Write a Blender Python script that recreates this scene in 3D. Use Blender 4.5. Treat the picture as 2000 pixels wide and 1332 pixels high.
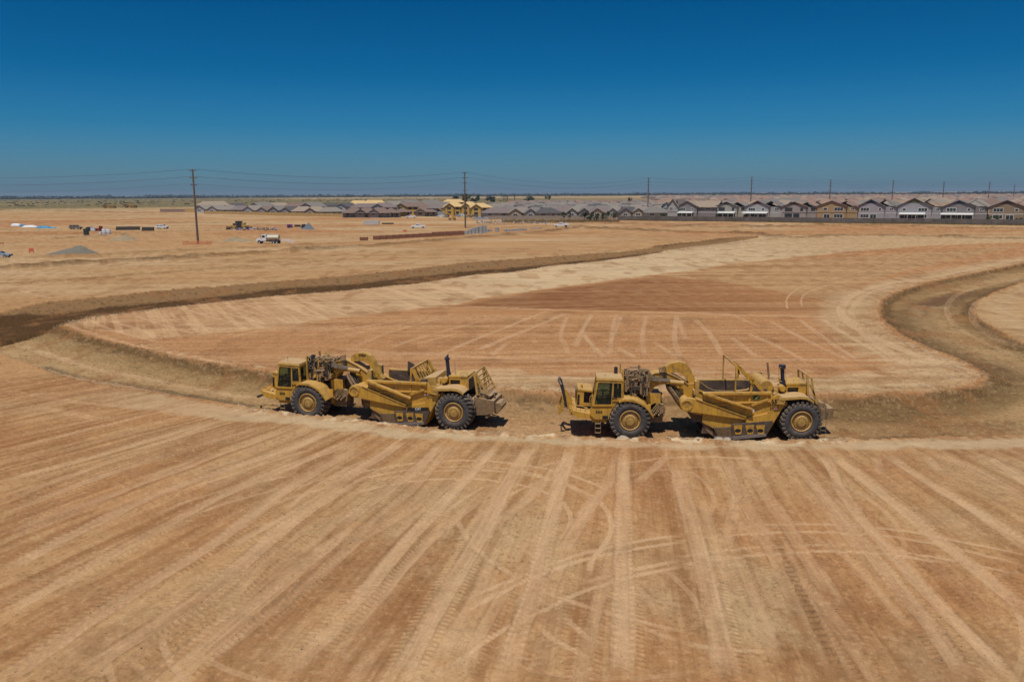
import bpy, math, random
import numpy as np
from mathutils import Vector, Matrix, noise as mnoise
for o in list(bpy.data.objects): bpy.data.objects.remove(o, do_unlink=True)
R = math.radians
# ---------------------------------------------------------------- camera
H, FPX = 13.5, 1555.0                       # drone height, focal length in photo pixels (2000 px wide)
PITCH, ROLL = R(10.47), 0.00525
X_ = np.array([1., 0, 0]); FW = np.array([0, math.cos(PITCH), -math.sin(PITCH)])
U0 = np.array([0, math.sin(PITCH), math.cos(PITCH)])
CR = math.cos(ROLL)*X_ - math.sin(ROLL)*U0
CU = math.sin(ROLL)*X_ + math.cos(ROLL)*U0
EYE = np.array([0, 0, H])
cam_d = bpy.data.cameras.new('camera'); cam = bpy.data.objects.new('camera', cam_d)
bpy.context.scene.collection.objects.link(cam); bpy.context.scene.camera = cam
cam_d.sensor_width = 36.0; cam_d.lens = 36.0*FPX/2000.0
cam_d.clip_start = 0.5; cam_d.clip_end = 60000
m = Matrix(((CR[0], CU[0], -FW[0], 0), (CR[1], CU[1], -FW[1], 0), (CR[2], CU[2], -FW[2], H), (0, 0, 0, 1)))
cam.matrix_world = m
# ---------------------------------------------------------------- sky, sun, exposure
SUN_EL, SUN_AZ = 70.0, 195.0                # azimuth clockwise from +Y; 180 = behind the camera
sc = bpy.context.scene
w = bpy.data.worlds.new('World'); sc.world = w; w.use_nodes = True
nt = w.node_tree; bg = nt.nodes['Background']
sky = nt.nodes.new('ShaderNodeTexSky'); sky.sky_type = 'NISHITA'; sky.sun_disc = False
sky.sun_elevation = R(SUN_EL); sky.sun_rotation = R(SUN_AZ)
sky.altitude = 0; sky.air_density = 1.0; sky.dust_density = 0.9; sky.ozone_density = 4.0
# tint of this clear, dry sky with elevation (deep teal blue overhead, greyer at the horizon)
tcw = nt.nodes.new('ShaderNodeTexCoord'); sx = nt.nodes.new('ShaderNodeSeparateXYZ'); nt.links.new(tcw.outputs['Generated'], sx.inputs[0])
rp = nt.nodes.new('ShaderNodeValToRGB'); nt.links.new(sx.outputs['Z'], rp.inputs[0])
SKY = [(0.0, (.40,.66,1.05)), (.03, (.27,.58,.9)), (.08, (.09,.48,.80)), (.14, (.02,.38,.68)), (.22, (.003,.31,.58)), (.5, (.4,.6,.8))]
while len(rp.color_ramp.elements) < len(SKY): rp.color_ramp.elements.new(.9)
for e_, (p_, c_) in zip(rp.color_ramp.elements, SKY): e_.position = p_
for e_, (p_, c_) in zip(rp.color_ramp.elements, SKY): e_.color = (*[v*.5 for v in c_], 1)
mxs = nt.nodes.new('ShaderNodeMix'); mxs.data_type = 'RGBA'; mxs.blend_type = 'MULTIPLY'; mxs.inputs[0].default_value = 1
nt.links.new(sky.outputs[0], mxs.inputs[6]); nt.links.new(rp.outputs[0], mxs.inputs[7]); nt.links.new(mxs.outputs[2], bg.inputs[0]); bg.inputs[1].default_value = 0.14
sun_d = bpy.data.lights.new('sun', 'SUN'); sun = bpy.data.objects.new('sun', sun_d)
sc.collection.objects.link(sun); sun_d.energy = 3.4; sun_d.angle = R(0.5); sun_d.color = (1.0, 0.93, 0.82)
az, el = R(SUN_AZ), R(SUN_EL)
to_sun = Vector((math.sin(az)*math.cos(el), math.cos(az)*math.cos(el), math.sin(el)))
sun.rotation_euler = to_sun.to_track_quat('Z', 'Y').to_euler(); sun.location = (0, 0, 60)
sc.view_settings.view_transform = 'Standard'; sc.view_settings.look = 'None'
sc.view_settings.exposure = 0.25; sc.view_settings.gamma = 1.0
# ---------------------------------------------------------------- measuring the place: photo pixel -> point in the world
def ray(px, py):
    v = FW + CR*(px-1000.0)/FPX + CU*(666.0-py)/FPX
    return v
def G(px, py, z=0.0):
    v = ray(px, py); t = (z-H)/v[2]
    return (v[0]*t, v[1]*t)
def GD(px, dist):                            # point on the ground under column px, at distance dist
    v = ray(px, 380); s = dist/math.hypot(v[0], v[1]); return (v[0]*s, v[1]*s)
def Zat(px, py, x, y):                       # height of pixel row above a ground point
    v = ray(px, py); return H + v[2]*math.hypot(x, y)/math.hypot(v[0], v[1])
# ================================================================ ground
def npoly(pts, z=0.0): return np.array([G(a, b, z) for a, b in pts])
def seg_field(X, Y, P, maxd):
    """distance, signed side, arclength to a polyline, only near it"""
    n = X.size; D = np.full(n, 1e9, np.float32); S = np.zeros(n, np.float32); A = np.zeros(n, np.float32)
    acc = 0.0
    for k in range(len(P)-1):
        ax, ay = P[k]; bx, by = P[k+1]; dx, dy = bx-ax, by-ay; L2 = dx*dx+dy*dy
        if L2 < 1e-9: continue
        L = math.sqrt(L2)
        idx = np.nonzero((X > min(ax, bx)-maxd) & (X < max(ax, bx)+maxd) & (Y > min(ay, by)-maxd) & (Y < max(ay, by)+maxd))[0]
        if idx.size:
            x = X[idx]-ax; y = Y[idx]-ay
            t = np.clip((x*dx+y*dy)/L2, 0, 1)
            ex = x-t*dx; ey = y-t*dy; d = np.sqrt(ex*ex+ey*ey)
            sgn = np.sign(dx*y-dy*x)
            m = d < D[idx]; j = idx[m]
            D[j] = d[m]; S[j] = sgn[m]; A[j] = acc+t[m]*L
        acc += L
    return D, S, A
def inside(X, Y, P):
    r = np.zeros(X.size, bool); n = len(P); j = n-1
    for i in range(n):
        xi, yi = P[i]; xj, yj = P[j]
        if yi != yj:
            c = ((yi > Y) != (yj > Y)) & (X < (xj-xi)*(Y-yi)/(yj-yi)+xi)
            r ^= c
        j = i
    return r
def smooth(P, it=2):
    P = np.array(P, float)
    for _ in range(it):
        Q = [P[0]]
        for a, b in zip(P[:-1], P[1:]): Q += [a*.75+b*.25, a*.25+b*.75]
        Q.append(P[-1]); P = np.array(Q)
    return P
rng = np.random.RandomState(7)
def vnoise(x, y, seed=0):
    x = np.asarray(x, np.float32); y = np.asarray(y, np.float32)
    xf = np.floor(x); yf = np.floor(y); fx = x-xf; fy = y-yf
    xi = xf.astype(np.int32).view(np.uint32); yi = yf.astype(np.int32).view(np.uint32)
    fx = fx*fx*(3-2*fx); fy = fy*fy*(3-2*fy); sd = np.uint32((seed*982451653) & 0xffffffff)
    a0 = xi*np.uint32(374761393)+sd; a1 = a0+np.uint32(374761393); b0 = yi*np.uint32(668265263); b1 = b0+np.uint32(668265263)
    def h(a, b):
        n = a+b; n = n ^ (n >> np.uint32(13)); n = n*np.uint32(1274126177); n = n ^ (n >> np.uint32(16))
        return (n & np.uint32(0xffff)).astype(np.float32)*np.float32(1/65535.0)
    p = h(a0, b0); q = h(a0, b1); p = p+(h(a1, b0)-p)*fx; q = q+(h(a1, b1)-q)*fx
    return p+(q-p)*fy
def fbm(x, y, oct=4, seed=0):
    s = 0; a = .5; t = 0
    for k in range(oct):
        s = s+a*vnoise(x*2**k+17*k, y*2**k+31*k, seed+k); t += a; a *= .5
    return s/t
def sstep(a, b, x):
    t = np.clip((x-a)/(b-a), 0, 1); return t*t*(3-2*t)
# ---- grid: fine where the camera looks closely, coarse elsewhere
def rowdist(py):
    v = ray(1000, py); return H*math.hypot(v[0], v[1])/(-v[2])
ys = np.concatenate([np.arange(1560, 900, -1.7), np.arange(900, 470, -1.15), np.arange(470, 400, -0.9), np.arange(400, 383, -0.8), np.array([381.9, 381, 380.4, 379.9, 379.5])])
rad = np.array([5., 9.]+[rowdist(y) for y in ys]+[26000.])
fov = R(43)
ang = np.concatenate([-np.linspace(R(80), fov, 50)[:-1], np.linspace(-fov, fov, 1560), np.linspace(fov, R(80), 60)[1:]])
RR, AA = np.meshgrid(rad, ang, indexing='ij')
gx = (RR*np.sin(AA)).ravel().astype(np.float32); gy = (RR*np.cos(AA)).ravel().astype(np.float32); N = gx.size
hz = np.zeros(N, np.float32); gd = np.hypot(gx, gy)
EDGE_NEAR = [(-300,640),(-100,665),(0,692),(60,713),(101,728),(147,742),(196,751),(245,757),(315,770),(385,780),(490,797),(560,808),(640,817),(730,824),(830,838),(930,844),(1100,853),(1340,859),(1480,861),(1660,858),(2000,849),(2300,842),(2900,828)]
EDGE_FAR = [(119,637),(168,654),(224,670),(280,682),(332,696),(402,710),(472,721),(535,729),(700,748),(850,757),(960,763),(1080,769),(1300,772),(1603,772),(1696,772),(1805,768),(1859,762),(1905,750),(1920,738),(1909,726),(1877,708),(1805,679),(1750,654),(1722,629),(1714,607),(1722,586),(1750,571),(1823,550),(1913,532),(2000,514),(2300,470),(2900,410)]
ISL = [(2900,450),(2300,500),(2000,553),(1949,571),(1913,589),(1905,607),(1913,622),(1949,643),(2000,672),(2300,760),(2900,800)]
TR_NEAR = [(119,637),(140,628),(175,620),(245,611),(315,602),(420,591),(525,579),(650,570),(720,563),(825,553),(930,536),(1000,532),(1070,520),(1157,512),(1245,500),(1297,492),(1400,478),(1480,464)]
TR_FAR = [(-300,660),(-100,630),(0,611),(52,597),(105,588),(210,579),(297,569),(420,560),(560,548),(650,541),(790,528),(895,514),(1000,506),(1105,499),(1210,492),(1280,483),(1350,476),(1480,461)]
TR_MID = [(-300,662),(0,618),(122,609),(210,595),(297,588),(420,576),(560,560),(700,551),(790,541),(930,525),(1035,517),(1200,500),(1400,476)]
PALE_LOW = [(300,662),(440,652),(560,637),(650,623),(755,611),(860,598),(895,595),(940,583),(1052,567),(1175,551),(1280,537),(1350,530),(1426,517),(1534,506),(1660,492)]
eN, eF, isl, tN, tF, tM, pL = [npoly(p) for p in (EDGE_NEAR, EDGE_FAR, ISL, TR_NEAR, TR_FAR, TR_MID, PALE_LOW)]
# the sunken road is everything between the near edge, the far edge and the trench
ROADP = np.vstack([eN, eF[::-1], tN[:1], tF[0:4][::-1]])
ROADP = np.vstack([eN, eF[::-1], npoly([(52,640),(0,655),(-100,668),(-300,664)])*0+npoly([(100,640),(0,664),(-100,662),(-300,655)])])
road = inside(gx, gy, ROADP) & ~inside(gx, gy, isl)
def edge_d(P, maxd):
    D, S, A = seg_field(gx, gy, P, maxd); return D, S, A
wob = (fbm(gx*.7, gy*.7, 3, 5)-.5)*1.0+(fbm(gx*2.5, gy*2.5, 2, 6)-.5)*.5
dN, sN, aN = edge_d(eN, 30); dF, sF, aF = edge_d(eF, 30); dI, _, _ = edge_d(isl, 20)
din = np.minimum(np.minimum(dN, dF), dI)
sd = np.where(road, din, -din)+wob*.3+(fbm(gx*5, gy*5, 3, 8)-.5)*.35
nearside = sstep(2.5, .5, dN)
bw = .9+1.3*fbm(gx*.12, gy*.12, 3, 9)
sd = np.where(road, din, -din)+wob*.45+(fbm(gx*4, gy*4, 3, 8)-.5)*.5
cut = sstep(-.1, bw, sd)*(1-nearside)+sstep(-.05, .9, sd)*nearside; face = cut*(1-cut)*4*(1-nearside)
# depth varies: shallow to the far left, deeper by the machines
dep = .7
hz -= dep*cut*(1-.45*sstep(3.5, 11, dN))*(1-.35*sstep(-17, -30, gx))
# trench
TRP = np.vstack([tN, tF[::-1], npoly([(-300,700),(0,668)])])
tr = inside(gx, gy, TRP)
dTn, _, _ = edge_d(tN, 25); dTf, _, _ = edge_d(tF, 25); dTm, sTm, aTm = edge_d(tM, 25)
drk = np.where(sTm < 0, 1, 0)*1.0       # nearer than the mid line
trs = np.where(tr, 1.0, 0.0)
tn = np.where(tr, np.minimum(dTn, dTf), -np.minimum(dTn, dTf))+wob*.5
slopef = np.clip(dTf/(dTf+dTn+.01), 0, 1)
hz -= sstep(-.1, 1.2, tn)*.32*trs
hz += np.where(tr, np.exp(-((slopef-.22)/.16)**2)*.45*(.5+fbm(aTm*.08, gy*.02, 3, 12)), 0)
# ---- ridges, windrows: (polyline, height, width, albedo darkening on its near side)
RIDGES = [
 ([(0,527),(175,515),(350,507),(525,494),(700,484),(772,478),(895,467),(1000,460),(1087,451),(1140,445)], .55, 1.1, .8),
 ([(0,508),(175,500),(350,492),(525,482),(700,474)], .35, 1.5, .3),
 ([(1140,446),(1300,453),(1480,457),(1516,464),(1570,465),(1624,461),(1770,461),(2000,468),(2300,474)], .5, 1.3, .9),
 ([(1300,443),(1450,445),(1600,441),(1700,441),(1850,445),(2000,447),(2300,452)], .6, 1.6, .75),
 ([(1200,437),(1330,440),(1420,438)], .4, 2.0, .5),
 ([(0,556),(80,551),(157,547),(245,540),(350,531),(455,524),(600,514)], .22, .6, .45),
 ([(560,492),(640,484),(700,480)], .3, 1.2, .5),
 ([(1297,492),(1400,480),(1540,463)], .25, 1.0, .3),
 ([(1280,484),(1380,473),(1460,462)], .3, .8, .45),
 ([(980,446),(1060,442),(1150,443),(1260,449)], .25, 1.5, .5),
 ([(0,411),(100,411),(200,414),(290,416),(320,415)], .3, 3.0, .8),
 ([(0,436),(120,436),(220,434),(330,433)], .2, 1.5, .5),
 ([(100,467),(180,462),(260,458)], .25, 1.0, .6),
 ([(330,434),(480,437),(560,440)], .2, 1.5, .6),
 ([(0,455),(140,458),(260,454),(380,452)], .2, 1.4, .3),
]
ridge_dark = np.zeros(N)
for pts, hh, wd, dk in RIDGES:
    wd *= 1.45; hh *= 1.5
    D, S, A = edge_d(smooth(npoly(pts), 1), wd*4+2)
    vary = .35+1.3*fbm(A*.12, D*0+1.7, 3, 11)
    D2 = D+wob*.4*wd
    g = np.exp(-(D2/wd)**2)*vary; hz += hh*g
    # darker tone on the side towards the camera
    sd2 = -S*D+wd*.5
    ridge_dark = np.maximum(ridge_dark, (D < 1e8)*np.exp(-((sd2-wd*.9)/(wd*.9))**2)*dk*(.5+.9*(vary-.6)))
# rocky windrow beside the machines
LIP = [(470,795),(560,808),(640,817),(730,824),(830,838),(930,844),(1100,853),(1340,859),(1480,861),(1660,859)]
D, S, A = edge_d(smooth(npoly(LIP), 1), 4)
lip = np.exp(-((D+wob*.3)/.45)**2)
hz += .16*lip*np.maximum(0, fbm(gx*2.2, gy*2.2, 4, 21)-.35)*2
lipm = np.exp(-((D+wob*.4)/.8)**2)
# far bank lip and rough rocks above it
dFs = np.where(road, -dF, dF)
bank = np.exp(-((dFs-.9)/1.0)**2)
hz += .12*bank*(fbm(gx*1.3, gy*1.3, 4, 31))
talus = np.where(road, np.exp(-(np.minimum(dF, dI)/1.6)**2), 0); hz += .28*talus*fbm(gx*1.1, gy*1.1, 4, 32)
# general unevenness
hz += (fbm(gx*.05, gy*.05, 3, 41)-.5)*.25*np.clip(gd/60, .2, 1)
hz += (fbm(gx*.6, gy*.6, 3, 42)-.5)*.07
rough = np.clip(cut*.8+trs*1.2+bank*.7+ridge_dark*.8, 0, 1.6)
clod = np.maximum(0, fbm(gx*4.5, gy*4.5, 3, 45)-.52)
hz += clod*.35*rough+(fbm(gx*8, gy*8, 2, 46)-.5)*.016
hz += (fbm(gx*3.1, gy*3.1, 3, 43)-.5)*.12*rough+(fbm(gx*.9, gy*.9, 3, 44)-.5)*.25*trs
x0 = gx.copy()
for _ in range(4):
    th = np.interp(x0, [-40,-25,-18,-10,-3,3,10,16,22,40], np.radians([38,33,26,19,13,9,6.5,2,-5,-14])).astype(np.float32); x0 = gx-np.tan(th)*(gy-31)
fan = x0
# ---- soil colour (linear albedo); soil tones, plus dark shade painted on the bank faces
def lin(r, g, b, k=1.2):
    f = lambda c: ((c/255+.055)/1.055)**2.4 if c > 10 else c/255/12.92
    return np.array([f(r), f(g), f(b)])/k
C_FORE = lin(180,138,93); C_RED = lin(176,127,83); C_DRED = lin(130,82,48); C_PALE = lin(202,176,138)
C_TAN = lin(178,142,98); C_GREY = lin(170,142,106); C_MOIST = lin(84,61,35); C_ROAD = lin(158,125,83); C_SHOULD = lin(188,161,123)
C_TRACK = lin(208,172,133); C_STEEP = lin(134,105,70); C_FARG = lin(112,103,66); C_FART = lin(178,150,106); C_ORANGE = lin(168,108,62)
col = np.tile(C_FORE.astype(np.float32), (N, 1))
def mix(c, m, k=1.0):
    global col
    m = np.clip(m*k, 0, 1).astype(np.float32); j = np.nonzero(m > .002)[0]
    if j.size: mj = m[j][:, None]; col[j] = col[j]*(1-mj)+np.asarray(c, np.float32)*mj
yline = gy
# middle ground beyond the sunken road
beyond = ~inside(gx, gy, np.vstack([eN, npoly([(2300,1400),(-300,1400)])*1.0])) & (gy > 20)
beyond &= (gd > 30)
mix(C_RED, beyond & True)
palepoly = np.vstack([pL, npoly([(1800,480),(2100,470),(2100,452),(1480,457),(1480,464)]), tN[::-1], npoly([(250,652)])])
dP, sP, _ = edge_d(pL, 40)
pm = inside(gx, gy, palepoly)
pf = np.where(pm, sstep(-1, 1.5, dP+wob*2), 0)
wleft = sstep(-40, 10, gx)
mix(C_PALE, pf*(.4+.6*wleft)*(.75+.4*fbm(gx*.04, gy*.8, 4, 50)))
mix(C_RED, pf*(1-wleft)*.3)
tanx = sstep(30, 95, gx)*pf; mix(C_TAN, tanx*.6)
isle = inside(gx, gy, np.vstack([isl, npoly([(2600,700),(2600,500)])])); mix(C_TAN, isle*1.0); dI2 = np.where(isle, dI, 99); mix(C_SHOULD, np.exp(-((dI2-2.5+wob)/1.5)**2)*.6)
# dark red cut pad
DRED = npoly([(860,600),(895,594),(1052,567),(1175,552),(1280,538),(1400,548),(1530,566),(1625,590),(1635,614),(1350,612),(1100,606)])
dm = inside(gx, gy, DRED); dD, _, _ = edge_d(np.vstack([DRED, DRED[:1]]), 25)
mix(C_DRED, np.where(dm, sstep(-.3, 2.2, dD+wob), 0)*(1-.75*sstep(12, 42, gx))*(.55+.75*fbm(gx*.05, gy*.5, 4, 51)))
REDR = npoly([(1280,538),(1426,519),(1534,507),(1700,500),(2000,480),(1800,520),(1660,560),(1625,590),(1450,556)])
mix(C_TAN, np.where(inside(gx, gy, REDR), .8, 0)); mix(C_DRED, np.where(inside(gx, gy, REDR), 1, 0)*sstep(.5, .8, fbm(gx*.03, gy*.6, 3, 52))*.5)
# beyond the trench
far = beyond & inside(gx, gy, np.vstack([tF, npoly([(2600,462),(2600,380),(-900,400),(-600,700)])]))
mix(C_TAN, far*.9)
fn = fbm(gx*.02, gy*.05, 4, 53)
mix(C_FORE, far*sstep(.5, .62, fn)*.7); mix(C_PALE, far*sstep(.52, .3, fn)*.45)
D, S, A = edge_d(npoly([(700,470),(900,462),(1000,452),(1100,462),(1250,452),(1420,455)]), 60)
mix(C_ORANGE, far*np.exp(-(D/14)**2)*.5*sstep(.3, .6, fbm(gx*.05, gy*.08, 3, 54)))
mix(C_ORANGE, far*sstep(.55, .7, fbm(gx*.012, gy*.02, 3, 55))*sstep(200, 320, gy)*sstep(900, 600, gy)*.6)
# plain and fields out to the horizon
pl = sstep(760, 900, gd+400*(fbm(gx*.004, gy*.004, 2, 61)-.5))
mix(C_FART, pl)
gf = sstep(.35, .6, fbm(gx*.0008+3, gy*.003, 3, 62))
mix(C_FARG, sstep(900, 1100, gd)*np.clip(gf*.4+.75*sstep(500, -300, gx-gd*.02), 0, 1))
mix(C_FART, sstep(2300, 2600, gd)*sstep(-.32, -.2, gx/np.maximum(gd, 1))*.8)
# pale shoulders
SH = npoly([(0,700),(60,716),(150,745),(245,760),(385,783),(490,800),(640,820),(830,842),(930,846),(1100,856),(1340,862),(1660,861),(2000,851),(2300,846),(2300,876),(2000,878),(1650,880),(1350,881),(1227,878),(1034,870),(881,862),(765,857),(645,842),(475,826),(380,819),(230,800),(100,778),(0,765)])
shm = inside(gx, gy, SH); dS, _, _ = edge_d(np.vstack([SH, SH[:1]]), 12)
shf = np.where(shm, sstep(-.1, .8, dS+wob*1.2), 0)*sstep(-34, -12, gx)
mix(C_SHOULD, shf); mix(C_GREY, shf*sstep(.4, .65, fbm(gx*.15, gy*.9, 3, 63))*.55)
mix(lin(192,164,126), lipm*sstep(-24, -14, gx)*sstep(.42, .66, fbm(gx*1.5, gy*1.5, 4, 22))*.5)
# outside of the curved road, pale shoulder
dFc = np.where(road, -dF, dF); rightside = sstep(24, 34, gx)
mix(C_SHOULD, np.exp(-((dFc-3.2+wob)/3.2)**4)*rightside*.7*(dFc > 0))
mix(lin(176,148,108), np.exp(-((dFc-2.5+wob)/2.4)**4)*sstep(-6, 4, gx)*(1-rightside)*.75*(dFc > 0)*(gd < 75))
mix(lin(200,170,130), (dFc > 0)*np.exp(-((dFc-4)/3.4)**2)*sstep(.5, .62, fbm(gx*.35, gy*1.2, 4, 64))*.8*sstep(-8, 0, gx)*(gd < 80))
# road floor
fdist = np.where(road, np.minimum(dF, dI), 99); mix(C_ROAD, cut*.9*np.where(road, 1, .6)); rn = fbm(gx*.12, gy*.45, 4, 71)
mix(C_STEEP, cut*sstep(.45, .7, rn)*.6); mix(C_SHOULD, cut*sstep(.5, .3, rn)*.35)
mix(lin(178,138,98), cut*np.exp(-((gx-2)/13)**2)*.6)
mix(lin(108,82,52), cut*sstep(14, 22, gx)*(.35+.65*sstep(.3, .55, fbm(gx*.1, gy*.7, 4, 72)))*.85*(gd < 75)*(1-.5*sstep(1.8, .6, dN)))
MOIST2 = [(1980,560),(1880,572),(1810,593),(1782,615),(1795,642),(1850,675),(1930,705),(2050,735),(2300,780)]
D, S, A = edge_d(smooth(npoly(MOIST2)), 20); mix(lin(104,76,54), cut*np.exp(-((D+wob*1.8)/2.4)**4)*.9)
mix(lin(186,154,108), cut*sstep(24, 34, gx)*(gd < 110)*np.exp(-((fdist-4.2+wob*1.5)/1.3)**2)*.55)
ind = np.where(road, np.minimum(dF, dI), 99)
mix(lin(182,150,105), cut*sstep(-10, -20, gx)*sstep(1.2, 3.0, fdist)*.65*(.5+.7*fbm(gx*.2, gy*.6, 4, 85)))
mix(lin(176,143,100), cut*sstep(26, 34, gx)*sstep(2.5, 4.5, fdist)*(gd > 55)*.9*sstep(2.2, 3.4, D)*(.5+.8*fbm(gx*.1, gy*.3, 4, 86)))
layer = fbm(gx*.7, hz*9+gy*.3, 4, 79); mix(lin(92,68,40), face*(.35+.75*sstep(.35, .6, layer))*(.5+.5*sstep(-6, -18, gx)+.5*sstep(20, 28, gx)))  # dark shade of the bank slopes put into the soil colour
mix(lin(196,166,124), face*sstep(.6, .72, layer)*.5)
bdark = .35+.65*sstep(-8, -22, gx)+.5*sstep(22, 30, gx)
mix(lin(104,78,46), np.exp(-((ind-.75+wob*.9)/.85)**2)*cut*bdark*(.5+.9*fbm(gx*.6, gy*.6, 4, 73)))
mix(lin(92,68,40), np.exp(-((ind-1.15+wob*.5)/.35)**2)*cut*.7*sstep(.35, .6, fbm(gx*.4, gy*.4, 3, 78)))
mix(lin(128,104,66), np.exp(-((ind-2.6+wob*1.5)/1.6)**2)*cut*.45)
D, S, A = edge_d(smooth(npoly([(90,722),(147,740),(196,750),(245,756),(315,768),(385,777),(490,792)], -.6)), 6)
mix(lin(108,90,66), np.exp(-((D+wob*.4)/.55)**2)*cut*.85)
# trench floor
mix(C_STEEP, trs*sstep(-.2, .8, tn)*.9)
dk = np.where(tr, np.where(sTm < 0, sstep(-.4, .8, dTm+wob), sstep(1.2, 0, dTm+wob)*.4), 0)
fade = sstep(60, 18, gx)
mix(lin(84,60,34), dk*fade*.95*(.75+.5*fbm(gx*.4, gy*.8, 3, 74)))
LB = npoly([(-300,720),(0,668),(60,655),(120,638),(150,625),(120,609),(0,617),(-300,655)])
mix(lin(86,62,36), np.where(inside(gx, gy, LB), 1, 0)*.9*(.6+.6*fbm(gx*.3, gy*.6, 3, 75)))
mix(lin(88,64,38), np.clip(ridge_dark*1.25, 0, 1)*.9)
# darker and paler patches that stay on the ground
for (px, py, rx, ry, c, k) in [(232,636,2.6,1.2,C_DRED,.7),(330,632,1.6,.8,C_DRED,.5),(1870,1158,1.3,.35,lin(118,76,44),.9),(1145,1188,1.8,.3,lin(122,84,52),.8),(1225,1070,1.3,.25,lin(120,84,52),.7),(300,1010,1.5,.5,lin(150,100,60),.5),(40,870,4,1.2,C_DRED,.45),(90,765,7,2,C_DRED,.4),(1530,1210,1.2,1.6,lin(135,88,50),.7),(1570,1000,2,1,lin(150,102,60),.5),(1650,1180,1.3,.5,lin(128,84,50),.6),(1500,1120,3,2,lin(150,104,64),.5),(1450,1180,2.2,1.4,lin(186,160,120),.6),(1780,880,0,0,C_DRED,0),(1850,1290,3,1.2,lin(135,90,54),.6),(1330,1260,1.6,.6,C_ORANGE,.4),(1225,1190,2.4,.8,C_ORANGE,.35),(150,1260,2,.5,C_DRED,.5),(860,1100,5,3,C_GREY,.45),(700,1040,3,2,C_GREY,.35),(280,960,6,2.5,C_GREY,.35),(990,1090,3,1.6,lin(190,160,120),.45),(1500,900,0,0,C_RED,0),(740,1270,3,1,lin(205,170,128),.55),(1400,1150,2,1.5,lin(200,172,130),.35),(1900,930,8,3,C_GREY,.4),(1560,1300,1.5,.5,lin(128,84,48),.55),(330,940,4,1.6,C_ORANGE,.35),(730,1190,2.5,.8,C_ORANGE,.4),(1335,1140,2,.5,C_ORANGE,.4),(1745,870,5,1,C_RED,.3)]:
    if rx == 0: continue
    cx, cy = G(px, py); q = ((gx-cx)/rx)**2+((gy-cy)/(ry*2.2))**2; j = np.nonzero(q < 9)[0]; X1 = gx[j]; Y1 = gy[j]
    q = q[j]+(fbm(X1*1.2+px, Y1*1.2, 4, 81)-.5)*3.2
    e = (np.exp(-np.clip(q, 0, 50))*k)[:, None]; col[j] = col[j]*(1-e)+c*e
fore = ~beyond & (gd < 70)
f2 = fbm(gx*.16, gy*.16, 4, 82); mix(C_GREY, fore*sstep(.5, .72, f2)*.4); mix(C_RED, fore*sstep(.5, .3, f2)*.7)
f3 = fbm(gx*.5+9, gy*.22, 5, 83); mix(lin(146,102,64), (gd < 200)*sstep(.54, .72, f3)*.55)
f4 = fbm(fan*1.1+5, gy*.12, 5, 84); mix(lin(144,98,60), fore*sstep(.5, .7, f4)*.5)
# streaks left by graders: thin, parallel to how each pad was worked
fore = fore*(1-shf*.9)
def streak(ang_deg, fx, fy, seed):
    a = R(ang_deg); u = gx*math.cos(a)+gy*math.sin(a); v = -gx*math.sin(a)+gy*math.cos(a)
    return fbm(u*fx, v*fy, 4, seed)
s1 = streak(3, .02, .9, 101)
bm = (beyond & ~road)*1.0*(1-trs)
mix(lin(200,166,122), bm*sstep(.52, .68, s1)*.2); mix(lin(140,102,66), bm*sstep(.47, .32, s1)*.3)
s1 = streak(1, .05, 2.8, 107); mix(lin(206,172,128), bm*sstep(.53, .66, s1)*.2*(gd < 400)); mix(lin(126,90,56), bm*sstep(.45, .33, s1)*.2*(gd < 400))
s2 = streak(-62, .05, 1.4, 102); mix(lin(222,186,140), pf*sstep(40, -5, gx)*sstep(.54, .68, s2)*.3)
s3 = fbm(fan*2.4, gy*.07, 5, 103); mix(lin(200,162,116), fore*sstep(.52, .7, s3)*.28); mix(lin(140,98,60), fore*sstep(.48, .32, s3)*.42)
s3 = fbm(fan*7, gy*.25, 4, 106); mix(lin(206,170,128), fore*sstep(.52, .68, s3)*.08); mix(lin(132,94,58), fore*sstep(.48, .34, s3)*.09)
cr = fbm(gx*6.5, gy*6.5, 3, 108); mix(lin(108,78,48), (gd < 90)*sstep(.62, .74, cr)*.3*(.4+1.2*fbm(gx*.3, gy*.3, 2, 109))); mix(lin(214,182,140), (gd < 90)*sstep(.36, .26, cr)*.2)
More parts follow.
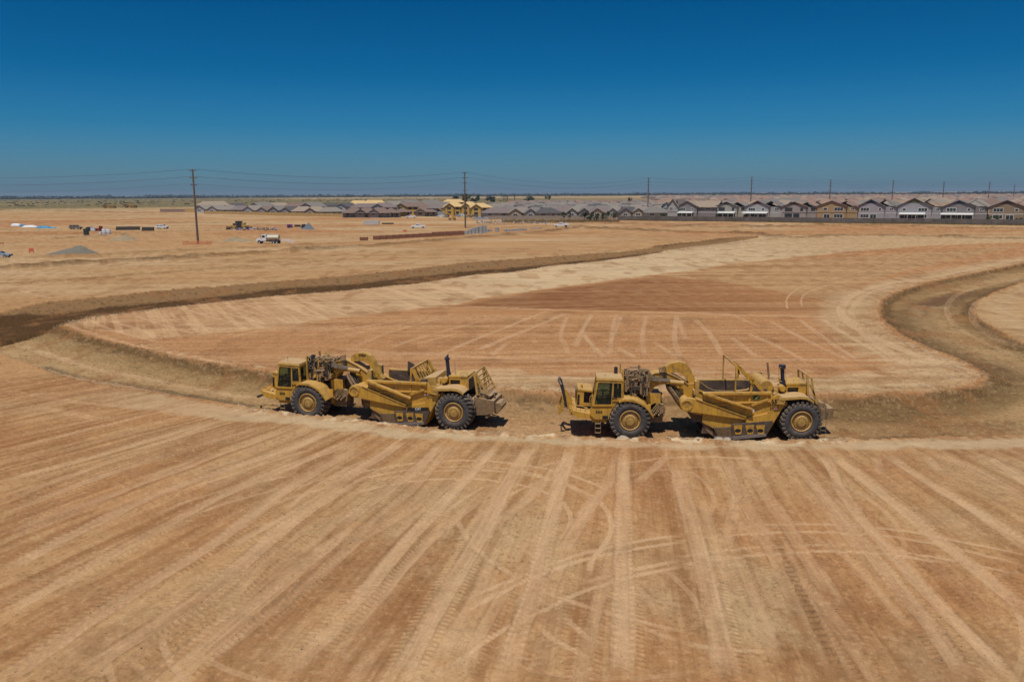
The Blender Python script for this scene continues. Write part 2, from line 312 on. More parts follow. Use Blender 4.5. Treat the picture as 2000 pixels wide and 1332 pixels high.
# ---- wheel tracks
T = []
def tz(o, s, *lines):
    for kind, wd, st, pts in lines: T.append((kind, wd, st, [(o[0]+a*s, o[1]+b*s) for a, b in pts]))
tz((0,700), .4746,
 ('w',.85,.55,[(0,510),(350,420),(620,340),(870,265),(960,258)]), ('w',.8,.5,[(0,640),(300,530),(600,430),(850,350),(1100,280)]),
 ('w',.75,.45,[(0,592),(300,482),(640,360),(900,262)]), ('w',.9,.6,[(0,735),(250,630),(600,510),(900,400),(1190,292)]),
 ('w',1.0,.75,[(0,880),(300,720),(640,560),(900,470),(1200,370),(1360,305)]), ('w',.95,.7,[(0,1060),(300,890),(600,730),(900,570),(1200,440),(1475,335)]),
 ('w',1.0,.7,[(-40,1330),(60,1290),(360,1080),(640,910),(850,780),(1000,680),(1200,520),(1475,365)]), ('w',1.05,.75,[(300,1310),(600,1120),(850,970),(1000,840),(1200,670),(1400,540),(1475,500)]),
 ('w',.7,.5,[(900,800),(1100,690),(1200,640),(1475,470)]),
 ('w',.85,.6,[(640,1330),(850,1170),(1050,1000),(1250,840),(1475,690)]), ('w',.85,.55,[(800,1290),(1000,1120),(1200,985),(1475,745)]),
 ('w',.9,.55,[(1160,1330),(1300,1180),(1475,1010)]), ('w',.8,.45,[(0,335),(300,270),(560,230)]), ('w',.8,.45,[(0,390),(300,310),(560,250),(640,215)]),
 ('w',.7,.4,[(0,290),(200,240),(500,215)]), ('w',.7,.35,[(0,440),(250,385),(500,320),(740,265)]), ('w',.7,.4,[(0,230),(60,205),(200,200)]), ('w',1.0,.5,[(150,200),(300,232),(420,258)]),
 ('t',.3,.5,[(740,545),(900,500),(1100,430),(1300,370)]), ('t',.28,.5,[(1100,620),(1200,570),(1320,540),(1475,500)]), ('t',.28,.45,[(1180,560),(1300,500),(1475,470)]))
tz((650,820), .3844,
 ('w',1.0,.8,[(0,350),(150,240),(260,180),(360,100)]), ('w',.9,.75,[(0,560),(220,400),(400,270),(500,180),(560,110)]), ('w',.7,.5,[(0,690),(200,520),(400,370),(540,200),(610,115)]),
 ('w',.85,.5,[(0,190),(160,90)]), ('w',1.0,.85,[(0,1040),(150,900),(300,700),(430,560),(600,380),(700,270),(820,140)]), ('w',.8,.55,[(20,1130),(200,940),(350,760),(500,600),(700,440),(880,290),(930,250)]),
 ('w',1.0,.9,[(330,1330),(450,1100),(580,870),(700,680),(790,520),(880,330),(960,200),(1010,140)]), ('w',.8,.5,[(790,560),(1000,400),(1100,290),(1200,160)]),
 ('w',.6,.4,[(100,640),(300,520),(500,400),(700,260),(780,190)]),
 ('w',1.0,.8,[(880,1340),(930,1100),(1010,920),(1060,700),(1120,440),(1170,260),(1210,150)]), ('w',.85,.65,[(1140,700),(1200,620),(1300,440),(1390,340),(1450,200),(1470,155)]),
 ('w',1.0,.85,[(1475,1340),(1480,1000),(1475,700),(1475,400),(1475,180)]), ('w',.7,.5,[(1530,340),(1650,230),(1730,165)]), ('w',.8,.4,[(1060,1330),(1100,1100),(1130,900),(1150,760)]),
 ('t',.3,.7,[(-60,310),(250,245),(500,210),(750,208),(1000,235),(1200,275),(1350,335),(1450,390)]),
 ('t',.3,.7,[(60,320),(300,265),(500,240),(750,240),(960,260),(1190,325),(1320,390),(1400,460),(1425,560),(1370,650),(1310,720),(1300,820)]),
 ('t',.3,.55,[(170,320),(400,275),(600,255),(850,262),(1060,290),(1200,335),(1300,400)]), ('t',.3,.65,[(80,385),(300,325),(550,298),(800,303),(1000,340),(1150,400),(1215,480),(1200,560),(1120,660)]),
 ('t',.32,.6,[(1230,590),(1400,535)]), ('t',.34,.75,[(640,920),(900,820),(1150,710),(1400,650),(1620,605),(1830,580)]), ('t',.34,.75,[(600,1010),(850,880),(1100,760),(1400,680),(1830,612)]),
 ('t',.34,.75,[(1200,850),(1450,780),(1830,700)]), ('t',.36,.85,[(540,1310),(800,1100),(1000,1000),(1200,900),(1450,810),(1830,733)]),
 ('t',.3,.75,[(1000,1000),(1100,1100),(1250,1190),(1440,1250)]), ('t',.3,.75,[(1140,970),(1250,1070),(1350,1140),(1450,1170)]), ('t',.28,.6,[(1250,985),(1350,1050),(1450,1100)]), ('t',.3,.7,[(1510,1020),(1650,1090),(1830,1135)]),
 ('t',.3,.5,[(930,770),(940,680),(1010,610),(1080,560)]))
tz((1300,820), .3844,
 ('w',1.05,.8,[(320,1340),(270,1100),(225,900),(180,700),(120,480),(80,330),(50,210)]), ('w',.8,.5,[(300,690),(340,480),(370,380),(330,270),(280,180)]),
 ('d',.5,.9,[(915,1340),(810,1130),(700,900),(600,690),(550,570)]), ('w',.8,.55,[(560,640),(480,540),(410,440),(380,380),(330,260),(290,180)]), ('d',.5,.45,[(530,540),(450,430),(390,340),(340,170)]),
 ('w',.9,.6,[(860,920),(740,740),(620,540),(520,400),(440,280),(370,180)]), ('w',.85,.65,[(1540,1340),(1360,1060),(1200,880),(1050,690),(900,500),(760,340),(640,190)]),
 ('w',.8,.7,[(1780,1340),(1500,1050),(1320,870),(1130,660),(980,490),(890,370),(850,260),(800,175)]), ('w',.95,.75,[(1900,1020),(1600,780),(1400,620),(1200,460),(1000,300),(850,180)]),
 ('w',.9,.75,[(1900,690),(1600,480),(1400,360),(1200,230),(1110,165)]), ('w',.8,.7,[(1900,440),(1600,270),(1370,165)]), ('w',.8,.75,[(1900,370),(1720,240),(1600,165)]),
 ('w',.7,.5,[(1110,300),(1080,230),(1060,165)]), ('w',.8,.5,[(1420,290),(1310,170)]), ('w',.7,.5,[(680,980),(600,820),(520,640),(450,530),(390,430)]), ('w',.7,.35,[(280,520),(330,420),(560,170)]),
 ('t',.32,.6,[(0,590),(300,555),(500,535),(800,530),(1200,560),(1500,620),(1900,700)]), ('t',.32,.55,[(0,625),(300,590),(560,570),(900,572),(1300,610),(1900,760)]),
 ('t',.32,.6,[(0,712),(300,660),(700,632),(1000,640),(1400,700),(1900,810)]), ('t',.34,.8,[(0,750),(300,705),(650,668),(900,668),(1200,690),(1500,740)]), ('t',.3,.5,[(0,1100),(150,1150),(400,1170),(700,1190)]),
 ('d',.25,.35,[(1480,1050),(1310,860),(1190,720),(1000,540)]))
tz((650,420), .35,
 ('w',.8,.35,[(100,740),(350,640),(620,570)]), ('w',.8,.4,[(310,740),(560,660),(900,570)]), ('w',.8,.5,[(590,780),(800,690),(1100,570),(1210,525)]), ('w',.9,.5,[(800,760),(1000,670),(1310,545)]),
 ('w',.7,.4,[(450,720),(650,670),(700,650)]), ('w',.7,.5,[(880,790),(980,710)]), ('w',.7,.45,[(1310,780),(1300,720),(1260,680),(1310,560)]), ('w',.7,.5,[(1350,740),(1400,620),(1450,550)]), ('w',.7,.5,[(1520,805),(1420,700),(1390,650)]),
 ('w',.7,.5,[(1540,790),(1570,600),(1580,550)]), ('w',.7,.4,[(1560,680),(1610,560)]), ('w',.7,.4,[(1740,790),(1720,700),(1750,560)]), ('w',.7,.6,[(1700,805),(1580,740)]), ('w',.7,.5,[(1930,805),(1780,700)]), ('w',.7,.5,[(1940,800),(1900,690),(1920,560)]),
 ('w',1.2,.5,[(700,505),(1200,527),(2000,552)]), ('w',1.6,.35,[(0,745),(600,785),(1000,805),(2000,822)]), ('w',.8,.35,[(1130,720),(1110,680)]), ('w',.9,.3,[(0,690),(300,620),(700,545)]), ('w',.9,.3,[(0,650),(300,600),(500,565)]))
tz((1300,420), .3604,
 ('w',1.0,.6,[(0,528),(500,545),(950,552)]), ('w',.8,.5,[(100,790),(950,785)]), ('t',.5,.5,[(1560,150),(1000,330),(760,370),(650,440),(660,510)]), ('t',.5,.5,[(1500,260),(1000,350),(800,400),(730,440),(740,500)]),
 ('w',.7,.45,[(60,550),(110,680)]), ('w',.8,.5,[(350,660),(500,780)]), ('w',.8,.45,[(150,560),(240,640),(310,770)]), ('w',.8,.45,[(440,640),(600,710),(760,800)]), ('w',.8,.45,[(560,570),(780,690),(1010,800)]), ('w',.8,.5,[(720,560),(900,700),(1050,790)]),
 ('w',.8,.5,[(840,560),(1000,660),(1240,800)]), ('w',.9,.6,[(960,570),(1080,650),(1330,810)]), ('w',.7,.4,[(360,540),(520,610),(640,600)]), ('w',1.6,.6,[(1942,235),(1500,330),(1200,370),(1000,430),(945,500),(960,560),(1080,640),(1300,740),(1560,830)]),
 ('w',1.0,.5,[(1400,360),(1150,400),(1050,450),(1000,520),(1020,570)]), ('w',1.2,.5,[(1000,560),(1100,680),(1320,820)]), ('w',.9,.35,[(1942,330),(1600,400),(1520,470),(1540,560),(1700,660),(1942,760)]), ('w',.9,.3,[(1942,420),(1700,450),(1640,540),(1750,640),(1942,720)]))
tz((0,420), .35,
 ('w',.7,.55,[(1350,490),(1600,600)]), ('w',.7,.6,[(1490,480),(1830,590)]), ('w',.7,.6,[(1240,505),(1400,545),(1600,595),(1700,605)]), ('w',.7,.5,[(1140,520),(1300,560),(1500,615)]), ('w',.7,.5,[(1040,530),(1200,580),(1450,625)]),
 ('w',.7,.5,[(940,545),(985,580)]), ('w',.7,.5,[(830,560),(1000,600),(1250,650)]), ('w',.7,.45,[(750,565),(830,590),(1100,670)]), ('w',.7,.5,[(600,590),(800,640),(860,690)]), ('w',.7,.45,[(500,590),(640,650),(900,710)]), ('w',.8,.5,[(380,620),(600,690),(900,770),(1300,840)]),
 ('w',.7,.55,[(1620,470),(1800,510),(2000,550)]), ('w',.7,.5,[(1720,455),(1900,500),(2000,520)]), ('w',.8,.4,[(1250,690),(1600,620),(2000,580)]), ('w',.7,.5,[(1140,545),(1160,580)]),
 ('w',1.0,.4,[(80,410),(180,440),(300,465)]), ('w',1.0,.4,[(120,310),(260,345)]), ('w',1.2,.45,[(100,700),(300,760),(600,850),(1000,920),(1400,980)]), ('w',1.2,.4,[(0,760),(200,830),(400,880),(700,930),(1100,1000)]), ('w',.9,.4,[(1100,930),(1300,960),(1500,980)]),
 ('w',.9,.35,[(0,980),(200,1010),(500,1060),(900,1080)]), ('w',.8,.4,[(0,1060),(150,1000),(400,990)]))
rt_ = random.Random(91)
for k in range(26):
    px = rt_.uniform(80, 1980); py = rt_.uniform(900, 1250); x_, y_ = G(px, py); a0 = np.interp(x_, [-25,-10,3,16,22], [.5,.33,.16,0,-.1])+rt_.gauss(0, .07); L_ = rt_.uniform(5, 14); c_ = rt_.gauss(0, .012)
    P_ = [(x_+math.sin(a0+c_*q*L_)*L_*(q-.5)*.999, y_+math.cos(a0+c_*q*L_)*L_*(q-.5)) for q in np.linspace(0, 1, 6)]; T.append(('w', rt_.uniform(.5, .8), rt_.uniform(.2, .45), P_, 1))
for k in range(14):
    px = rt_.uniform(700, 1700); py = rt_.uniform(930, 1280); x_, y_ = G(px, py); r0 = rt_.uniform(5, 12); a0 = rt_.uniform(0, 6.28); sw = rt_.uniform(.5, 1.3)
    for o_ in (0, 1.55): T.append(('t', .3, rt_.uniform(.25, .5), [(x_+(r0+o_)*math.cos(a0+sw*q), y_+(r0+o_)*math.sin(a0+sw*q)) for q in np.linspace(0, 1, 9)], 1))
tm = np.zeros(N, np.float32); tread = np.zeros(N, np.float32); darkm = np.zeros(N, np.float32)
for i, (kind, wd, st, pts, *wl_) in enumerate(T):
    P = smooth(pts if wl_ else npoly(pts), 2); L = np.sum(np.hypot(*(P[1:]-P[:-1]).T))
    D, S, A = edge_d(P, wd*1.2+.6)
    j = np.nonzero(D < wd*1.2+.6)[0]
    if not j.size: continue
    D = D[j]; S = S[j]; A = A[j]; X1 = gx[j]; Y1 = gy[j]
    wd *= .72; hw = wd*.5
    e = (fbm(X1*.9+i, Y1*.9, 2, 90)-.5)*.35*hw+(fbm(X1*6, Y1*6, 2, 95)-.5)*.06
    m_ = sstep(hw*1.12, hw*.88, D+e)
    endf = sstep(0, 1.5, A)*sstep(0, 1.5, L-A)
    brk = .2+1.35*fbm(A*.22+i*7, S*D*2.5, 4, 91)
    if kind == 't':
        m_ = sstep(.13, .09, D+e*.3)
        k = m_*endf*st*(.35+.75*brk); tm[j] = np.maximum(tm[j], k*1.15); hz[j] -= .012*m_*endf
    elif kind == 'w':
        inner = .65+.6*fbm(A*.7, S*D*9+i, 4, 93)
        k = m_*endf*st*brk*inner; tm[j] = np.maximum(tm[j], k)
        edge = np.exp(-((D-hw*1.0)/.06)**2)*endf
        chev = np.maximum(0, np.cos(2*math.pi*(A/.36+D*.9)+np.where(S > 0, math.pi, 0)))
        tq = sstep(.42, .6, fbm(A*.12+i*3, D*0+i, 2, 92))
        t_ = m_*endf*chev*tq*sstep(.1, .25, D); tread[j] = np.maximum(tread[j], t_*st)
        darkm[j] = np.maximum(darkm[j], .2*m_*endf*tq*st*sstep(-.2, -.8, np.cos(2*math.pi*(A/.36+D*.9)+np.where(S > 0, math.pi, 0)))*sstep(.12, .25, D))
        hz[j] += -.035*m_*endf+.03*edge*brk+.022*t_
        darkm[j] = np.maximum(darkm[j], .4*edge*st*sstep(.4, .62, fbm(A*.6+i, D*3, 3, 94)))
        fr = sstep(hw*.85, hw, D)*sstep(hw+.34, hw+.2, D)*endf*sstep(.48, .6, fbm(A*.09+i*5, S*3, 2, 96)); ch2 = np.cos(2*math.pi*(A/.24+D*1.2))
        tread[j] = np.maximum(tread[j], 1.3*fr*np.maximum(0, ch2)*st); darkm[j] = np.maximum(darkm[j], .28*fr*np.maximum(0, -ch2)*st); hz[j] += .018*fr*ch2
        ln = np.exp(-((np.abs(D-hw*.45))/.035)**2)*endf*sstep(.45, .6, fbm(A*.2+i*2, S*5, 3, 98)); darkm[j] = np.maximum(darkm[j], .22*ln*st)
    else:
        chev = np.maximum(0, np.cos(2*math.pi*(A/.36)+S*D*3))
        darkm[j] = np.maximum(darkm[j], m_*endf*st*(.25+.5*chev)*brk*sstep(.3, .5, fbm(A*.5, D*6, 3, 97))); hz[j] += -.05*m_*endf*st+.05*m_*endf*chev*st
        tm[j] = np.maximum(tm[j], np.exp(-((D-hw*1.4)/.2)**2)*endf*.4*st)
midf = np.where(beyond, 1.35, 1.0); tm *= midf
trackc = np.where(beyond[:, None], C_TRACK*.98, C_TRACK)
tmc = np.clip(tm*.68, 0, .6)[:, None]; col = col*(1-tmc)+trackc*tmc
mix(lin(220,182,138), tread*.22); mix(lin(92,62,38), darkm*.75)
mix(lin(198,171,134), shf*.75*(.6+.5*fbm(gx*.5, gy*2.5, 4, 87))*(1-lipm*.6))
# pale specks of crushed rock where the soil is rough
s4 = fbm(gx*2.2, gy*2.2, 3, 104); mix(lin(214,194,158), np.clip(lipm+bank*.4*(gd < 80), 0, 1)*sstep(.55, .7, s4)*.8)
mix(lin(70,50,30), rough*sstep(.62, .78, fbm(gx*1.6, gy*3.0, 3, 105))*.45)
hz[gd > 3000] = 0
hz = np.where(gd < 14, hz*sstep(5, 14, gd), hz)
nr, na = RR.shape
me = bpy.data.meshes.new('ground')
co = np.empty((N, 3), np.float32); co[:, 0] = gx; co[:, 1] = gy; co[:, 2] = hz
i0 = (np.arange(nr-1)[:, None]*na+np.arange(na-1)[None, :]).ravel()
quads = np.stack([i0, i0+1, i0+na+1, i0+na], 1)[:, ::-1].astype(np.int32)
me.vertices.add(N); me.vertices.foreach_set('co', co.ravel())
me.loops.add(quads.size); me.loops.foreach_set('vertex_index', quads.ravel())
me.polygons.add(len(quads)); me.polygons.foreach_set('loop_start', np.arange(0, quads.size, 4, dtype=np.int32))
me.update(calc_edges=True)
if me.polygons[0].normal.z < 0: me.flip_normals()
ca = me.attributes.new('soil', 'FLOAT_COLOR', 'POINT')
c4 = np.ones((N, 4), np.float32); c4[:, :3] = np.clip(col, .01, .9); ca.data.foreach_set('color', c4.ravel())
far_ = sstep(40, 44, gd)*(1-fore)
lv = np.stack([np.where(fore, fan, gy+.03*gx), np.where(fore, gy, gx), gx*0], 1).astype(np.float32)
la = me.attributes.new('lines', 'FLOAT_VECTOR', 'POINT'); la.data.foreach_set('vector', lv.ravel())
ra = me.attributes.new('rough', 'FLOAT', 'POINT'); ra.data.foreach_set('value', np.clip(rough, 0, 1.5).astype(np.float32))
me.polygons.foreach_set('use_smooth', np.ones(len(quads), bool))
ground = bpy.data.objects.new('ground', me); sc.collection.objects.link(ground); ground['kind'] = 'structure'
def hat(x, y):                                 # ground height near a point
    a = math.atan2(x, y); d = math.hypot(x, y)
    j = int(np.clip(np.searchsorted(ang, a), 0, na-1)); i = int(np.clip(np.searchsorted(rad, d), 0, nr-1))
    return float(hz[i*na+j])
gm = bpy.data.materials.new('soil'); gm.use_nodes = True; t = gm.node_tree; bs = t.nodes['Principled BSDF']
def N_(t, k, **kw):
    n = t.nodes.new(k)
    for a, b in kw.items():
        if a.startswith('i_'): n.inputs[int(a[2:]) if a[2:].isdigit() else a[2:]].default_value = b
        else: setattr(n, a, b)
    return n
at = N_(t, 'ShaderNodeAttribute', attribute_name='soil'); rt = N_(t, 'ShaderNodeAttribute', attribute_name='rough')
tc = N_(t, 'ShaderNodeTexCoord')
n1 = N_(t, 'ShaderNodeTexNoise', i_Scale=9.0, i_Detail=6.0, i_Roughness=.7); n2 = N_(t, 'ShaderNodeTexNoise', i_Scale=1.1, i_Detail=5.0, i_Roughness=.65)
n3 = N_(t, 'ShaderNodeTexVoronoi', i_Scale=5.0)
for n in (n1, n2, n3): t.links.new(tc.outputs['Object'], n.inputs['Vector'])
mr = N_(t, 'ShaderNodeMapRange', i_1=.3, i_2=.7, i_3=.86, i_4=1.13); t.links.new(n1.outputs[0], mr.inputs[0])
mr2 = N_(t, 'ShaderNodeMapRange', i_1=.3, i_2=.7, i_3=.9, i_4=1.1); t.links.new(n2.outputs[0], mr2.inputs[0])
mm = N_(t, 'ShaderNodeMath', operation='MULTIPLY'); t.links.new(mr.outputs[0], mm.inputs[0]); t.links.new(mr2.outputs[0], mm.inputs[1])
vm = N_(t, 'ShaderNodeVectorMath', operation='SCALE'); t.links.new(at.outputs['Color'], vm.inputs[0]); t.links.new(mm.outputs[0], vm.inputs['Scale'])
lt = N_(t, 'ShaderNodeAttribute', attribute_name='lines'); mpl = N_(t, 'ShaderNodeMapping'); mpl.inputs['Scale'].default_value = (9, .5, 1); t.links.new(lt.outputs['Vector'], mpl.inputs[0])
nl_ = N_(t, 'ShaderNodeTexNoise', i_Scale=1.0, i_Detail=4.0, i_Roughness=.6); t.links.new(mpl.outputs[0], nl_.inputs['Vector'])
ml = N_(t, 'ShaderNodeMapRange', i_1=.32, i_2=.68, i_3=.965, i_4=1.035); t.links.new(nl_.outputs[0], ml.inputs[0])
n5 = N_(t, 'ShaderNodeTexNoise', i_Scale=26.0, i_Detail=3.0, i_Roughness=.6); t.links.new(tc.outputs['Object'], n5.inputs['Vector']); m5 = N_(t, 'ShaderNodeMapRange', i_1=.35, i_2=.65, i_3=.93, i_4=1.07); t.links.new(n5.outputs[0], m5.inputs[0])
mm2 = N_(t, 'ShaderNodeMath', operation='MULTIPLY'); t.links.new(mm.outputs[0], mm2.inputs[0]); t.links.new(ml.outputs[0], mm2.inputs[1])
mm3 = N_(t, 'ShaderNodeMath', operation='MULTIPLY'); t.links.new(mm2.outputs[0], mm3.inputs[0]); t.links.new(m5.outputs[0], mm3.inputs[1]); t.links.new(mm3.outputs[0], vm.inputs['Scale'])
# scattered small dark clods and pale pebbles
r1 = N_(t, 'ShaderNodeMapRange', i_1=.06, i_2=.12, i_3=1.0, i_4=0.0); t.links.new(n3.outputs['Distance'], r1.inputs[0])
nz = N_(t, 'ShaderNodeTexNoise', i_Scale=.6, i_Detail=3.0); t.links.new(tc.outputs['Object'], nz.inputs['Vector'])
r2 = N_(t, 'ShaderNodeMapRange', i_1=.5, i_2=.62, i_3=0.0, i_4=.8); t.links.new(nz.outputs[0], r2.inputs[0])
m2 = N_(t, 'ShaderNodeMath', operation='MULTIPLY'); t.links.new(r1.outputs[0], m2.inputs[0]); t.links.new(r2.outputs[0], m2.inputs[1])
mxc = N_(t, 'ShaderNodeMix', data_type='RGBA'); t.links.new(m2.outputs[0], mxc.inputs[0]); t.links.new(vm.outputs[0], mxc.inputs[6]); mxc.inputs[7].default_value = (.12, .08, .05, 1)
t.links.new(mxc.outputs[2], bs.inputs['Base Color'])
bs.inputs['Roughness'].default_value = .95; bs.inputs['Specular IOR Level'].default_value = .1
bp = N_(t, 'ShaderNodeBump', i_Distance=.05)
bstr = N_(t, 'ShaderNodeMapRange', i_1=0, i_2=1.2, i_3=.22, i_4=.9); t.links.new(rt.outputs['Fac'], bstr.inputs[0]); t.links.new(bstr.outputs[0], bp.inputs['Strength'])
ad = N_(t, 'ShaderNodeMath', operation='ADD'); t.links.new(n1.outputs[0], ad.inputs[0]); t.links.new(nl_.outputs[0], ad.inputs[1])
t.links.new(ad.outputs[0], bp.inputs['Height']); t.links.new(bp.outputs[0], bs.inputs['Normal'])
me.materials.append(gm)
# ================================================================ building tools
COL = sc.collection
def tag(o, label=None, cat=None, group=None, kind=None):
    if label: o['label'] = label
    if cat: o['category'] = cat
    if group: o['group'] = group
    if kind: o['kind'] = kind
    return o
def empty(name, loc=(0, 0, 0), rz=0, **kw):
    o = bpy.data.objects.new(name, None); o.empty_display_size = .1; COL.objects.link(o); o.location = (*loc, 0)[:3]; o.rotation_euler = (0, 0, rz)
    return tag(o, **kw)
def copy_tree(o, parent=None):
    c = o.copy(); COL.objects.link(c); c.parent = parent
    for ch in o.children: copy_tree(ch, c)
    return c
class MB:
    def __init__(s, M=None): s.v = []; s.f = []; s.mi = []; s.cur = 0; s.M = M
    def add(s, vs, fs, M=None):
        n = len(s.v)
        for p in vs:
            p = Vector(p)
            if M: p = M @ p
            if s.M: p = s.M @ p
            s.v.append(p)
        s.f += [tuple(n+i for i in f) for f in fs]; s.mi += [s.cur]*len(fs); return s
    def box(s, a, b, M=None):
        x0, y0, z0 = a; x1, y1, z1 = b
        vs = [(x, y, z) for z in (z0, z1) for y in (y0, y1) for x in (x0, x1)]
        return s.add(vs, [(0,2,3,1),(4,5,7,6),(0,1,5,4),(2,6,7,3),(0,4,6,2),(1,3,7,5)], M)
    def prism(s, pts, y0, y1, M=None):          # profile in x,z pushed along y
        n = len(pts); ar = sum(pts[i][0]*pts[(i+1) % n][1]-pts[(i+1) % n][0]*pts[i][1] for i in range(n))
        if ar < 0: pts = pts[::-1]
        if y0 > y1: y0, y1 = y1, y0
        vs = [(p[0], y0, p[1]) for p in pts]+[(p[0], y1, p[1]) for p in pts]
        fs = [tuple(range(n)), tuple(range(2*n-1, n-1, -1))]+[(i, i+n, (i+1) % n+n, (i+1) % n) for i in range(n)]
        return s.add(vs, fs, M)
    def loft(s, A, B):                           # two closed outlines of equal length (3-D)
        n = len(A); return s.add(list(A)+list(B), [tuple(range(n)), tuple(range(2*n-1, n-1, -1))]+[(i, i+n, (i+1) % n+n, (i+1) % n) for i in range(n)])
    def cyl(s, p0, p1, r, r1=None, n=16, caps=True):
        p0 = Vector(p0); p1 = Vector(p1); r1 = r if r1 is None else r1
        d = (p1-p0); q = d.to_track_quat('Z', 'Y'); vs = []
        for p, rr in ((p0, r), (p1, r1)):
            for i in range(n): vs.append(p+q @ Vector((rr*math.cos(2*math.pi*i/n), rr*math.sin(2*math.pi*i/n), 0)))
        fs = [(i, (i+1) % n, (i+1) % n+n, i+n) for i in range(n)]
        if caps: fs += [tuple(range(n-1, -1, -1)), tuple(range(n, 2*n))]
        return s.add(vs, fs)
    def tube(s, path, r, n=8, close=False):
        path = [Vector(p) for p in path]; m = len(path); vs = []; prev = None
        for i, p in enumerate(path):
            a = path[max(0, i-1)] if not close else path[i-1]; b = path[min(m-1, i+1)] if not close else path[(i+1) % m]
            d = (b-a).normalized() if (b-a).length > 1e-6 else Vector((0, 0, 1))
            if prev is None: prev = d.orthogonal().normalized()
            u = (prev-d*prev.dot(d)); u = u.normalized() if u.length > 1e-5 else d.orthogonal().normalized(); prev = u; w_ = d.cross(u)
            rr = r[i] if isinstance(r, (list, tuple)) else r
            for k in range(n):
                t_ = 2*math.pi*k/n; vs.append(p+(u*math.cos(t_)+w_*math.sin(t_))*rr)
        fs = []
        for i in range(m if close else m-1):
            j = (i+1) % m
            for k in range(n): fs.append((i*n+k, i*n+(k+1) % n, j*n+(k+1) % n, j*n+k))
        if not close: fs += [tuple(range(n-1, -1, -1)), tuple((m-1)*n+k for k in range(n))]
        return s.add(vs, fs)
    def bar(s, a, b, w_, h_, up=(0, 1, 0)):       # rectangular bar between two points
        a = Vector(a); b = Vector(b); d = (b-a).normalized(); u = Vector(up); u = (u-d*u.dot(d)).normalized(); v = d.cross(u)
        o = [u*w_/2+v*h_/2, -u*w_/2+v*h_/2, -u*w_/2-v*h_/2, u*w_/2-v*h_/2]
        return s.add([a+k for k in o]+[b+k for k in o], [(0,1,2,3),(7,6,5,4),(0,4,5,1),(1,5,6,2),(2,6,7,3),(3,7,4,0)])
    def lathe(s, prof, c, n=32, axis='y'):        # prof: (radius, offset along axis)
        vs = []; m = len(prof)
        for r_, o_ in prof:
            for i in range(n):
                t_ = 2*math.pi*i/n; ca, sa = r_*math.cos(t_), r_*math.sin(t_)
                vs.append((c[0]+ca, c[1]+o_, c[2]+sa) if axis == 'y' else (c[0]+ca, c[1]+sa, c[2]+o_))
        fs = [(i*n+k, i*n+(k+1) % n, (i+1)*n+(k+1) % n, (i+1)*n+k) for i in range(m-1) for k in range(n)]
        return s.add(vs, fs)
    def split(s, name, mat, parent=None, **kw):    # one object for each separate piece
        par = list(range(len(s.v)))
        def fd_(a):
            while par[a] != a: par[a] = par[par[a]]; a = par[a]
            return a
        for f in s.f:
            for i in f[1:]: par[fd_(i)] = fd_(f[0])
        gr = {}
        for k, f in enumerate(s.f): gr.setdefault(fd_(f[0]), []).append(k)
        out = []
        for ks in gr.values():
            m_ = MB(); mp = {}
            for k in ks:
                f = []
                for i in s.f[k]:
                    if i not in mp: mp[i] = len(m_.v); m_.v.append(s.v[i])
                    f.append(mp[i])
                m_.f.append(tuple(f)); m_.mi.append(s.mi[k])
            out.append(m_.build(name, mat, parent, **kw))
        return out
    def build(s, name, mat, parent=None, smooth=False, **kw):
        me = bpy.data.meshes.new(name); me.from_pydata([tuple(v) for v in s.v], [], s.f)
        for mm_ in (mat if isinstance(mat, (list, tuple)) else [mat]): me.materials.append(mm_)
        if any(s.mi): me.polygons.foreach_set('material_index', s.mi)
        me.update(); 
        import bmesh
        b = bmesh.new(); b.from_mesh(me); bmesh.ops.recalc_face_normals(b, faces=b.faces); b.to_mesh(me); b.free()
        if smooth:
            me.polygons.foreach_set('use_smooth', [True]*len(me.polygons)); me.set_sharp_from_angle(angle=R(40))
        o = bpy.data.objects.new(name, me); COL.objects.link(o)
        if parent: o.parent = parent
        return tag(o, **kw)
def text_obj(name, txt, size, mat, M, parent, depth=.006, bold=True):
    cu = bpy.data.curves.new(name, 'FONT'); cu.body = txt; cu.size = size; cu.extrude = depth; cu.align_x = 'CENTER'; cu.align_y = 'CENTER'
    if bold: cu.offset = size*.018
    tmp = bpy.data.objects.new('tmp', cu); COL.objects.link(tmp)
    dg = bpy.context.evaluated_depsgraph_get(); me = bpy.data.meshes.new_from_object(tmp.evaluated_get(dg)); bpy.data.objects.remove(tmp); bpy.data.curves.remove(cu)
    me.transform(M); me.materials.clear(); me.materials.append(mat); o = bpy.data.objects.new(name, me); COL.objects.link(o); o.parent = parent; return o
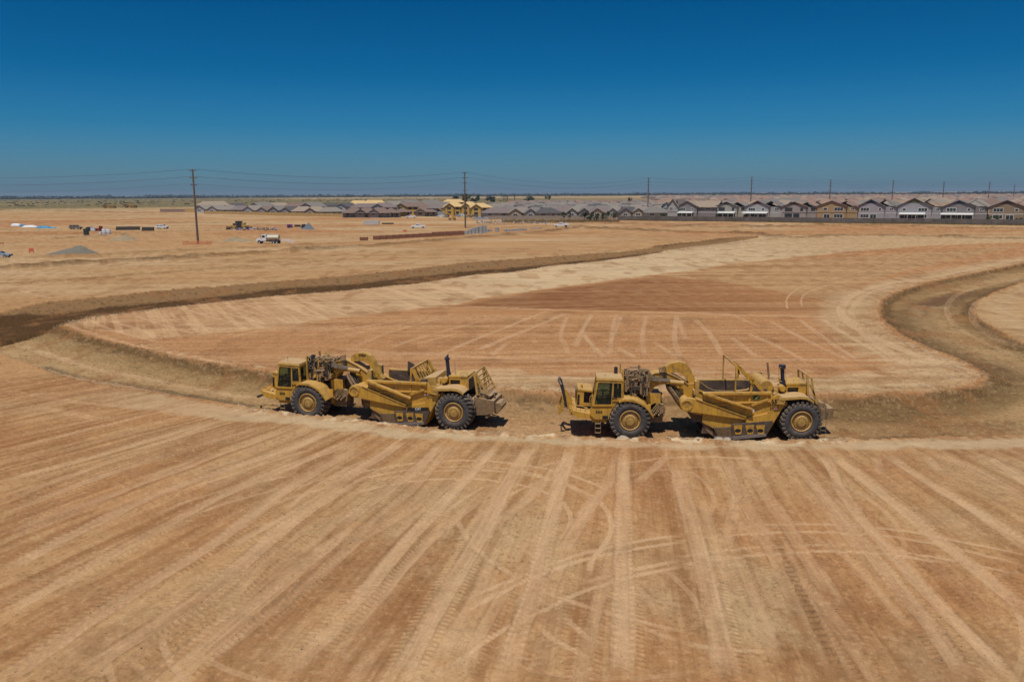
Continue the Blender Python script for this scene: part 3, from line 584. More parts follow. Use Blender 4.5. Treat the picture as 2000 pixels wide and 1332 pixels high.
# ---------------------------------------------------------------- materials
MATS = {}
def mat(name, rgb, rough=.6, metal=0, spec=.4, var=.12, vs=3.0, dust=0, dirt=0, dirtc=(.16, .10, .05), dustc=(.40, .27, .15), grime=0, streaks=0):
    if name in MATS: return MATS[name]
    m_ = bpy.data.materials.new(name); m_.use_nodes = True; t = m_.node_tree; b = t.nodes['Principled BSDF']
    b.inputs['Roughness'].default_value = rough; b.inputs['Metallic'].default_value = metal; b.inputs['Specular IOR Level'].default_value = spec
    tc = N_(t, 'ShaderNodeTexCoord'); n1 = N_(t, 'ShaderNodeTexNoise', i_Scale=vs, i_Detail=6.0, i_Roughness=.65); t.links.new(tc.outputs['Object'], n1.inputs['Vector'])
    mr = N_(t, 'ShaderNodeMapRange', i_1=.3, i_2=.7, i_3=1-var, i_4=1+var); t.links.new(n1.outputs[0], mr.inputs[0])
    vm = N_(t, 'ShaderNodeVectorMath', operation='SCALE'); vm.inputs[0].default_value = rgb; t.links.new(mr.outputs[0], vm.inputs['Scale'])
    out = vm.outputs[0]
    def layer(fac, c):
        nonlocal out
        x = N_(t, 'ShaderNodeMix', data_type='RGBA'); t.links.new(fac, x.inputs[0]); t.links.new(out, x.inputs[6]); x.inputs[7].default_value = (*c, 1); out = x.outputs[2]
    if dirt:
        n2 = N_(t, 'ShaderNodeTexNoise', i_Scale=vs*.9+.7, i_Detail=7.0, i_Roughness=.7); t.links.new(tc.outputs['Object'], n2.inputs['Vector'])
        r_ = N_(t, 'ShaderNodeMapRange', i_1=.52, i_2=.66, i_3=0, i_4=dirt); t.links.new(n2.outputs[0], r_.inputs[0]); layer(r_.outputs[0], dirtc)
    if grime:                                     # large worn and soiled areas, scratched bare spots
        n6 = N_(t, 'ShaderNodeTexNoise', i_Scale=.55, i_Detail=9.0, i_Roughness=.75); t.links.new(tc.outputs['Object'], n6.inputs['Vector'])
        r_ = N_(t, 'ShaderNodeMapRange', i_1=.5, i_2=.68, i_3=0, i_4=grime); t.links.new(n6.outputs[0], r_.inputs[0]); layer(r_.outputs[0], (rgb[0]*.62, rgb[1]*.66, rgb[2]*1.6))
        n7 = N_(t, 'ShaderNodeTexNoise', i_Scale=7.0, i_Detail=6.0, i_Roughness=.8); t.links.new(tc.outputs['Object'], n7.inputs['Vector'])
        r_ = N_(t, 'ShaderNodeMapRange', i_1=.62, i_2=.68, i_3=0, i_4=grime); t.links.new(n7.outputs[0], r_.inputs[0]); layer(r_.outputs[0], (.10, .07, .05))
    if streaks:
        mp = N_(t, 'ShaderNodeMapping'); mp.inputs['Scale'].default_value = (5, 5, .5); t.links.new(tc.outputs['Object'], mp.inputs[0])
        n3 = N_(t, 'ShaderNodeTexNoise', i_Scale=2.0, i_Detail=5.0); t.links.new(mp.outputs[0], n3.inputs['Vector'])
        r_ = N_(t, 'ShaderNodeMapRange', i_1=.5, i_2=.7, i_3=0, i_4=streaks); t.links.new(n3.outputs[0], r_.inputs[0]); layer(r_.outputs[0], dirtc)
    if dust:                                      # settled dust on surfaces that face up
        ge = N_(t, 'ShaderNodeNewGeometry'); sx = N_(t, 'ShaderNodeSeparateXYZ'); t.links.new(ge.outputs['Normal'], sx.inputs[0])
        r_ = N_(t, 'ShaderNodeMapRange', i_1=.2, i_2=.9, i_3=dust*.12, i_4=dust); t.links.new(sx.outputs['Z'], r_.inputs[0])
        m2 = N_(t, 'ShaderNodeMath', operation='MULTIPLY'); t.links.new(r_.outputs[0], m2.inputs[0])
        r3 = N_(t, 'ShaderNodeMapRange', i_1=.3, i_2=.6, i_3=.55, i_4=1.1); t.links.new(n1.outputs[0], r3.inputs[0]); t.links.new(r3.outputs[0], m2.inputs[1]); layer(m2.outputs[0], dustc)
    t.links.new(out, b.inputs['Base Color'])
    bp = N_(t, 'ShaderNodeBump', i_Strength=.25, i_Distance=.02); t.links.new(n1.outputs[0], bp.inputs['Height']); t.links.new(bp.outputs[0], b.inputs['Normal'])
    MATS[name] = m_; return m_
def glass(name, rgb, alpha=.5):
    if name in MATS: return MATS[name]
    m_ = bpy.data.materials.new(name); m_.use_nodes = True; t = m_.node_tree; b = t.nodes['Principled BSDF']; out = t.nodes['Material Output']
    b.inputs['Base Color'].default_value = (*rgb, 1); b.inputs['Roughness'].default_value = .08
    tr = N_(t, 'ShaderNodeBsdfTransparent'); tr.inputs[0].default_value = (.55, .68, .58, 1); mx = N_(t, 'ShaderNodeMixShader'); mx.inputs[0].default_value = alpha
    t.links.new(tr.outputs[0], mx.inputs[1]); t.links.new(b.outputs[0], mx.inputs[2]); t.links.new(mx.outputs[0], out.inputs[0]); MATS[name] = m_; return m_
# ================================================================ the two wheel tractor-scrapers
YEL = mat('yellow_paint', (.56,.30,.030), rough=.55, var=.12, vs=1.6, dust=.5, dirt=.75, dirtc=(.19,.115,.045), dustc=(.45,.31,.16), streaks=.55, grime=.7)
YELD = mat('dusty_yellow', (.46,.27,.055), rough=.75, var=.2, vs=3, dust=.8, dirt=.6, dirtc=(.20,.13,.06), dustc=(.46,.31,.17))
RUST = mat('dusty_brown_iron', (.22,.14,.07), rough=.85, var=.35, vs=4, dust=.7, dirt=.5, dirtc=(.10,.06,.03), dustc=(.38,.26,.15))
DARK = mat('worn_dark_steel', (.075,.055,.045), rough=.6, var=.4, vs=3, dust=.35, dirt=.6, dirtc=(.14,.09,.06))
STEEL = mat('scoured_steel', (.26,.24,.25), rough=.4, metal=.5, var=.2, vs=4, dirt=.4, dirtc=(.12,.09,.07))
BLK = mat('black_iron', (.02,.021,.028), rough=.5, var=.3, vs=5, dust=.25)
CHR = mat('chrome_rod', (.45,.45,.5), rough=.25, metal=.9, var=.05)
RUB = mat('tyre_rubber', (.045,.047,.054), rough=.8, var=.3, vs=2.2, dust=.4, dirt=.7, dirtc=(.13,.10,.07))
RUBT = mat('tyre_tread_rubber', (.085,.075,.066), rough=.9, var=.3, vs=4, dust=.5, dirt=.6, dirtc=(.16,.11,.07), dustc=(.30,.22,.14))
INT = mat('bowl_inside', (.085,.055,.04), rough=.8, var=.4, vs=2, dirt=.6, dirtc=(.19,.13,.08))
HOS = mat('black_hose', (.03,.025,.02), rough=.7, var=.3, vs=5, dust=.4)
WHT = mat('white_decal', (.7,.7,.72), rough=.5, var=.05); BLKP = mat('black_decal', (.015,.015,.015), rough=.5, var=.1)
GRND = mat('green_decal', (.02,.06,.02), rough=.5); GRNL = mat('pale_green_decal', (.45,.6,.12), rough=.5); PNK = mat('pink_decal', (.6,.35,.45), rough=.5)
CGL = glass('cab_glass', (.02,.035,.03), .42)
RT = 1.20
class Frame:
    def __init__(s, F, Rr, z, y0=-1.85):
        a = np.array(G(*F, z)); b = np.array(G(*Rr, z)); d = b-a; s.h = math.atan2(d[1], d[0]); s.wb = float(np.hypot(*d))
        s.ex = d/np.hypot(*d); s.ey = np.array([-s.ex[1], s.ex[0]]); s.z = z
        s.o = a-s.ey*y0
    def P(s, px, py, y):                         # pixel on the machine's vertical plane y -> local x, z
        v = ray(px, py); n = s.ey; t = (y-np.dot(np.array([0, 0])-s.o, n))/np.dot(v[:2], n)
        w = v[:2]*t; return (float(np.dot(w-s.o, s.ex)), float(H+v[2]*t-s.z))
FR = Frame((1230,860.5), (1564,863), -.7); FL = Frame((602,822.5), (886,843), -.7)
A_ = lambda a, b, y: FR.P(1080+a/7.4, 690+b/7.4, y)
B_ = lambda a, b, y: FR.P(1350+a/6.8966, 690+b/6.8966, y)
Z_ = lambda a, b, y: FR.P(1070+a/3.448, 680+b/3.448, y)
L_ = lambda a, b, y: FL.P(480+a/3.846, 660+b/3.846, y)
def pl(fn, y, *pts): return [fn(a, b, y) for a, b in pts]
def p3(fn, a, b, y): x, z = fn(a, b, y); return (x, y, z)
def grid_panel(mb, BL, BR, TR, TL, us, vs, holes, th):
    """plate with openings; corners 3-D, cuts in 0..1, holes as (i, j) cells"""
    BL, BR, TR, TL = map(Vector, (BL, BR, TR, TL)); nrm = (BR-BL).cross(TL-BL).normalized()*th
    def q(u, v): return (BL*(1-u)+BR*u)*(1-v)+(TL*(1-u)+TR*u)*v
    for i in range(len(us)-1):
        for j in range(len(vs)-1):
            c = [q(us[i], vs[j]), q(us[i+1], vs[j]), q(us[i+1], vs[j+1]), q(us[i], vs[j+1])]
            if (i, j) in holes: continue
            mb.loft([p+nrm*.5 for p in c], [p-nrm*.5 for p in c])
    return q
def make_wheel(root, x, side, seed):
    yo = side*1.85; c = (x, 0, RT); rnd = random.Random(seed)
    w = MB(); s = side; y1 = s*1.83; y0 = s*.88
    # tyre carcass: bead to shoulder to tread
    prof = [(.55,y0+s*.1),(.72,y0),(.95,y0-s*.02),(1.06,y0+s*.06),(1.11,y0+s*.16),(1.12,(y0+y1)/2),(1.11,y1-s*.16),(1.06,y1-s*.06),(.95,y1+s*.02),(.80,y1+s*.035),(.68,y1),(.60,y1-s*.07)]
    w.lathe(prof, c, 56); tyre = w.build('tyre', RUB, root, smooth=True)
    lg = MB(); nl = 26
    for half in (0, 1):
        for k in range(nl):
            t0 = 2*math.pi*(k+half*.5)/nl; yc = (y0+y1)/2
            ya = yc; yb = (y1+s*.03) if half == 0 else (y0-s*.03)
            def pt(th, r_, y): return (x+r_*math.cos(th), y, RT+r_*math.sin(th))
            sw = .16; dw = math.pi/nl*.46
            top = [pt(t0-dw, 1.20, ya), pt(t0+dw, 1.20, ya), pt(t0+dw+sw*.6, 1.20, ya+(yb-ya)*.7), pt(t0+dw+sw, 1.165, yb), pt(t0-dw*1.2+sw, 1.165, yb), pt(t0-dw+sw*.5, 1.20, ya+(yb-ya)*.7)]
            bot = [pt(t0-dw, 1.09, ya), pt(t0+dw, 1.09, ya), pt(t0+dw+sw*.6, 1.09, ya+(yb-ya)*.7), pt(t0+dw+sw*1.1, 0.97, yb), pt(t0-dw*1.2+sw*1.1, 0.97, yb), pt(t0-dw+sw*.5, 1.09, ya+(yb-ya)*.7)]
            lg.loft(top, bot)
    lg.build('tread', RUBT, tyre)
    r = MB(); ri = s
    r.lathe([(.62,y1-ri*.06),(.60,y1-ri*.01),(.565,y1),(.55,y1-ri*.10),(.50,y1-ri*.13),(.47,y1-ri*.10),(.34,y1-ri*.08),(.31,y1-ri*.03),(.16,y1-ri*.01),(.0001,y1)], c, 40)
    b = r; b.cur = 1
    for k in range(24):
        a = 2*math.pi*k/24; b.cyl((x+.43*math.cos(a), y1-ri*.10, RT+.43*math.sin(a)), (x+.43*math.cos(a), y1-ri*.045, RT+.43*math.sin(a)), .022, n=6)
    for k in range(12):
        a = 2*math.pi*k/12+.1; b.cyl((x+.245*math.cos(a), y1-ri*.05, RT+.245*math.sin(a)), (x+.245*math.cos(a), y1+ri*.01, RT+.245*math.sin(a)), .025, n=6)
    r.build('rim', [YELD, RUST], root, smooth=True)
def engine_pile(root, name, x0, x1, y0, y1, z0, z1, seed, mats, n=70):
    rnd = random.Random(seed); core = MB()
    core.box((x0+.1, y0+.35, z0), (x1-.1, y1-.35, z1-.55)); core.box((x0+.25, y0+.2, z0+.25), (x1-.25, y1-.2, z1-.75))
    core.cur = 1
    for k in range(7): xx = x0+.12+(x1-x0-.24)*k/6.5; core.box((xx, y0+.18, z1-.6), (xx+.15, y0+.5, z1-.18)); core.box((xx, y1-.5, z1-.6), (xx+.15, y1-.18, z1-.2))
    e = core.build(name, [BLK, mats[0]], root)
    for mi, mt in enumerate(mats):
        p = MB()
        for k in range(n//len(mats)):
            a = Vector((rnd.uniform(x0, x1), rnd.choice([y0+rnd.uniform(0, .4), rnd.uniform(y0, y1)]), rnd.uniform(z0, z1)))
            path = [a]; d = rnd.choice([0, 0, 1, 2])
            for q in range(rnd.randint(2, 4)):
                st = [0, 0, 0]; st[d] = rnd.choice([-1, 1])*rnd.uniform(.15, .6); d = rnd.choice([0, 1, 2])
                b = path[-1]+Vector(st)+Vector((rnd.uniform(-.08, .08), rnd.uniform(-.05, .05), rnd.uniform(-.08, .08)))
                b.x = min(max(b.x, x0), x1); b.y = min(max(b.y, y0), y1); b.z = min(max(b.z, z0), z1); path.append(b)
            p.tube(path, rnd.choice([.022, .03, .045, .07]), 6)
        for row in range(2):                       # wavy manifolds and pipes lying across the top
            yy = y0+.1+row*.4; zz = z1-.04-.06*row-.05*mi
            p.tube([(x0+(x1-x0)*q/14, yy+.03*math.sin(q*2+row+mi), zz+.08*math.sin(q*1.7+row*2+mi*3)-(.10*mi)) for q in range(15)], .034-.008*mi, 6)
        for q in range(7):
            xx = rnd.uniform(x0, x1-.15); zc = rnd.uniform(z0, z1-.35); hh_ = rnd.uniform(.1, .35); p.box((xx, y0+rnd.uniform(-.03,.1), zc), (xx+rnd.uniform(.08,.35), y0+.4, zc+hh_))
            xx = rnd.uniform(x0, x1); zc = rnd.uniform(z0, z1-.6); p.cyl((xx, y0-.02, zc), (xx+rnd.uniform(-.12,.12), y0+.05, zc+rnd.uniform(.3,.8)), rnd.choice([.025,.04,.07]), n=8)
        for q in range(5):
            xx = rnd.uniform(x0+.1, x1-.2); zz = rnd.uniform(z0+.2, z1-.3); p.cyl((xx, y0+rnd.uniform(-.02, .1), zz), (xx, y0+.45, zz), rnd.uniform(.06, .16), n=12)
        p.build('pipework', mt, e)
    return e
def make_scraper(fr, variant, label):
    LEFT = variant == 'left'
    root = empty('wheel_tractor_scraper', (fr.o[0], fr.o[1], fr.z), fr.h, label=label, cat='scraper', group='yellow earthmoving scrapers parked nose to tail in the sunken road')
    for k, (x, s_) in enumerate([(0, -1), (0, 1), (fr.wb, -1), (fr.wb, 1)]):
        e = empty('wheel'); e.parent = root; make_wheel(e, x, s_, k+LEFT*10)
    wb = fr.wb; sx = wb/FR.wb
    # ---- tractor frame, deck and lower body
    m = MB()
    m.prism(pl(A_, -1.6, (265,800),(290,828),(535,878),(600,885),(600,952),(350,928),(285,880),(255,835)), -1.6, -.2)
    m.prism(pl(A_, -1.6, (265,800),(290,828),(535,878),(600,885),(600,952),(350,928),(285,880),(255,835)), -.2, 1.5)
    m.prism(pl(A_, -1.72, (566,760),(850,760),(851,692),(1003,692),(955,702),(900,745),(853,805),(825,870),(805,955),(600,952),(535,885),(550,800)), -1.72, -1.5)
    m.box((-2.0, -.85, .95), (1.3, .85, 1.9)); m.box((-2.2, -1.5, 1.0), (-1.35, 1.4, 1.5))
    m.cyl((0, -.95, RT), (0, .95, RT), .32, n=14)
    for a in range(4): m.bar(p3(A_, 270+a*65, 800+a*6, -1.2), p3(A_, 270+a*65, 800+a*6, 1.2), .05, .05, (1, 0, 0))
    m.build('tractor_frame', YEL, root)
    g = MB()
    for (a, b, c, d) in [(620,832,705,868)]:
        for k in range(4): g.prism(pl(A_, -1.74, (a+k*25, b), (a+k*25+17, b+1), (a+k*25+17, d), (a+k*25, d-1)), -1.735, -1.722)
    g.prism(pl(A_, -1.74, (715,902),(795,905),(795,950),(715,948)), -1.74, -1.722)
    g.prism(pl(A_, -1.74, (635,742),(672,744),(672,768),(635,766)), -1.74, -1.722); g.split('vent_slot', BLKP, root)
    # ---- hood
    hd = MB(); y = -.75
    grid_panel(hd, p3(A_,340,750,y), p3(A_,572,765,y), p3(A_,572,545,y), p3(A_,365,520,y), [0,.42,.95,1], [0,.2,.9,1], {(1,1)}, .05)
    a, b, c, d = A_(340,750,y), A_(572,765,y), A_(572,545,y), A_(365,520,y)
    hd.loft([(a[0],.75,a[1]),(b[0],.75,b[1]),(c[0],.75,c[1]),(d[0],.75,d[1])], [(a[0],.70,a[1]),(b[0],.70,b[1]),(c[0],.70,c[1]),(d[0],.70,d[1])])
    hd.loft([(d[0]-.03,-.8,d[1]+.03),(c[0],-.8,c[1]+.03),(c[0],.8,c[1]+.05),(d[0]-.03,.8,d[1]+.05)], [(d[0]-.03,-.8,d[1]-.07),(c[0],-.8,c[1]-.07),(c[0],.8,c[1]-.05),(d[0]-.03,.8,d[1]-.05)])
    hd.loft([(a[0]-.02,-.75,a[1]),(a[0]-.02,.75,a[1]),(d[0]-.02,.75,d[1]),(d[0]-.02,-.75,d[1])], [(a[0]+.08,-.75,a[1]),(a[0]+.08,.75,a[1]),(d[0]+.08,.75,d[1]),(d[0]+.08,-.75,d[1])])
    hd.cyl((d[0]+.22,-.45,d[1]), (d[0]+.22,-.45,d[1]+.22), .07, n=10)
    ho = hd.build('hood', YEL, root)
    lv = MB(); lv.prism(pl(A_, -.79, (357,595),(387,600),(380,745),(348,740)), -.795, -.778); lv.box((a[0]-.035,-.6,a[1]+.15), (a[0]-.022,.6,d[1]-.12)); lv.build('grille', BLKP, ho)
    hb = MB(); hb.box((a[0]+.3,-.5,a[1]), (b[0]-.1,.5,c[1]-.15)); hb.cyl((a[0]+1.0,-.6,a[1]+.45), (a[0]+1.0,.6,a[1]+.45), .25); hb.build('engine_block', BLK, ho)
    ra = MB(); ra.tube([p3(A_,530,710,-1.2), p3(A_,532,650,-1.2), p3(A_,550,615,-1.2), p3(A_,580,612,-1.2)], .025, 6); ra.tube([p3(A_,300,790,-1.3), p3(A_,300,750,-1.3), p3(A_,420,765,-1.3), p3(A_,500,790,-1.3)], .025, 6); ra.build('handrail', YEL, root)
    # ---- cab
    cab = MB(); y = -1.75; yf = -.4
    W = []
    for yy, th in ((y, .06), (yf, .05)):
        f_ = lambda a, b: (A_(a, b, -1.75)[0], yy, A_(a, b, -1.75)[1])
        q = grid_panel(cab, f_(566,762), f_(852,762), f_(868,388), f_(645,376), [0,.11,.94,1], [0,.09,.36,.385,.88,1], {(1,1),(1,3)}, th)
        W.append([q(.11,.09), q(.94,.09), q(.94,.36), q(.11,.36)]); W.append([q(.11,.385), q(.94,.385), q(.94,.88), q(.11,.88)])
        q = grid_panel(cab, f_(852,692), f_(1003,692), f_(1003,390), f_(868,388), [0,.14,.86,1], [0,.2,.84,1], {(1,1)}, th)
        W.append([q(.14,.2), q(.86,.2), q(.86,.84), q(.14,.84)])
    bl = A_(566,762,-1.75); tl = A_(645,376,-1.75); br = A_(1003,692,-1.75); trr = A_(1003,390,-1.75)
    q = grid_panel(cab, (bl[0],y,bl[1]), (bl[0],yf,bl[1]), (tl[0],yf,tl[1]), (tl[0],y,tl[1]), [0,.07,.93,1], [0,.25,.93,1], {(1,1)}, .05); W.append([q(.07,.25), q(.93,.25), q(.93,.93), q(.07,.93)])
    q = grid_panel(cab, (br[0],y,br[1]), (br[0],yf,br[1]), (trr[0],yf,trr[1]), (trr[0],y,trr[1]), [0,.08,.92,1], [0,.12,.88,1], {(1,1)}, .05); W.append([q(.08,.12), q(.92,.12), q(.92,.88), q(.08,.88)])
    cab.box((bl[0], y+.03, bl[1]-.05), (br[0], yf, bl[1]))
    cabo = cab.build('cab', YEL, root)
    gl = MB()
    for qd in W: gl.add(qd, [(0,1,2,3)])
    gl.build('cab_window', CGL, cabo)
    rf = MB(); rf.loft([(tl[0]-.08,y-.06,tl[1]-.03),(trr[0]+.06,y-.06,trr[1]-.03),(trr[0]+.06,yf+.06,trr[1]-.03),(tl[0]-.08,yf+.06,tl[1]-.03)], [(tl[0]-.04,y-.03,tl[1]+.10),(trr[0]+.03,y-.03,trr[1]+.10),(trr[0]+.03,yf+.03,trr[1]+.12),(tl[0]-.04,yf+.03,tl[1]+.12)])
    rf.build('cab_roof', YELD, cabo)
    fm = MB()                                     # black rubber round the door glass
    for qd in W[:3]:
        for k in range(4): fm.bar(Vector(qd[k])+Vector((0,-.035,0)), Vector(qd[(k+1) % 4])+Vector((0,-.035,0)), .012, .035)
    fm.build('window_seal', BLKP, cabo)
    st = MB(); cx = (bl[0]+br[0])/2+.25; st.box((cx-.25,-1.3,bl[1]), (cx+.3,-.8,bl[1]+.45)); st.box((cx+.2,-1.3,bl[1]+.4), (cx+.35,-.8,bl[1]+1.15)); st.cyl((bl[0]+.55,-1.05,bl[1]), (bl[0]+.7,-1.05,bl[1]+.75), .04); st.lathe([(.2,0),(.23,.02),(.2,.04)], (bl[0]+.72,-1.05,bl[1]+.75), 16, 'z'); st.build('driver_seat', BLKP, cabo)
    an = MB(); an.cyl((tl[0]+.45,-1.4,tl[1]+.1), (tl[0]+.45,-1.4,tl[1]+(.42 if LEFT else .25)), .012, n=5); an.build('antenna', BLK, cabo)
    # ---- front fenders
    for s_ in (-1, 1):
        f = MB(); up = pl(A_, -1.86, (955,690),(1003,668),(1100,664),(1200,682),(1245,700),(1325,758),(1400,830),(1452,908))
        up = [(a*max(1, 1.255/math.hypot(a, b-RT)), RT+(b-RT)*max(1, 1.255/math.hypot(a, b-RT))) for a, b in up]
        lo = [(a+.03*math.cos(2.2-i*.18), b-.05) for i, (a, b) in enumerate(up)]
        for i in range(len(up)-1):
            f.prism([up[i], up[i+1], lo[i+1], lo[i]], s_*1.88, s_*.92)
            f.prism([up[i], up[i+1], (up[i+1][0], up[i+1][1]-.12), (up[i][0], up[i][1]-.12)], s_*1.90, s_*1.86)
        f.prism(pl(A_, -.95, (1003,600),(1190,615),(1330,690),(1430,860),(1370,860),(1250,730),(1003,690)), s_*.92, s_*.86)
        f.build('front_fender', YEL, root)
    # ---- ladder
    l = MB(); xs = [A_(612,950,-1.7)[0], A_(690,950,-1.7)[0]]; z1 = 1.05; z0 = .42
    for xx in xs: l.bar((xx,-1.7,z1), (xx,-1.7,z0), .03, .03)
    for k in range(3): zz = z1-.08-k*(z1-z0-.08)/2; l.box((xs[0], -1.75, zz-.015), (xs[1], -1.62, zz+.015))
    l.build('ladder', RUST, root)
    # ---- push bail and hook plates at the nose
    b = MB()
    if LEFT:
        pts = [p3(L_,150,418,-.5), p3(L_,115,430,-.52), p3(L_,92,440,-.4), p3(L_,92,440,.4)]
        pts = pts+[(p[0], .5, p[2]) for p in pts[1::-1]]
    else:
        pts = [p3(A_,190,775,-.55), p3(A_,160,600,-.55), p3(A_,118,450,-.55), p3(A_,96,400,-.38), p3(A_,90,392,-.1)]; pts = pts+[(p[0], -p[1], p[2]) for p in pts[::-1]]
    b.tube(pts, .085, 10); bail = b.build('push_bail', HOS if LEFT else BLK, root)
    k = MB()
    if LEFT:
        k.prism(pl(L_, -.6, (155,385),(200,340),(240,360),(245,450),(180,455),(150,420)), -.62, -.5); k.prism(pl(L_, -.6, (155,385),(200,340),(240,360),(245,450),(180,455),(150,420)), .5, .62)
    else:
        for yy in (-.5, .42):
            k.prism(pl(A_, -.5, (172,570),(200,585),(245,660),(300,745),(285,790),(200,800)), yy, yy+.08)
        k.prism(pl(A_, -.6, (128,680),(165,690),(150,800),(135,860),(95,865),(62,870)), -.62, -.54); k.prism(pl(A_, -.6, (128,680),(165,690),(150,800),(135,860),(95,865),(62,870)), .54, .62)
        k.bar(p3(A_,100,850,-.6), (A_(100,850,-.6)[0], .6, A_(100,850,-.6)[1]), .06, .2, (1,0,0))
    x0, z0 = A_(250,810,-1.2); k.box((x0-.02,-1.3,z0-.3), (x0+.25,1.3,z0+.05)); k.build('hitch_plate', YEL, root)
    # ---- tractor engine (covers are off), stack, frame post
    ex0 = A_(1015,300,-.8)[0]; ex1 = A_(1400,300,-.8)[0]; ez1 = A_(1100,215,0)[1]; ez0 = A_(1100,620,-.9)[1]
    engine_pile(root, 'engine', ex0, ex1, -.95, .85, ez0, ez1, 5+LEFT, [RUST, YELD if LEFT else RUST, HOS], 90)
    m = MB(); m.prism(pl(A_, -.9, (1003,230),(1022,230),(1022,610),(1003,610)), -1.0, -.85); m.prism(pl(A_, -.9, (1003,230),(1022,230),(1022,610),(1003,610)), .7, .85); m.box((ex0-.1,-1.0,ez0-.2),(ex0,.85,ez0+.9)); m.build('frame_post', YEL, root)
    m = MB(); p = p3(A_, 905, 330, -.5); t = p3(A_, 910, 195, -.5)
    if LEFT: p = p3(L_, 495, 300, -.9); t = p3(L_, 503, 125, -.9)
    m.cyl((p[0],p[1],p[2]-.8), (t[0],t[1],t[2]-.1), .11, n=12); m.cyl((t[0],t[1],t[2]-.12), t, .11, .09, n=12); m.build('exhaust_stack', BLK, root)
    # ---- gooseneck
    m = MB(); m.prism(pl(Z_, -.42, (672,310),(664,262),(688,215),(700,176),(725,166),(800,162),(850,184),(905,214),(945,242),(1000,236),(1010,330),(960,350),(925,350),(880,300),(850,264),(800,241),(752,246),(714,264),(694,310)), -.42, .42)
    m.box((Z_(672,310,-.42)[0]-.1,-.6,1.1), (Z_(700,310,-.42)[0]+.5,.6,Z_(672,300,-.42)[1])); nk = m.build('gooseneck', YEL, root)
    m = MB(); rim_ = pl(Z_, -.45, (700,176),(725,166),(800,162),(850,184),(905,214),(945,242)); 
    for i in range(5): m.bar((rim_[i][0],-.42,rim_[i][1]-.02), (rim_[i+1][0],-.42,rim_[i+1][1]-.02), .1, .05)
    lo_ = pl(Z_, -.45, (700,190),(800,186),(850,205),(900,232)); 
    for i in range(3): m.bar((lo_[i][0],-.44,lo_[i][1]-.16), (lo_[i+1][0],-.44,lo_[i+1][1]-.16), .06, .03)
    m.build('neck_flange', YELD, nk)
    ar = MB(); cres = pl(Z_, -.25, (775,168),(790,130),(830,103),(885,93),(930,105),(964,142),(985,195),(998,240),(992,282),(974,282),(957,255),(940,215),(915,183),(880,163),(850,166),(800,170))
    if LEFT: cres = pl(L_, -.25, (790,162),(795,135),(835,115),(885,112),(930,135),(958,180),(975,225),(1005,280),(1030,310),(1010,330),(985,300),(950,240),(925,200),(890,175),(850,172),(800,180))
    ar.prism(cres, -.25, .25); arch = ar.build('lift_arm', YEL, root)
    m = MB()
    for yy in (-.7, .7):
        m.cyl((A_(1690,413,-.7)[0],yy,A_(1690,413,-.7)[1]), (A_(1885,432,-.7)[0],yy,A_(1885,432,-.7)[1]), .135, n=14)
    m.split('steering_cylinder', YELD, root)
    m = MB()
    for yy in (-.7, .7): m.cyl((A_(1370,385,-.7)[0],yy,A_(1370,385,-.7)[1]), (A_(1700,413,-.7)[0],yy,A_(1700,413,-.7)[1]), .055, n=10)
    m.split('cylinder_rod', CHR, root)
    h = MB(); rnd = random.Random(3+LEFT)
    for k in range(7):
        o = rnd.uniform(-25, 25); yy = -.5-.08*k*.5
        h.tube([p3(A_,1400+o,300+k*12,yy), p3(A_,1480+o,340+k*10,yy-.05), p3(A_,1600,360+k*8+o*.3,yy-.08), p3(A_,1720+o,375+k*6,yy-.05), p3(A_,1790+o,400+k*8,yy)], .03, 6)
    for k in range(11):
        o = k*9; yy = -.45-.05*(k % 4)
        h.tube([p3(Z_,812+o*.6,248+o*.3,yy), p3(Z_,840+o*.5,300,yy-.1), p3(Z_,875+o*.4,345,yy-.12), p3(Z_,905+o*.3,395,yy-.05)], rnd.choice([.03,.045,.06]), 6)
    for k in range(5): h.tube([p3(A_,1530+k*22,210-k*6,-.5), p3(A_,1550+k*22,280,-.6), p3(A_,1600+k*10,340,-.6), p3(A_,1605+k*10,420,-.6)], .028, 6)
    h.build('hose', HOS, root)
    hh = MB()
    for k in range(10):
        o = rnd.uniform(-20, 20); yy = -.5-.06*(k % 5)
        hh.tube([p3(Z_,815+o*.5,262,yy), p3(Z_,848+o,310+o*.3,yy-.1), p3(Z_,880+o,360,yy-.12), p3(Z_,912+o*.5,410,yy-.02)], rnd.choice([.035,.05,.07]), 6)
    hh.prism(pl(Z_, -.55, (806,262),(825,250),(880,300),(930,350),(925,420),(890,395),(850,340),(815,300)), -.5, .5)
    hh.build('hitch_linkage', RUST, root)
    # hitch casting behind the tractor
    m = MB(); m.box((A_(1390,0,-.6)[0]+.0,-.55,.75), (A_(1615,0,-.6)[0],.55,1.35)); m.prism(pl(A_, -.6, (1400,760),(1470,720),(1600,740),(1630,800),(1610,900),(1560,960),(1420,955)), -.6, .6)
    for k in range(9): xx = A_(1420+k*22,0,-.7)[0]; m.cyl((xx,-.75,1.2+.1*(k % 3)), (xx+.1,-.5,1.5+.08*(k % 2)), .06, n=8)
    for k in range(6): m.tube([p3(A_,1400+k*30,900-k*6,-.7), p3(A_,1450+k*26,800+k*12,-.75), p3(A_,1520+k*12,720+k*20,-.7)], .035, 6)
    m.build('hitch_casting', RUST, root)
    m = MB(); m.prism(pl(A_, -.3, (1375,590),(1570,590),(1570,740),(1375,760)), -.3, .45)
    for xx in (1445, 1550): m.cyl(p3(A_,xx,590,-.1), p3(A_,xx,565,-.1), .12, n=10)
    m.build('hydraulic_tank', BLK, root)
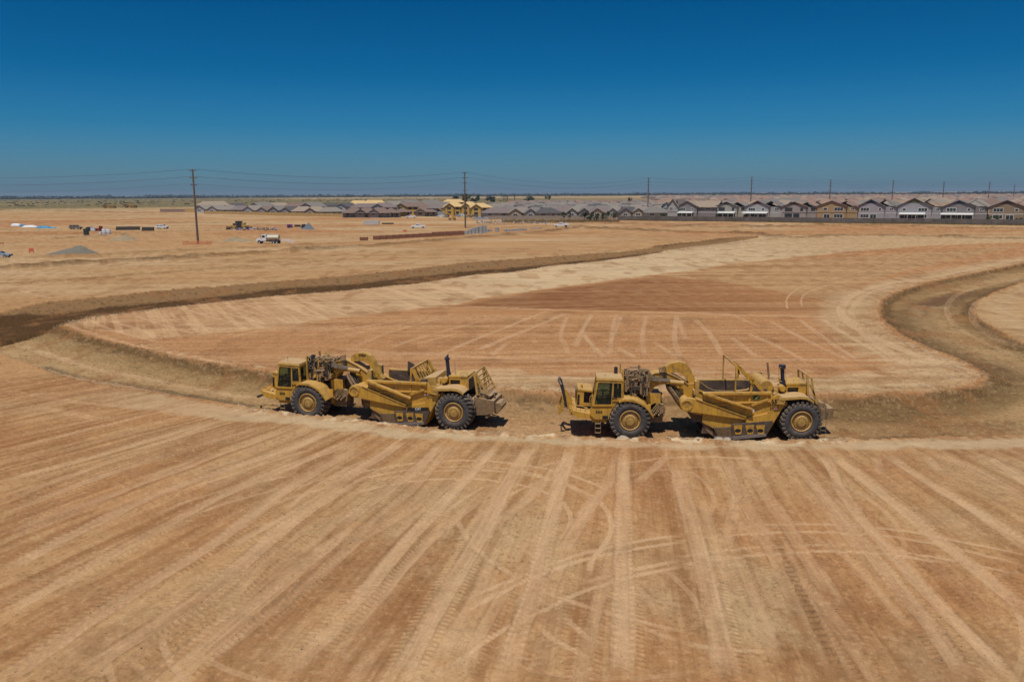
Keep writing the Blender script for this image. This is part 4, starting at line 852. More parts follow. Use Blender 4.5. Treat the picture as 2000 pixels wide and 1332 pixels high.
    m = MB(); m.prism(pl(Z_, -.9, (990,225),(1005,220),(1020,228),(1016,330),(994,330)), -.95, -.62); m.prism(pl(Z_, -.9, (990,225),(1005,220),(1020,228),(1016,330),(994,330)), .62, .95); m.bar(p3(Z_,1000,300,-.9), (Z_(1000,300,-.9)[0], .9, Z_(1000,300,-.9)[1]), .3, .25, (1,0,0)); m.build('lift_cylinder', YELD, root)
    # ---- draft tube and arms
    c = Z_(935, 385, -1.78); m = MB()
    m.cyl((c[0],-1.6,c[1]), (c[0],1.6,c[1]), .3, n=24)
    for s_ in (-1, 1): m.lathe([(.0001,s_*1.66),(.25,s_*1.66),(.25,s_*1.8),(.34,s_*1.8),(.36,s_*1.77),(.36,s_*1.4)], (c[0],0,c[1]), 28)
    m.build('draft_tube', YEL, root, smooth=True)
    for s_ in (-1, 1):
        m = MB(); m.prism(pl(Z_, -1.76, (900,400),(898,370),(915,347),(940,340),(975,343),(1100,372),(1335,463),(1337,480),(1320,478),(1180,460),(990,432),(930,428)), s_*1.76, s_*1.36)
        m.prism(pl(Z_, -1.45, (968,425),(1180,455),(1335,480),(1333,505),(1190,500),(985,482),(968,470)), s_*1.5, s_*1.38); 
        m.prism(pl(Z_, -1.8, (1000,341),(1337,462),(1337,467),(1000,347)), s_*1.8, s_*1.30)
        m.build('draft_arm', YEL, root)
    # ---- bowl
    side = [(1045,305),(1500,295),(1530,335),(1600,372),(1470,592),(1240,604),(1125,545),(1040,500),(1045,440)]
    for s_ in (-1, 1):
        pass
    bs_ = pl(Z_, -1.6, *side)
    m = MB(); m.cur = 0
    for s_ in (-1, 1): m.prism(bs_, s_*1.6, s_*1.48)
    bx0 = Z_(1045,400,-1.6)[0]; bx1 = Z_(1500,295,-1.6)[0]; bz = .45; rx, rz = Z_(1600,372,-1.6); qx, qz = Z_(1470,592,-1.6)
    m.loft([(qx,-1.5,qz),(rx,-1.5,rz),(rx,1.5,rz),(qx,1.5,qz)], [(qx-.15,-1.5,qz),(rx-.15,-1.5,rz),(rx-.15,1.5,rz),(qx-.15,1.5,qz)])
    topz = Z_(1300,298,-1.6)[1]
    bowl = m.build('bowl', YEL, root)
    m = MB(); m.box((bx0,-1.475,.35), (qx,1.475,.45)); m.box((bx0+.02,1.46,.45), (bx1-.25,1.475,topz-.02)); m.box((bx0+.02,-1.475,.45), (bx1-.25,-1.46,topz-.02)); m.prism([(bx1-.5,.45),(bx1-.1,.45),(bx1-.15,topz+.15),(bx1-.4,topz+.15)], -1.44, 1.44)
    for k in range(7): yy = -1.2+.4*k; m.box((bx1-.62,yy-.05,.5), (bx1-.45,yy+.05,topz))
    m.build('ejector', INT, bowl)
    for s_ in (-1, 1):
        m = MB(); m.bar((bx0,s_*1.62,topz-.06), (bx1,s_*1.62,topz-.02), .26, .13)
        for a in (1375, 1365): pass
        w2 = pl(Z_, -1.88, (1047,308),(1062,305),(1380,414),(1380,436),(1370,439),(1045,362)); m.prism(w2, s_*1.64, s_*1.62)
        m.prism(pl(Z_, -1.9, (1045,303),(1065,301),(1385,412),(1383,420),(1047,312)), s_*1.95, s_*1.6)
        m.prism(pl(Z_, -1.7, (1120,378),(1500,356),(1500,362),(1125,385)), s_*1.72, s_*1.6)
        m.bar(p3(Z_,1372,384,-1.7) if s_ < 0 else (Z_(1372,384,-1.7)[0],1.7,Z_(1372,384,-1.7)[1]), p3(Z_,1482,346,-1.7) if s_ < 0 else (Z_(1482,346,-1.7)[0],1.7,Z_(1482,346,-1.7)[1]), .1, .12)
        cc = Z_(1550,348,-1.75); m.lathe([(.0001,s_*1.74),(.27,s_*1.74),(.27,s_*1.58)], (cc[0],0,cc[1]), 24)
        m.prism(pl(Z_, -1.7, (1522,350),(1578,350),(1598,376),(1520,500),(1330,500),(1340,470),(1480,440)), s_*1.7, s_*1.58)
        m.build('bowl_brace', YEL, bowl)
    m = MB()
    for s_ in (-1, 1):
        m.prism(pl(Z_, -1.74, (1240,512),(1515,488),(1503,520),(1470,592),(1242,606)), s_*1.74, s_*1.57)
    m.prism(pl(Z_, -1.6, (968,442),(1330,500),(1330,520),(1240,515),(1240,535),(1180,530),(1110,535),(1040,500),(985,500),(970,480)), -1.5, 1.5)
    m.build('cutting_side_plate', DARK, bowl)
    m = MB()
    for s_ in (-1, 1):
        for a0 in (1258, 1338, 1410):
            m.prism(pl(Z_, -1.76, (a0-8,520),(a0+52,516),(a0+44,578),(a0+6,582)), s_*1.765, s_*1.75)
    pks = m.split('pocket_plate', YEL, bowl); pk = bowl; m = MB()
    for a0 in (1280, 1362, 1432):
        x_, z_ = Z_(a0,556,-1.78); M_ = Matrix.Translation((x_,-1.768,z_))@Matrix.Diagonal((1.25,1,.8,1)); vs = [(M_ @ Vector((.14*math.cos(t_*math.pi/8),0,.14*math.sin(t_*math.pi/8)))) for t_ in range(16)]; m.add(vs, [tuple(range(16))])
    m.split('pocket_hole', BLKP, pk)
    m = MB()
    for s_ in (-1, 1):
        a = Z_(1243,606,-1.8); b2 = Z_(1468,584,-1.8); m.bar((a[0],s_*1.78,a[1]), (b2[0],s_*1.78,b2[1]), .14, .16)
        a2 = Z_(1120,604,-1.8); m.bar((a2[0],s_*1.7,a2[1]+.02), (a[0],s_*1.7,a[1]), .1, .1)
    m.split('cutting_edge', STEEL, bowl)
    m = MB(); pr = [Z_(a, b, -1.5) for a, b in [(1042,500),(1050,530),(1080,570),(1130,602),(1160,602),(1110,560),(1075,520),(1065,498)]]; m.prism(pr, -1.5, 1.5)
    ap = m.build('apron', RUST, root)
    m = MB(); quad = pl(Z_, -1.66, (1112,536),(1240,530),(1240,600),(1150,604)); m.prism(quad, -1.66, -1.5); m.prism(quad, 1.5, 1.66); m.split('apron_cheek', DARK, ap)
    m = MB()
    for k in range(9):
        t0 = k/9
        for (p_, q_) in (((1118+t0*115,536),(1150+t0*88,602)), ((1240-t0*120,534),(1245-t0*92,600))):
            m.bar(p3(Z_, *p_, -1.68), p3(Z_, *q_, -1.68), .012, .028)
    m.build('tread_plate', RUST, ap)
    # ---- rear frame, fenders
    m = MB(); m.box((rx-.2,-.8,1.0), (wb+1.0,.8,1.75)); m.cyl((wb,-1,RT), (wb,1,RT), .35, n=14); m.box((rx-.3,-1.5,1.9), (rx+.15,1.5,2.3)); m.build('rear_frame', YELD, root)
    for s_ in (-1, 1):
        f = MB(); up = pl(Z_, -1.86, (1560,336),(1600,334),(1655,330),(1700,326),(1742,329),(1768,338),(1792,356))
        dwn = [(x_, z_-.06) for x_, z_ in up]
        for i in range(len(up)-1): f.prism([up[i], up[i+1], dwn[i+1], dwn[i]], s_*1.88, s_*.7); f.prism([up[i], up[i+1], (up[i+1][0],up[i+1][1]-.14), (up[i][0],up[i][1]-.14)], s_*1.9, s_*1.86)
        f.prism([up[0], up[1], (up[1][0], up[1][1]-.4), (rx, rz), (up[0][0]-.1, up[0][1]-.35)], s_*1.88, s_*1.8)
        f.build('rear_fender', YELD, root)
    # ---- rear engine
    y = -.75; hx0, hz1 = B_(1285,428,y); hx1 = B_(1555,400,y)[0]; hzb = B_(1400,552,y)[1]; 
    m = MB(); grid_panel(m, (hx0,y,hzb), (hx1,y,hzb), (hx1,y,hz1+.02), (hx0,y,hz1), [0,.05,.6,1], [0,.05,.74,1], {(1,1)}, .05)
    m.box((hx0,.7,hzb), (hx1,.75,hz1)); m.loft([(hx0-.03,-.8,hz1),(hx1+.03,-.8,hz1+.03),(hx1+.03,.8,hz1+.03),(hx0-.03,.8,hz1)], [(hx0-.03,-.8,hz1+.1),(hx1+.03,-.8,hz1+.13),(hx1+.03,.8,hz1+.13),(hx0-.03,.8,hz1+.1)]); m.box((hx1-.1,-.75,hzb), (hx1,.75,hz1))
    hdr = m.build('rear_hood', YEL, root)
    m = MB(); m.box((hx0+.1,-.55,hzb-.2), (hx1-.15,.55,hz1-.15)); m.build('engine_block', BLK, hdr)
    m = MB()
    for k in range(7): m.cyl((hx0+.12+k*.13,-.66,hzb+.05+.06*(k % 2)), (hx0+.12+k*.13,-.5,hzb+.1), .06, n=8)
    m.tube([(hx0+.1,-.68,hzb+.25), (hx0+.4,-.7,hzb+.3), (hx0+.8,-.68,hzb+.22)], .03, 6); m.build('injector_pipes', RUST, hdr)
    m = MB(); bx_ = B_(1110,560,-.9)[0]; m.box((bx_,-.9,2.2), (hx0-.02,.7,hzb+.0)); m.box((bx_+.02,-.75,hzb), (bx_+.3,-.4,hz1-.1)); m.box((bx_+.0,-.9,2.2), (bx_+.22,-.7,hzb+.35)); m.cyl(p3(B_,1145,570,-1.2), (B_(1145,570,-1.2)[0],-.8,B_(1145,570,-1.2)[1]), .13, n=12); m.box((bx_+.1,-.5,hzb), (hx0,.5,hz1-.25)); m.build('pump_housing', YELD, root)
    c2 = B_(1235,480,-1.0); m = MB(); m.cyl((c2[0],-1.0,c2[1]), (c2[0],-.3,c2[1]), .185, n=20); m.cyl((c2[0],-1.03,c2[1]), (c2[0],-1.0,c2[1]), .15, n=20); m.build('air_cleaner', YEL, root)
    m = MB(); sb = p3(B_,1235,412,-.45); s1 = p3(B_,1228,150,-.45)
    m.cyl((sb[0],sb[1],sb[2]-.1), (s1[0],s1[1],s1[2]-.1), .115, n=14); m.cyl((sb[0],sb[1],sb[2]-.05), (sb[0],sb[1],sb[2]+.25), .17, .12, n=14)
    if LEFT: m.cyl((s1[0],s1[1],s1[2]-.12), (s1[0],s1[1],s1[2]-.02), .17, .17, n=14); m.cyl((s1[0]-.02,s1[1],s1[2]-.02), (s1[0]+.08,s1[1],s1[2]+.22), .12, .02, n=10)
    else: m.cyl((s1[0],s1[1],s1[2]-.24), (s1[0],s1[1],s1[2]-.02), .2, n=16); m.cyl((s1[0],s1[1],s1[2]-.02), (s1[0],s1[1],s1[2]), .18, .12, n=16)
    m.build('intake_stack', mat('blue_black_pipe', (.012,.02,.045), rough=.4, var=.2, dust=.15), root)
    m = MB()
    if not LEFT:
        m.tube([p3(B_,1045,345,.1), p3(B_,1040,250,.1), p3(B_,1030,150,.1), p3(B_,1024,122,.1)], .06, 10); m.build('exhaust_pipe', RUST, root)
        m = MB()
        for a, b in (((1185,395),(1178,200)), ((1285,520),(1270,235))): m.cyl(p3(B_,*a,-.6), p3(B_,*b,-.6), .018, n=5)
        m.tube([p3(B_,1178,200,-.6), p3(B_,1215,185,-.6), p3(B_,1270,235,-.6)], .018, 5); m.tube([p3(B_,1370,405,-.5), p3(B_,1385,340,-.5), p3(B_,1490,370,-.5), p3(B_,1505,400,-.5)], .015, 5); m.tube([p3(B_,1370,405,.4), p3(B_,1385,340,.4), p3(B_,1490,370,.4), p3(B_,1505,400,.4)], .015, 5); m.tube([p3(B_,1120,385,-.6), p3(B_,1160,370,-.6), p3(B_,1230,385,-.5)], .03, 6)
        m.split('guard_rod', YEL, root)
    else:
        m.tube([p3(L_,1575,300,-.3), p3(L_,1570,180,-.3)], .015, 5); m.tube([p3(L_,1615,300,-.5), p3(L_,1615,265,-.5), p3(L_,1665,262,-.5), p3(L_,1668,300,-.5)], .015, 5); m.tube([p3(L_,1615,300,.5), p3(L_,1615,265,.5), p3(L_,1665,262,.5), p3(L_,1668,300,.5)], .015, 5); m.split('guard_rod', RUST, root)
    # tank / sloped housing ahead of the rear engine
    m = MB()
    if not LEFT:
        c3 = B_(1015,455,-1.25); m.cyl((c3[0],-1.25,c3[1]), (c3[0],.95,c3[1]), .37, n=28); m.build('air_tank', YEL, root, smooth=True)
        m = MB(); c4 = B_(898,285,.9); m.tube([(c4[0],.9+.0,c4[1]-.1), (c4[0]-.05,.9,c4[1]+.12), (c4[0]+.2,.9,c4[1]+.12), (c4[0]+.22,.9,c4[1]-.1)], .05, 8); m.build('lifting_eye', RUST, root)
    else:
        a = [L_(a, b, -1.1) for a, b in ((1330,302),(1425,296),(1440,372),(1350,366))]
        m.loft([(a[3][0],-1.1,a[3][1]),(a[2][0],-1.1,a[2][1]),(a[1][0],-1.1,a[1][1]),(a[0][0],-1.1,a[0][1])], [(a[3][0]+.1,.9,a[3][1]),(a[2][0],.9,a[2][1]),(a[1][0],.9,a[1][1]+.05),(a[0][0]+.25,.9,a[0][1]+.05)])
        m.box((a[3][0],-1.0,1.9), (a[2][0],.9,a[3][1])); m.build('sloped_housing', YELD, root)
    # roll guard over the bowl
    m = MB()
    if not LEFT:
        for yy in (-1.62, 1.62):
            f_ = lambda a, b: (Z_(a, b, -1.62)[0], yy, Z_(a, b, -1.62)[1])
            m.bar(f_(1268,122), f_(1262,292), .09, .07); m.bar(f_(1270,122), f_(1345,185), .05, .09)
            pg = [Z_(a, b, -1.62) for a, b in ((1335,165),(1350,170),(1400,215),(1525,372),(1508,380),(1480,345),(1345,190))]; m.prism(pg, yy-.04, yy+.04)
            m.bar(f_(1382,208), f_(1352,378), .08, .12); m.bar(f_(1362,206), f_(1380,260), .08, .1)
        a = Z_(1270,122,-1.62); m.bar((a[0],-1.62,a[1]), (a[0],1.62,a[1]), .07, .07, (1,0,0)); m.build('roll_guard', YEL, root)
        m = MB(); m.tube([p3(Z_,1262,288,-1.5), p3(Z_,1300,285,-1.45), p3(Z_,1340,280,-1.45), p3(Z_,1362,268,-1.4)], .05, 8); m.tube([p3(Z_,1005,212,.3), p3(Z_,1080,268,.2), p3(Z_,1130,286,-.9), p3(Z_,1250,288,-1.2)], .02, 6); m.build('brake_pipe', YELD, root)
    else:
        y0_ = -1.6; y1_ = 1.2
        tl_ = L_(1243,235,y0_); bl_ = L_(1240,428,y0_); brr = L_(1330,408,y0_); tr_ = (L_(1400,165,y1_))
        for yy in (y0_, y1_):
            m.bar((tl_[0],yy,tl_[1]), (bl_[0],yy,bl_[1]), .1, .1); m.bar((tl_[0]+.08,yy,tl_[1]), (brr[0],yy,brr[1]+.1), .1, .14); m.bar((bl_[0],yy,bl_[1]+.05), (brr[0],yy,brr[1]), .12, .12); m.bar((bl_[0],yy,bl_[1]+.65), (brr[0]-.1,yy,brr[1]+.85), .1, .1)
        m.bar((tl_[0],y0_,tl_[1]), (tl_[0],y1_,tl_[1]), .1, .1, (1,0,0))
        for k in range(8):
            yy = y0_+(y1_-y0_)*k/7; m.bar((tl_[0],yy,tl_[1]), (tl_[0]+.55,yy,tl_[1]-1.15), .07, .07)
        m.bar((tl_[0]+.55,y0_,tl_[1]-1.15), (tl_[0]+.55,y1_,tl_[1]-1.15), .1, .1, (1,0,0)); m.build('rock_guard', YEL, root)
        m = MB(); m.prism(pl(L_, -1.4, (1093,243),(1135,262),(1180,330),(1090,322)), 1.35, 1.42); m.tube([p3(L_,1098,245,1.3), p3(L_,1200,300,0), p3(L_,1280,355,-1.4)], .02, 6); m.build('spill_plate', INT, root)
    # radiator guard
    m = MB()
    if not LEFT:
        for yy in (-.85, .85):
            f_ = lambda a, b: (B_(a, b, -.85)[0], yy, B_(a, b, -.85)[1])
            m.bar(f_(1565,298), f_(1575,560), .07, .12); m.bar(f_(1622,335), f_(1662,610), .06, .1); m.bar(f_(1565,300), f_(1622,345), .06, .07); m.bar(f_(1570,415), f_(1612,432), .06, .07); m.bar(f_(1600,430), f_(1712,655), .06, .09); m.bar(f_(1660,600), f_(1690,680), .06, .09)
        for a, b in ((1565,298),(1622,335),(1600,430)): q_ = B_(a,b,-.85); m.bar((q_[0],-.85,q_[1]), (q_[0],.85,q_[1]), .06, .06, (1,0,0))
    else:
        for yy in (-.9, .9):
            f_ = lambda a, b: (L_(a, b, -.9)[0], yy, L_(a, b, -.9)[1])
            m.bar(f_(1718,262), f_(1742,430), .1, .14); m.bar(f_(1665,312), f_(1718,262), .06, .08); m.bar(f_(1728,262), f_(1815,428), .1, .1); m.bar(f_(1735,290), f_(1770,400), .05, .08); m.bar(f_(1668,312), f_(1672,390), .08, .1)
        for k in range(6):
            t_ = k/5.5; q_ = L_(1728+87*t_,262+166*t_,-.9); m.bar((q_[0],-.9,q_[1]), (q_[0],.9,q_[1]), .05, .07, (1,0,0))
    m.build('radiator_guard', YELD, root)
    m = MB(); xr = hx1+.02; m.box((xr,-.7,hzb-.2), (xr+.12,.7,hz1-.05)); m.build('radiator', BLK, root)
    # push block
    m = MB()
    if not LEFT:
        a = B_(1745,745,-.8); b2 = B_(1930,890,-.8); m.box((a[0],-.8,b2[1]), (b2[0]-.25,.8,a[1])); m.box((b2[0]-.3,-.55,b2[1]-.05), (b2[0],.55,a[1]-.05))
        m.prism(pl(B_, -.7, (1680,650),(1800,680),(1815,700),(1760,740),(1740,760),(1690,740)), -.7, .7); m.box((wb+.9,-.6,b2[1]+.1), (a[0]+.1,.6,a[1]-.05)); m.tube([p3(B_,1810,700,-.75), p3(B_,1830,800,-.85), p3(B_,1815,880,-.8)], .05, 6)
        m.build('push_block', RUST, root)
        m = MB(); s0 = p3(B_,1745,880,-1.0); s1_ = p3(B_,1818,890,-1.0)
        for q_ in (s0, s1_): m.cyl(q_, (q_[0]+.02,q_[1],q_[2]-.85), .018, n=5)
        m.cyl((s0[0],s0[1],s0[2]-.3), (s1_[0],s1_[1],s1_[2]-.3), .018, n=5); m.cyl((s0[0],s0[1],s0[2]-.7), (s1_[0],s1_[1],s1_[2]-.7), .018, n=5); m.build('rear_step', RUST, root)
    else:
        pg = [L_(a, b, -.95) for a, b in ((1715,440),(1740,450),(1862,475),(1868,560),(1800,578),(1730,582),(1715,560))]; m.prism(pg, -.95, .95)
        a = L_(1868,480,-.5); b2 = L_(1920,510,-.5); m.prism([L_(q1,q2,-.6) for q1, q2 in ((1862,488),(1905,492),(1922,515),(1918,535),(1885,575),(1862,560))], -.6, .6)
        m.prism(pl(L_, -.85, (1730,425),(1815,432),(1840,440),(1800,470),(1745,470)), -.8, .8); m.bar(p3(L_,1868,410,-.3), p3(L_,1872,470,-.3), .08, .1); m.box((wb+.9,-.6,1.0), (pg[0][0]+.1,.6,1.8)); m.prism(pl(L_, -.9, (1798,575),(1822,572),(1822,600),(1800,603)), -.9, -.5)
        m.build('push_block', RUST, root)
    # ---- lettering
    def face(fn, a, b, y, rot=0): x_, z_ = fn(a, b, y); return Matrix.Translation((x_, y, z_))@Matrix.Rotation(R(90), 4, 'X')@Matrix.Rotation(R(rot), 4, 'Z')
    if not LEFT:
        text_obj('lettering', '657E', .34, BLKP, face(B_,1158,650,-1.755), root); text_obj('lettering', '57027', .2, BLKP, face(B_,1118,722,-1.755), root)
        text_obj('lettering', 'CAT', .2, BLKP, face(Z_,940,384,-1.668), root); text_obj('lettering', '657E', .14, BLKP, face(A_,890,655,-1.79), root)
        d = MB(); d.prism(pl(B_, -1.69, (838,575),(922,568),(924,625),(840,630)), -1.66, -1.645); d.build('decal', GRND, root, label='dark green square decal with a pale arrow')
        d = MB(); d.prism(pl(B_, -1.69, (865,608),(905,575),(918,572),(890,612),(866,616)), -1.668, -1.661); d.build('decal', GRNL, root, label='pale green slanting mark')
        d = MB(); d.prism(pl(B_, -1.75, (815,758),(852,756),(852,792),(816,793)), -1.715, -1.705); d.build('decal', WHT, root, label='small white square decal')
        d = MB(); d.prism(pl(B_, -1.75, (1110,740),(1168,738),(1168,752),(1112,754)), -1.75, -1.745); d.build('decal', WHT, root, label='small white strip under the number')
        text_obj('lettering', 'CAT', .13, mat('red_decal', (.4,.05,.04)), face(Z_,1536,408,-1.757), root)
    else:
        text_obj('lettering', '57049', .2, BLKP, face(B_,1120,700,-1.755), root); text_obj('lettering', '57049', .2, BLKP, face(Z_,905,122,-.265, -4), root)
        d = MB(); d.prism(pl(Z_, -1.76, (1345,482),(1512,470),(1508,490),(1340,502)), -1.757, -1.745); d.build('decal', BLKP, root, label='long black stripe decal')
        text_obj('lettering', 'CAT', .2, WHT, face(Z_,1428,486,-1.765,3), root)
        d = MB(); d.prism(pl(B_, -1.75, (1035,690),(1090,688),(1090,700),(1036,702)), -1.75, -1.745); d.build('decal', PNK, root, label='small pinkish decal above the number')
        d = MB(); d.prism(pl(A_, -1.76, (600,742),(622,743),(622,768),(600,766)), -1.74, -1.723); d.build('decal', WHT, root, label='small white decal under the cab door')
    return root
scr_r = make_scraper(FR, 'right', 'yellow scraper on the right, push bail raised, round air tank behind its bowl')
scr_l = make_scraper(FL, 'left', 'yellow scraper on the left, push bail lowered, slatted rock guard behind its bowl')
# ================================================================ utility poles and wires
WOODP = mat('pole_wood', (.13,.095,.07), rough=.9, var=.2, vs=.8)
GREYI = mat('insulator_grey', (.25,.25,.26), rough=.5)
def pole(px, D, Hh, lean, nar, label):
    x, y = GD(px, D); x, y = (x, y) if abs(px-387) > 1 else G(387, 476.5); lean = 0
    r = empty('utility_pole', (x, y, 0), 0, label=label, cat='utility pole', group='wooden utility poles in a line across the site')
    tx = lean
    m = MB(); m.tube([(0,0,-.3), (tx*.5,0,Hh*.5), (tx,0,Hh)], [.30*(1+D/2500), .25*(1+D/2500), .19*(1+D/2500)], 10); m.build('shaft', WOODP, r)
    zs = [Hh-.3, Hh-2.3, Hh-4.25, Hh-7.2][:nar]
    for z in zs:
        t_ = tx*z/Hh; a = MB(); a.box((t_-1.0, -.12, z-.1), (t_+1.0, .12, z+.1)); arm = a.build('crossarm', WOODP, r)
        b = MB()
        for q in (-.85, .85): b.cyl((t_+q, 0, z+.1), (t_+q, 0, z+.38), .1, .07, n=8)
        b.build('insulator', GREYI, arm)
    return (x, y, tx, Hh)
POLES = [(387,229,20.6,-1.5,4,'tallest wooden pole standing in the open dirt, orange mesh round its foot'),
 (908,326,22.0,-.4,4,'wooden pole in front of the yellow plywood houses'),
 (1266,472,22,0,4,'wooden pole rising beside the row of grey houses near the bushes'),
 (1467,550,23.4,0,4,'wooden pole behind the house with the red gable'),
 (1621,617,22,0,4,'wooden pole behind the ochre house'),
 (1743,712,22,0,3,'thin wooden pole behind the lavender grey house with navy gable'),
 (1842,811,22,0,3,'thin wooden pole behind the dark mauve grey house'),
 (1931,887,22,0,3,'thin wooden pole above the tract roofs, second from the right edge'),
 (1980,1235,22,0,3,'farthest faint wooden pole, nearest the right edge')]
PP = [pole(*p) for p in POLES]
WIRE = mat('wire_aluminium', (.10,.10,.11), rough=.5)
P0 = (-203., 232., 0., 20.6)
for lv, (dz, nm) in enumerate([(.1,'top'), (-1.9,'second'), (-3.85,'third')]):
    for sd_, sn in ((-.85, 'left-hand'), (.85, 'right-hand')):
        if lv == 2 and sd_ > 0: continue
        m = MB(); path = []
        pts = [P0]+PP
        for a, b in zip(pts[:-1], pts[1:]):
            A = Vector((a[0]+a[2]+sd_, a[1], a[3]+dz)); B = Vector((b[0]+b[2]+sd_, b[1], b[3]+dz)); sag = 2.3*((B-A).length/120)**1.6
            for k in range(14):
                t_ = k/14; p = A.lerp(B, t_); p.z -= sag*4*t_*(1-t_); path.append(p)
        path.append(B); m.tube(path, .023, 4)
        m.build('power_line', WIRE, label=f'{nm} level sagging wire on the {sn} ends of the pole crossarms', cat='power line', group='wires strung between the utility poles')
# ================================================================ houses
def hm(n, c, **k): return mat(n, c, rough=.85, var=.07, vs=.8, **k)
ROOFS = {'grey': hm('grey_roof_tile', (.165,.148,.13)), 'dark': hm('dark_roof_tile', (.075,.068,.068)), 'tan': hm('tan_roof_tile', (.27,.21,.155)), 'pink': hm('terracotta_roof_tile', (.235,.145,.115)),
 'brown': hm('brown_roof_tile', (.17,.115,.09)), 'ply': hm('plywood_roof', (.52,.36,.16)), 'greige': hm('greige_roof_tile', (.21,.18,.15)), 'mauve': hm('mauve_roof_tile', (.17,.13,.12)), 'warm': hm('warm_roof_tile', (.26,.175,.12))}
WALLS = {'white': hm('white_stucco', (.42,.42,.41)), 'lgrey': hm('light_grey_stucco', (.34,.335,.33)), 'grey': hm('grey_stucco', (.27,.26,.26)), 'mauve': hm('mauve_grey_stucco', (.21,.19,.19)), 'sage': hm('sage_stucco', (.32,.31,.26)),
 'ochre': hm('ochre_stucco', (.36,.25,.125)), 'olive': hm('olive_brown_stucco', (.25,.19,.125)), 'greige': hm('greige_stucco', (.31,.28,.26)), 'ply': hm('plywood_sheathing', (.50,.33,.085)), 'tanw': hm('tan_stucco', (.38,.30,.22)), 'lav': hm('lavender_grey_stucco', (.31,.30,.32)), 'wrap': hm('grey_housewrap', (.30,.31,.31))}
TRW = mat('white_trim', (.68,.68,.66), rough=.6, var=.04); TRD = mat('dark_trim', (.06,.05,.055), rough=.7, var=.1); PANE = mat('window_glass', (.03,.04,.045), rough=.15, var=.1, spec=.6)
MAR = mat('maroon_panel', (.14,.02,.02), rough=.8); NAV = mat('navy_panel', (.03,.045,.09), rough=.8); OLV = mat('olive_panel', (.11,.11,.05), rough=.8); BRP = mat('brown_panel', (.09,.055,.045), rough=.8); SOL = mat('solar_glass', (.012,.014,.03), rough=.2, spec=.6)
AWN = mat('white_awning', (.60,.60,.58), rough=.5, var=.03)
def hip(mb, x0, x1, y0, y1, he, hr, ov=.5, th=.22, hipf=1.0):
    """roof over a rectangle; ridge along the longer side; hipf 0 = plain gables"""
    if hipf == 0:                                # plain gable: two slabs meeting at the ridge
        dz = -ov*(hr-he)/(min(x1-x0, y1-y0)/2); X0, X1, Y0, Y1 = x0-ov, x1+ov, y0-ov, y1+ov
        if x1-x0 >= y1-y0: ym = (Y0+Y1)/2; S = [[(X0,Y0,he+dz),(X1,Y0,he+dz),(X1,ym,hr),(X0,ym,hr)], [(X0,Y1,he+dz),(X0,ym,hr),(X1,ym,hr),(X1,Y1,he+dz)]]
        else: xm = (X0+X1)/2; S = [[(X0,Y0,he+dz),(xm,Y0,hr),(xm,Y1,hr),(X0,Y1,he+dz)], [(X1,Y0,he+dz),(X1,Y1,he+dz),(xm,Y1,hr),(xm,Y0,hr)]]
        for q in S: mb.loft(q, [(a, b, z-th) for a, b, z in q])
        return
    X0, X1, Y0, Y1 = x0-ov, x1+ov, y0-ov, y1+ov; dz = -ov*(hr-he)/(min(x1-x0, y1-y0)/2)
    if X1-X0 >= Y1-Y0:
        k = (Y1-Y0)/2*hipf; ym = (Y0+Y1)/2; rid = [(X0+k, ym, hr), (X1-k, ym, hr)]; c = [(X0,Y0,he+dz),(X1,Y0,he+dz),(X1,Y1,he+dz),(X0,Y1,he+dz)]
        F = [(0,1,5,4),(2,3,4,5),(1,2,5),(3,0,4)]
    else:
        k = (X1-X0)/2*hipf; xm = (X0+X1)/2; rid = [(xm, Y0+k, hr), (xm, Y1-k, hr)]; c = [(X0,Y0,he+dz),(X1,Y0,he+dz),(X1,Y1,he+dz),(X0,Y1,he+dz)]
        F = [(0,1,4),(1,2,5,4),(2,3,5),(3,0,4,5)]
    up = c+rid; lo = [(a, b, z-th) for a, b, z in up]; n = len(mb.v)
    mb.add(up+lo, F+[tuple(i+6 for i in f[::-1]) for f in F]+[(0,6,7,1),(1,7,8,2),(2,8,9,3),(3,9,6,0)])
def winbox(parent, x0, x1, z0, z1, y, tr, mull=1, nm='window'):
    m = MB(); t_ = .16
    m.box((x0-t_, y-.07, z0-t_), (x1+t_, y-.01, z0)); m.box((x0-t_, y-.07, z1), (x1+t_, y-.01, z1+t_)); m.box((x0-t_, y-.07, z0), (x0, y-.01, z1)); m.box((x1, y-.07, z0), (x1+t_, y-.01, z1))
    for k in range(mull): xx = x0+(x1-x0)*(k+1)/(mull+1); m.box((xx-.05, y-.06, z0), (xx+.05, y-.01, z1))
    w_ = m.build(nm, tr, parent); p = MB(); p.box((x0, y-.035, z0), (x1, y-.012, z1)); p.build('pane', PANE, w_); return w_
def place(px, py=None, D=None):
    return G(px, py) if D is None else GD(px, D)
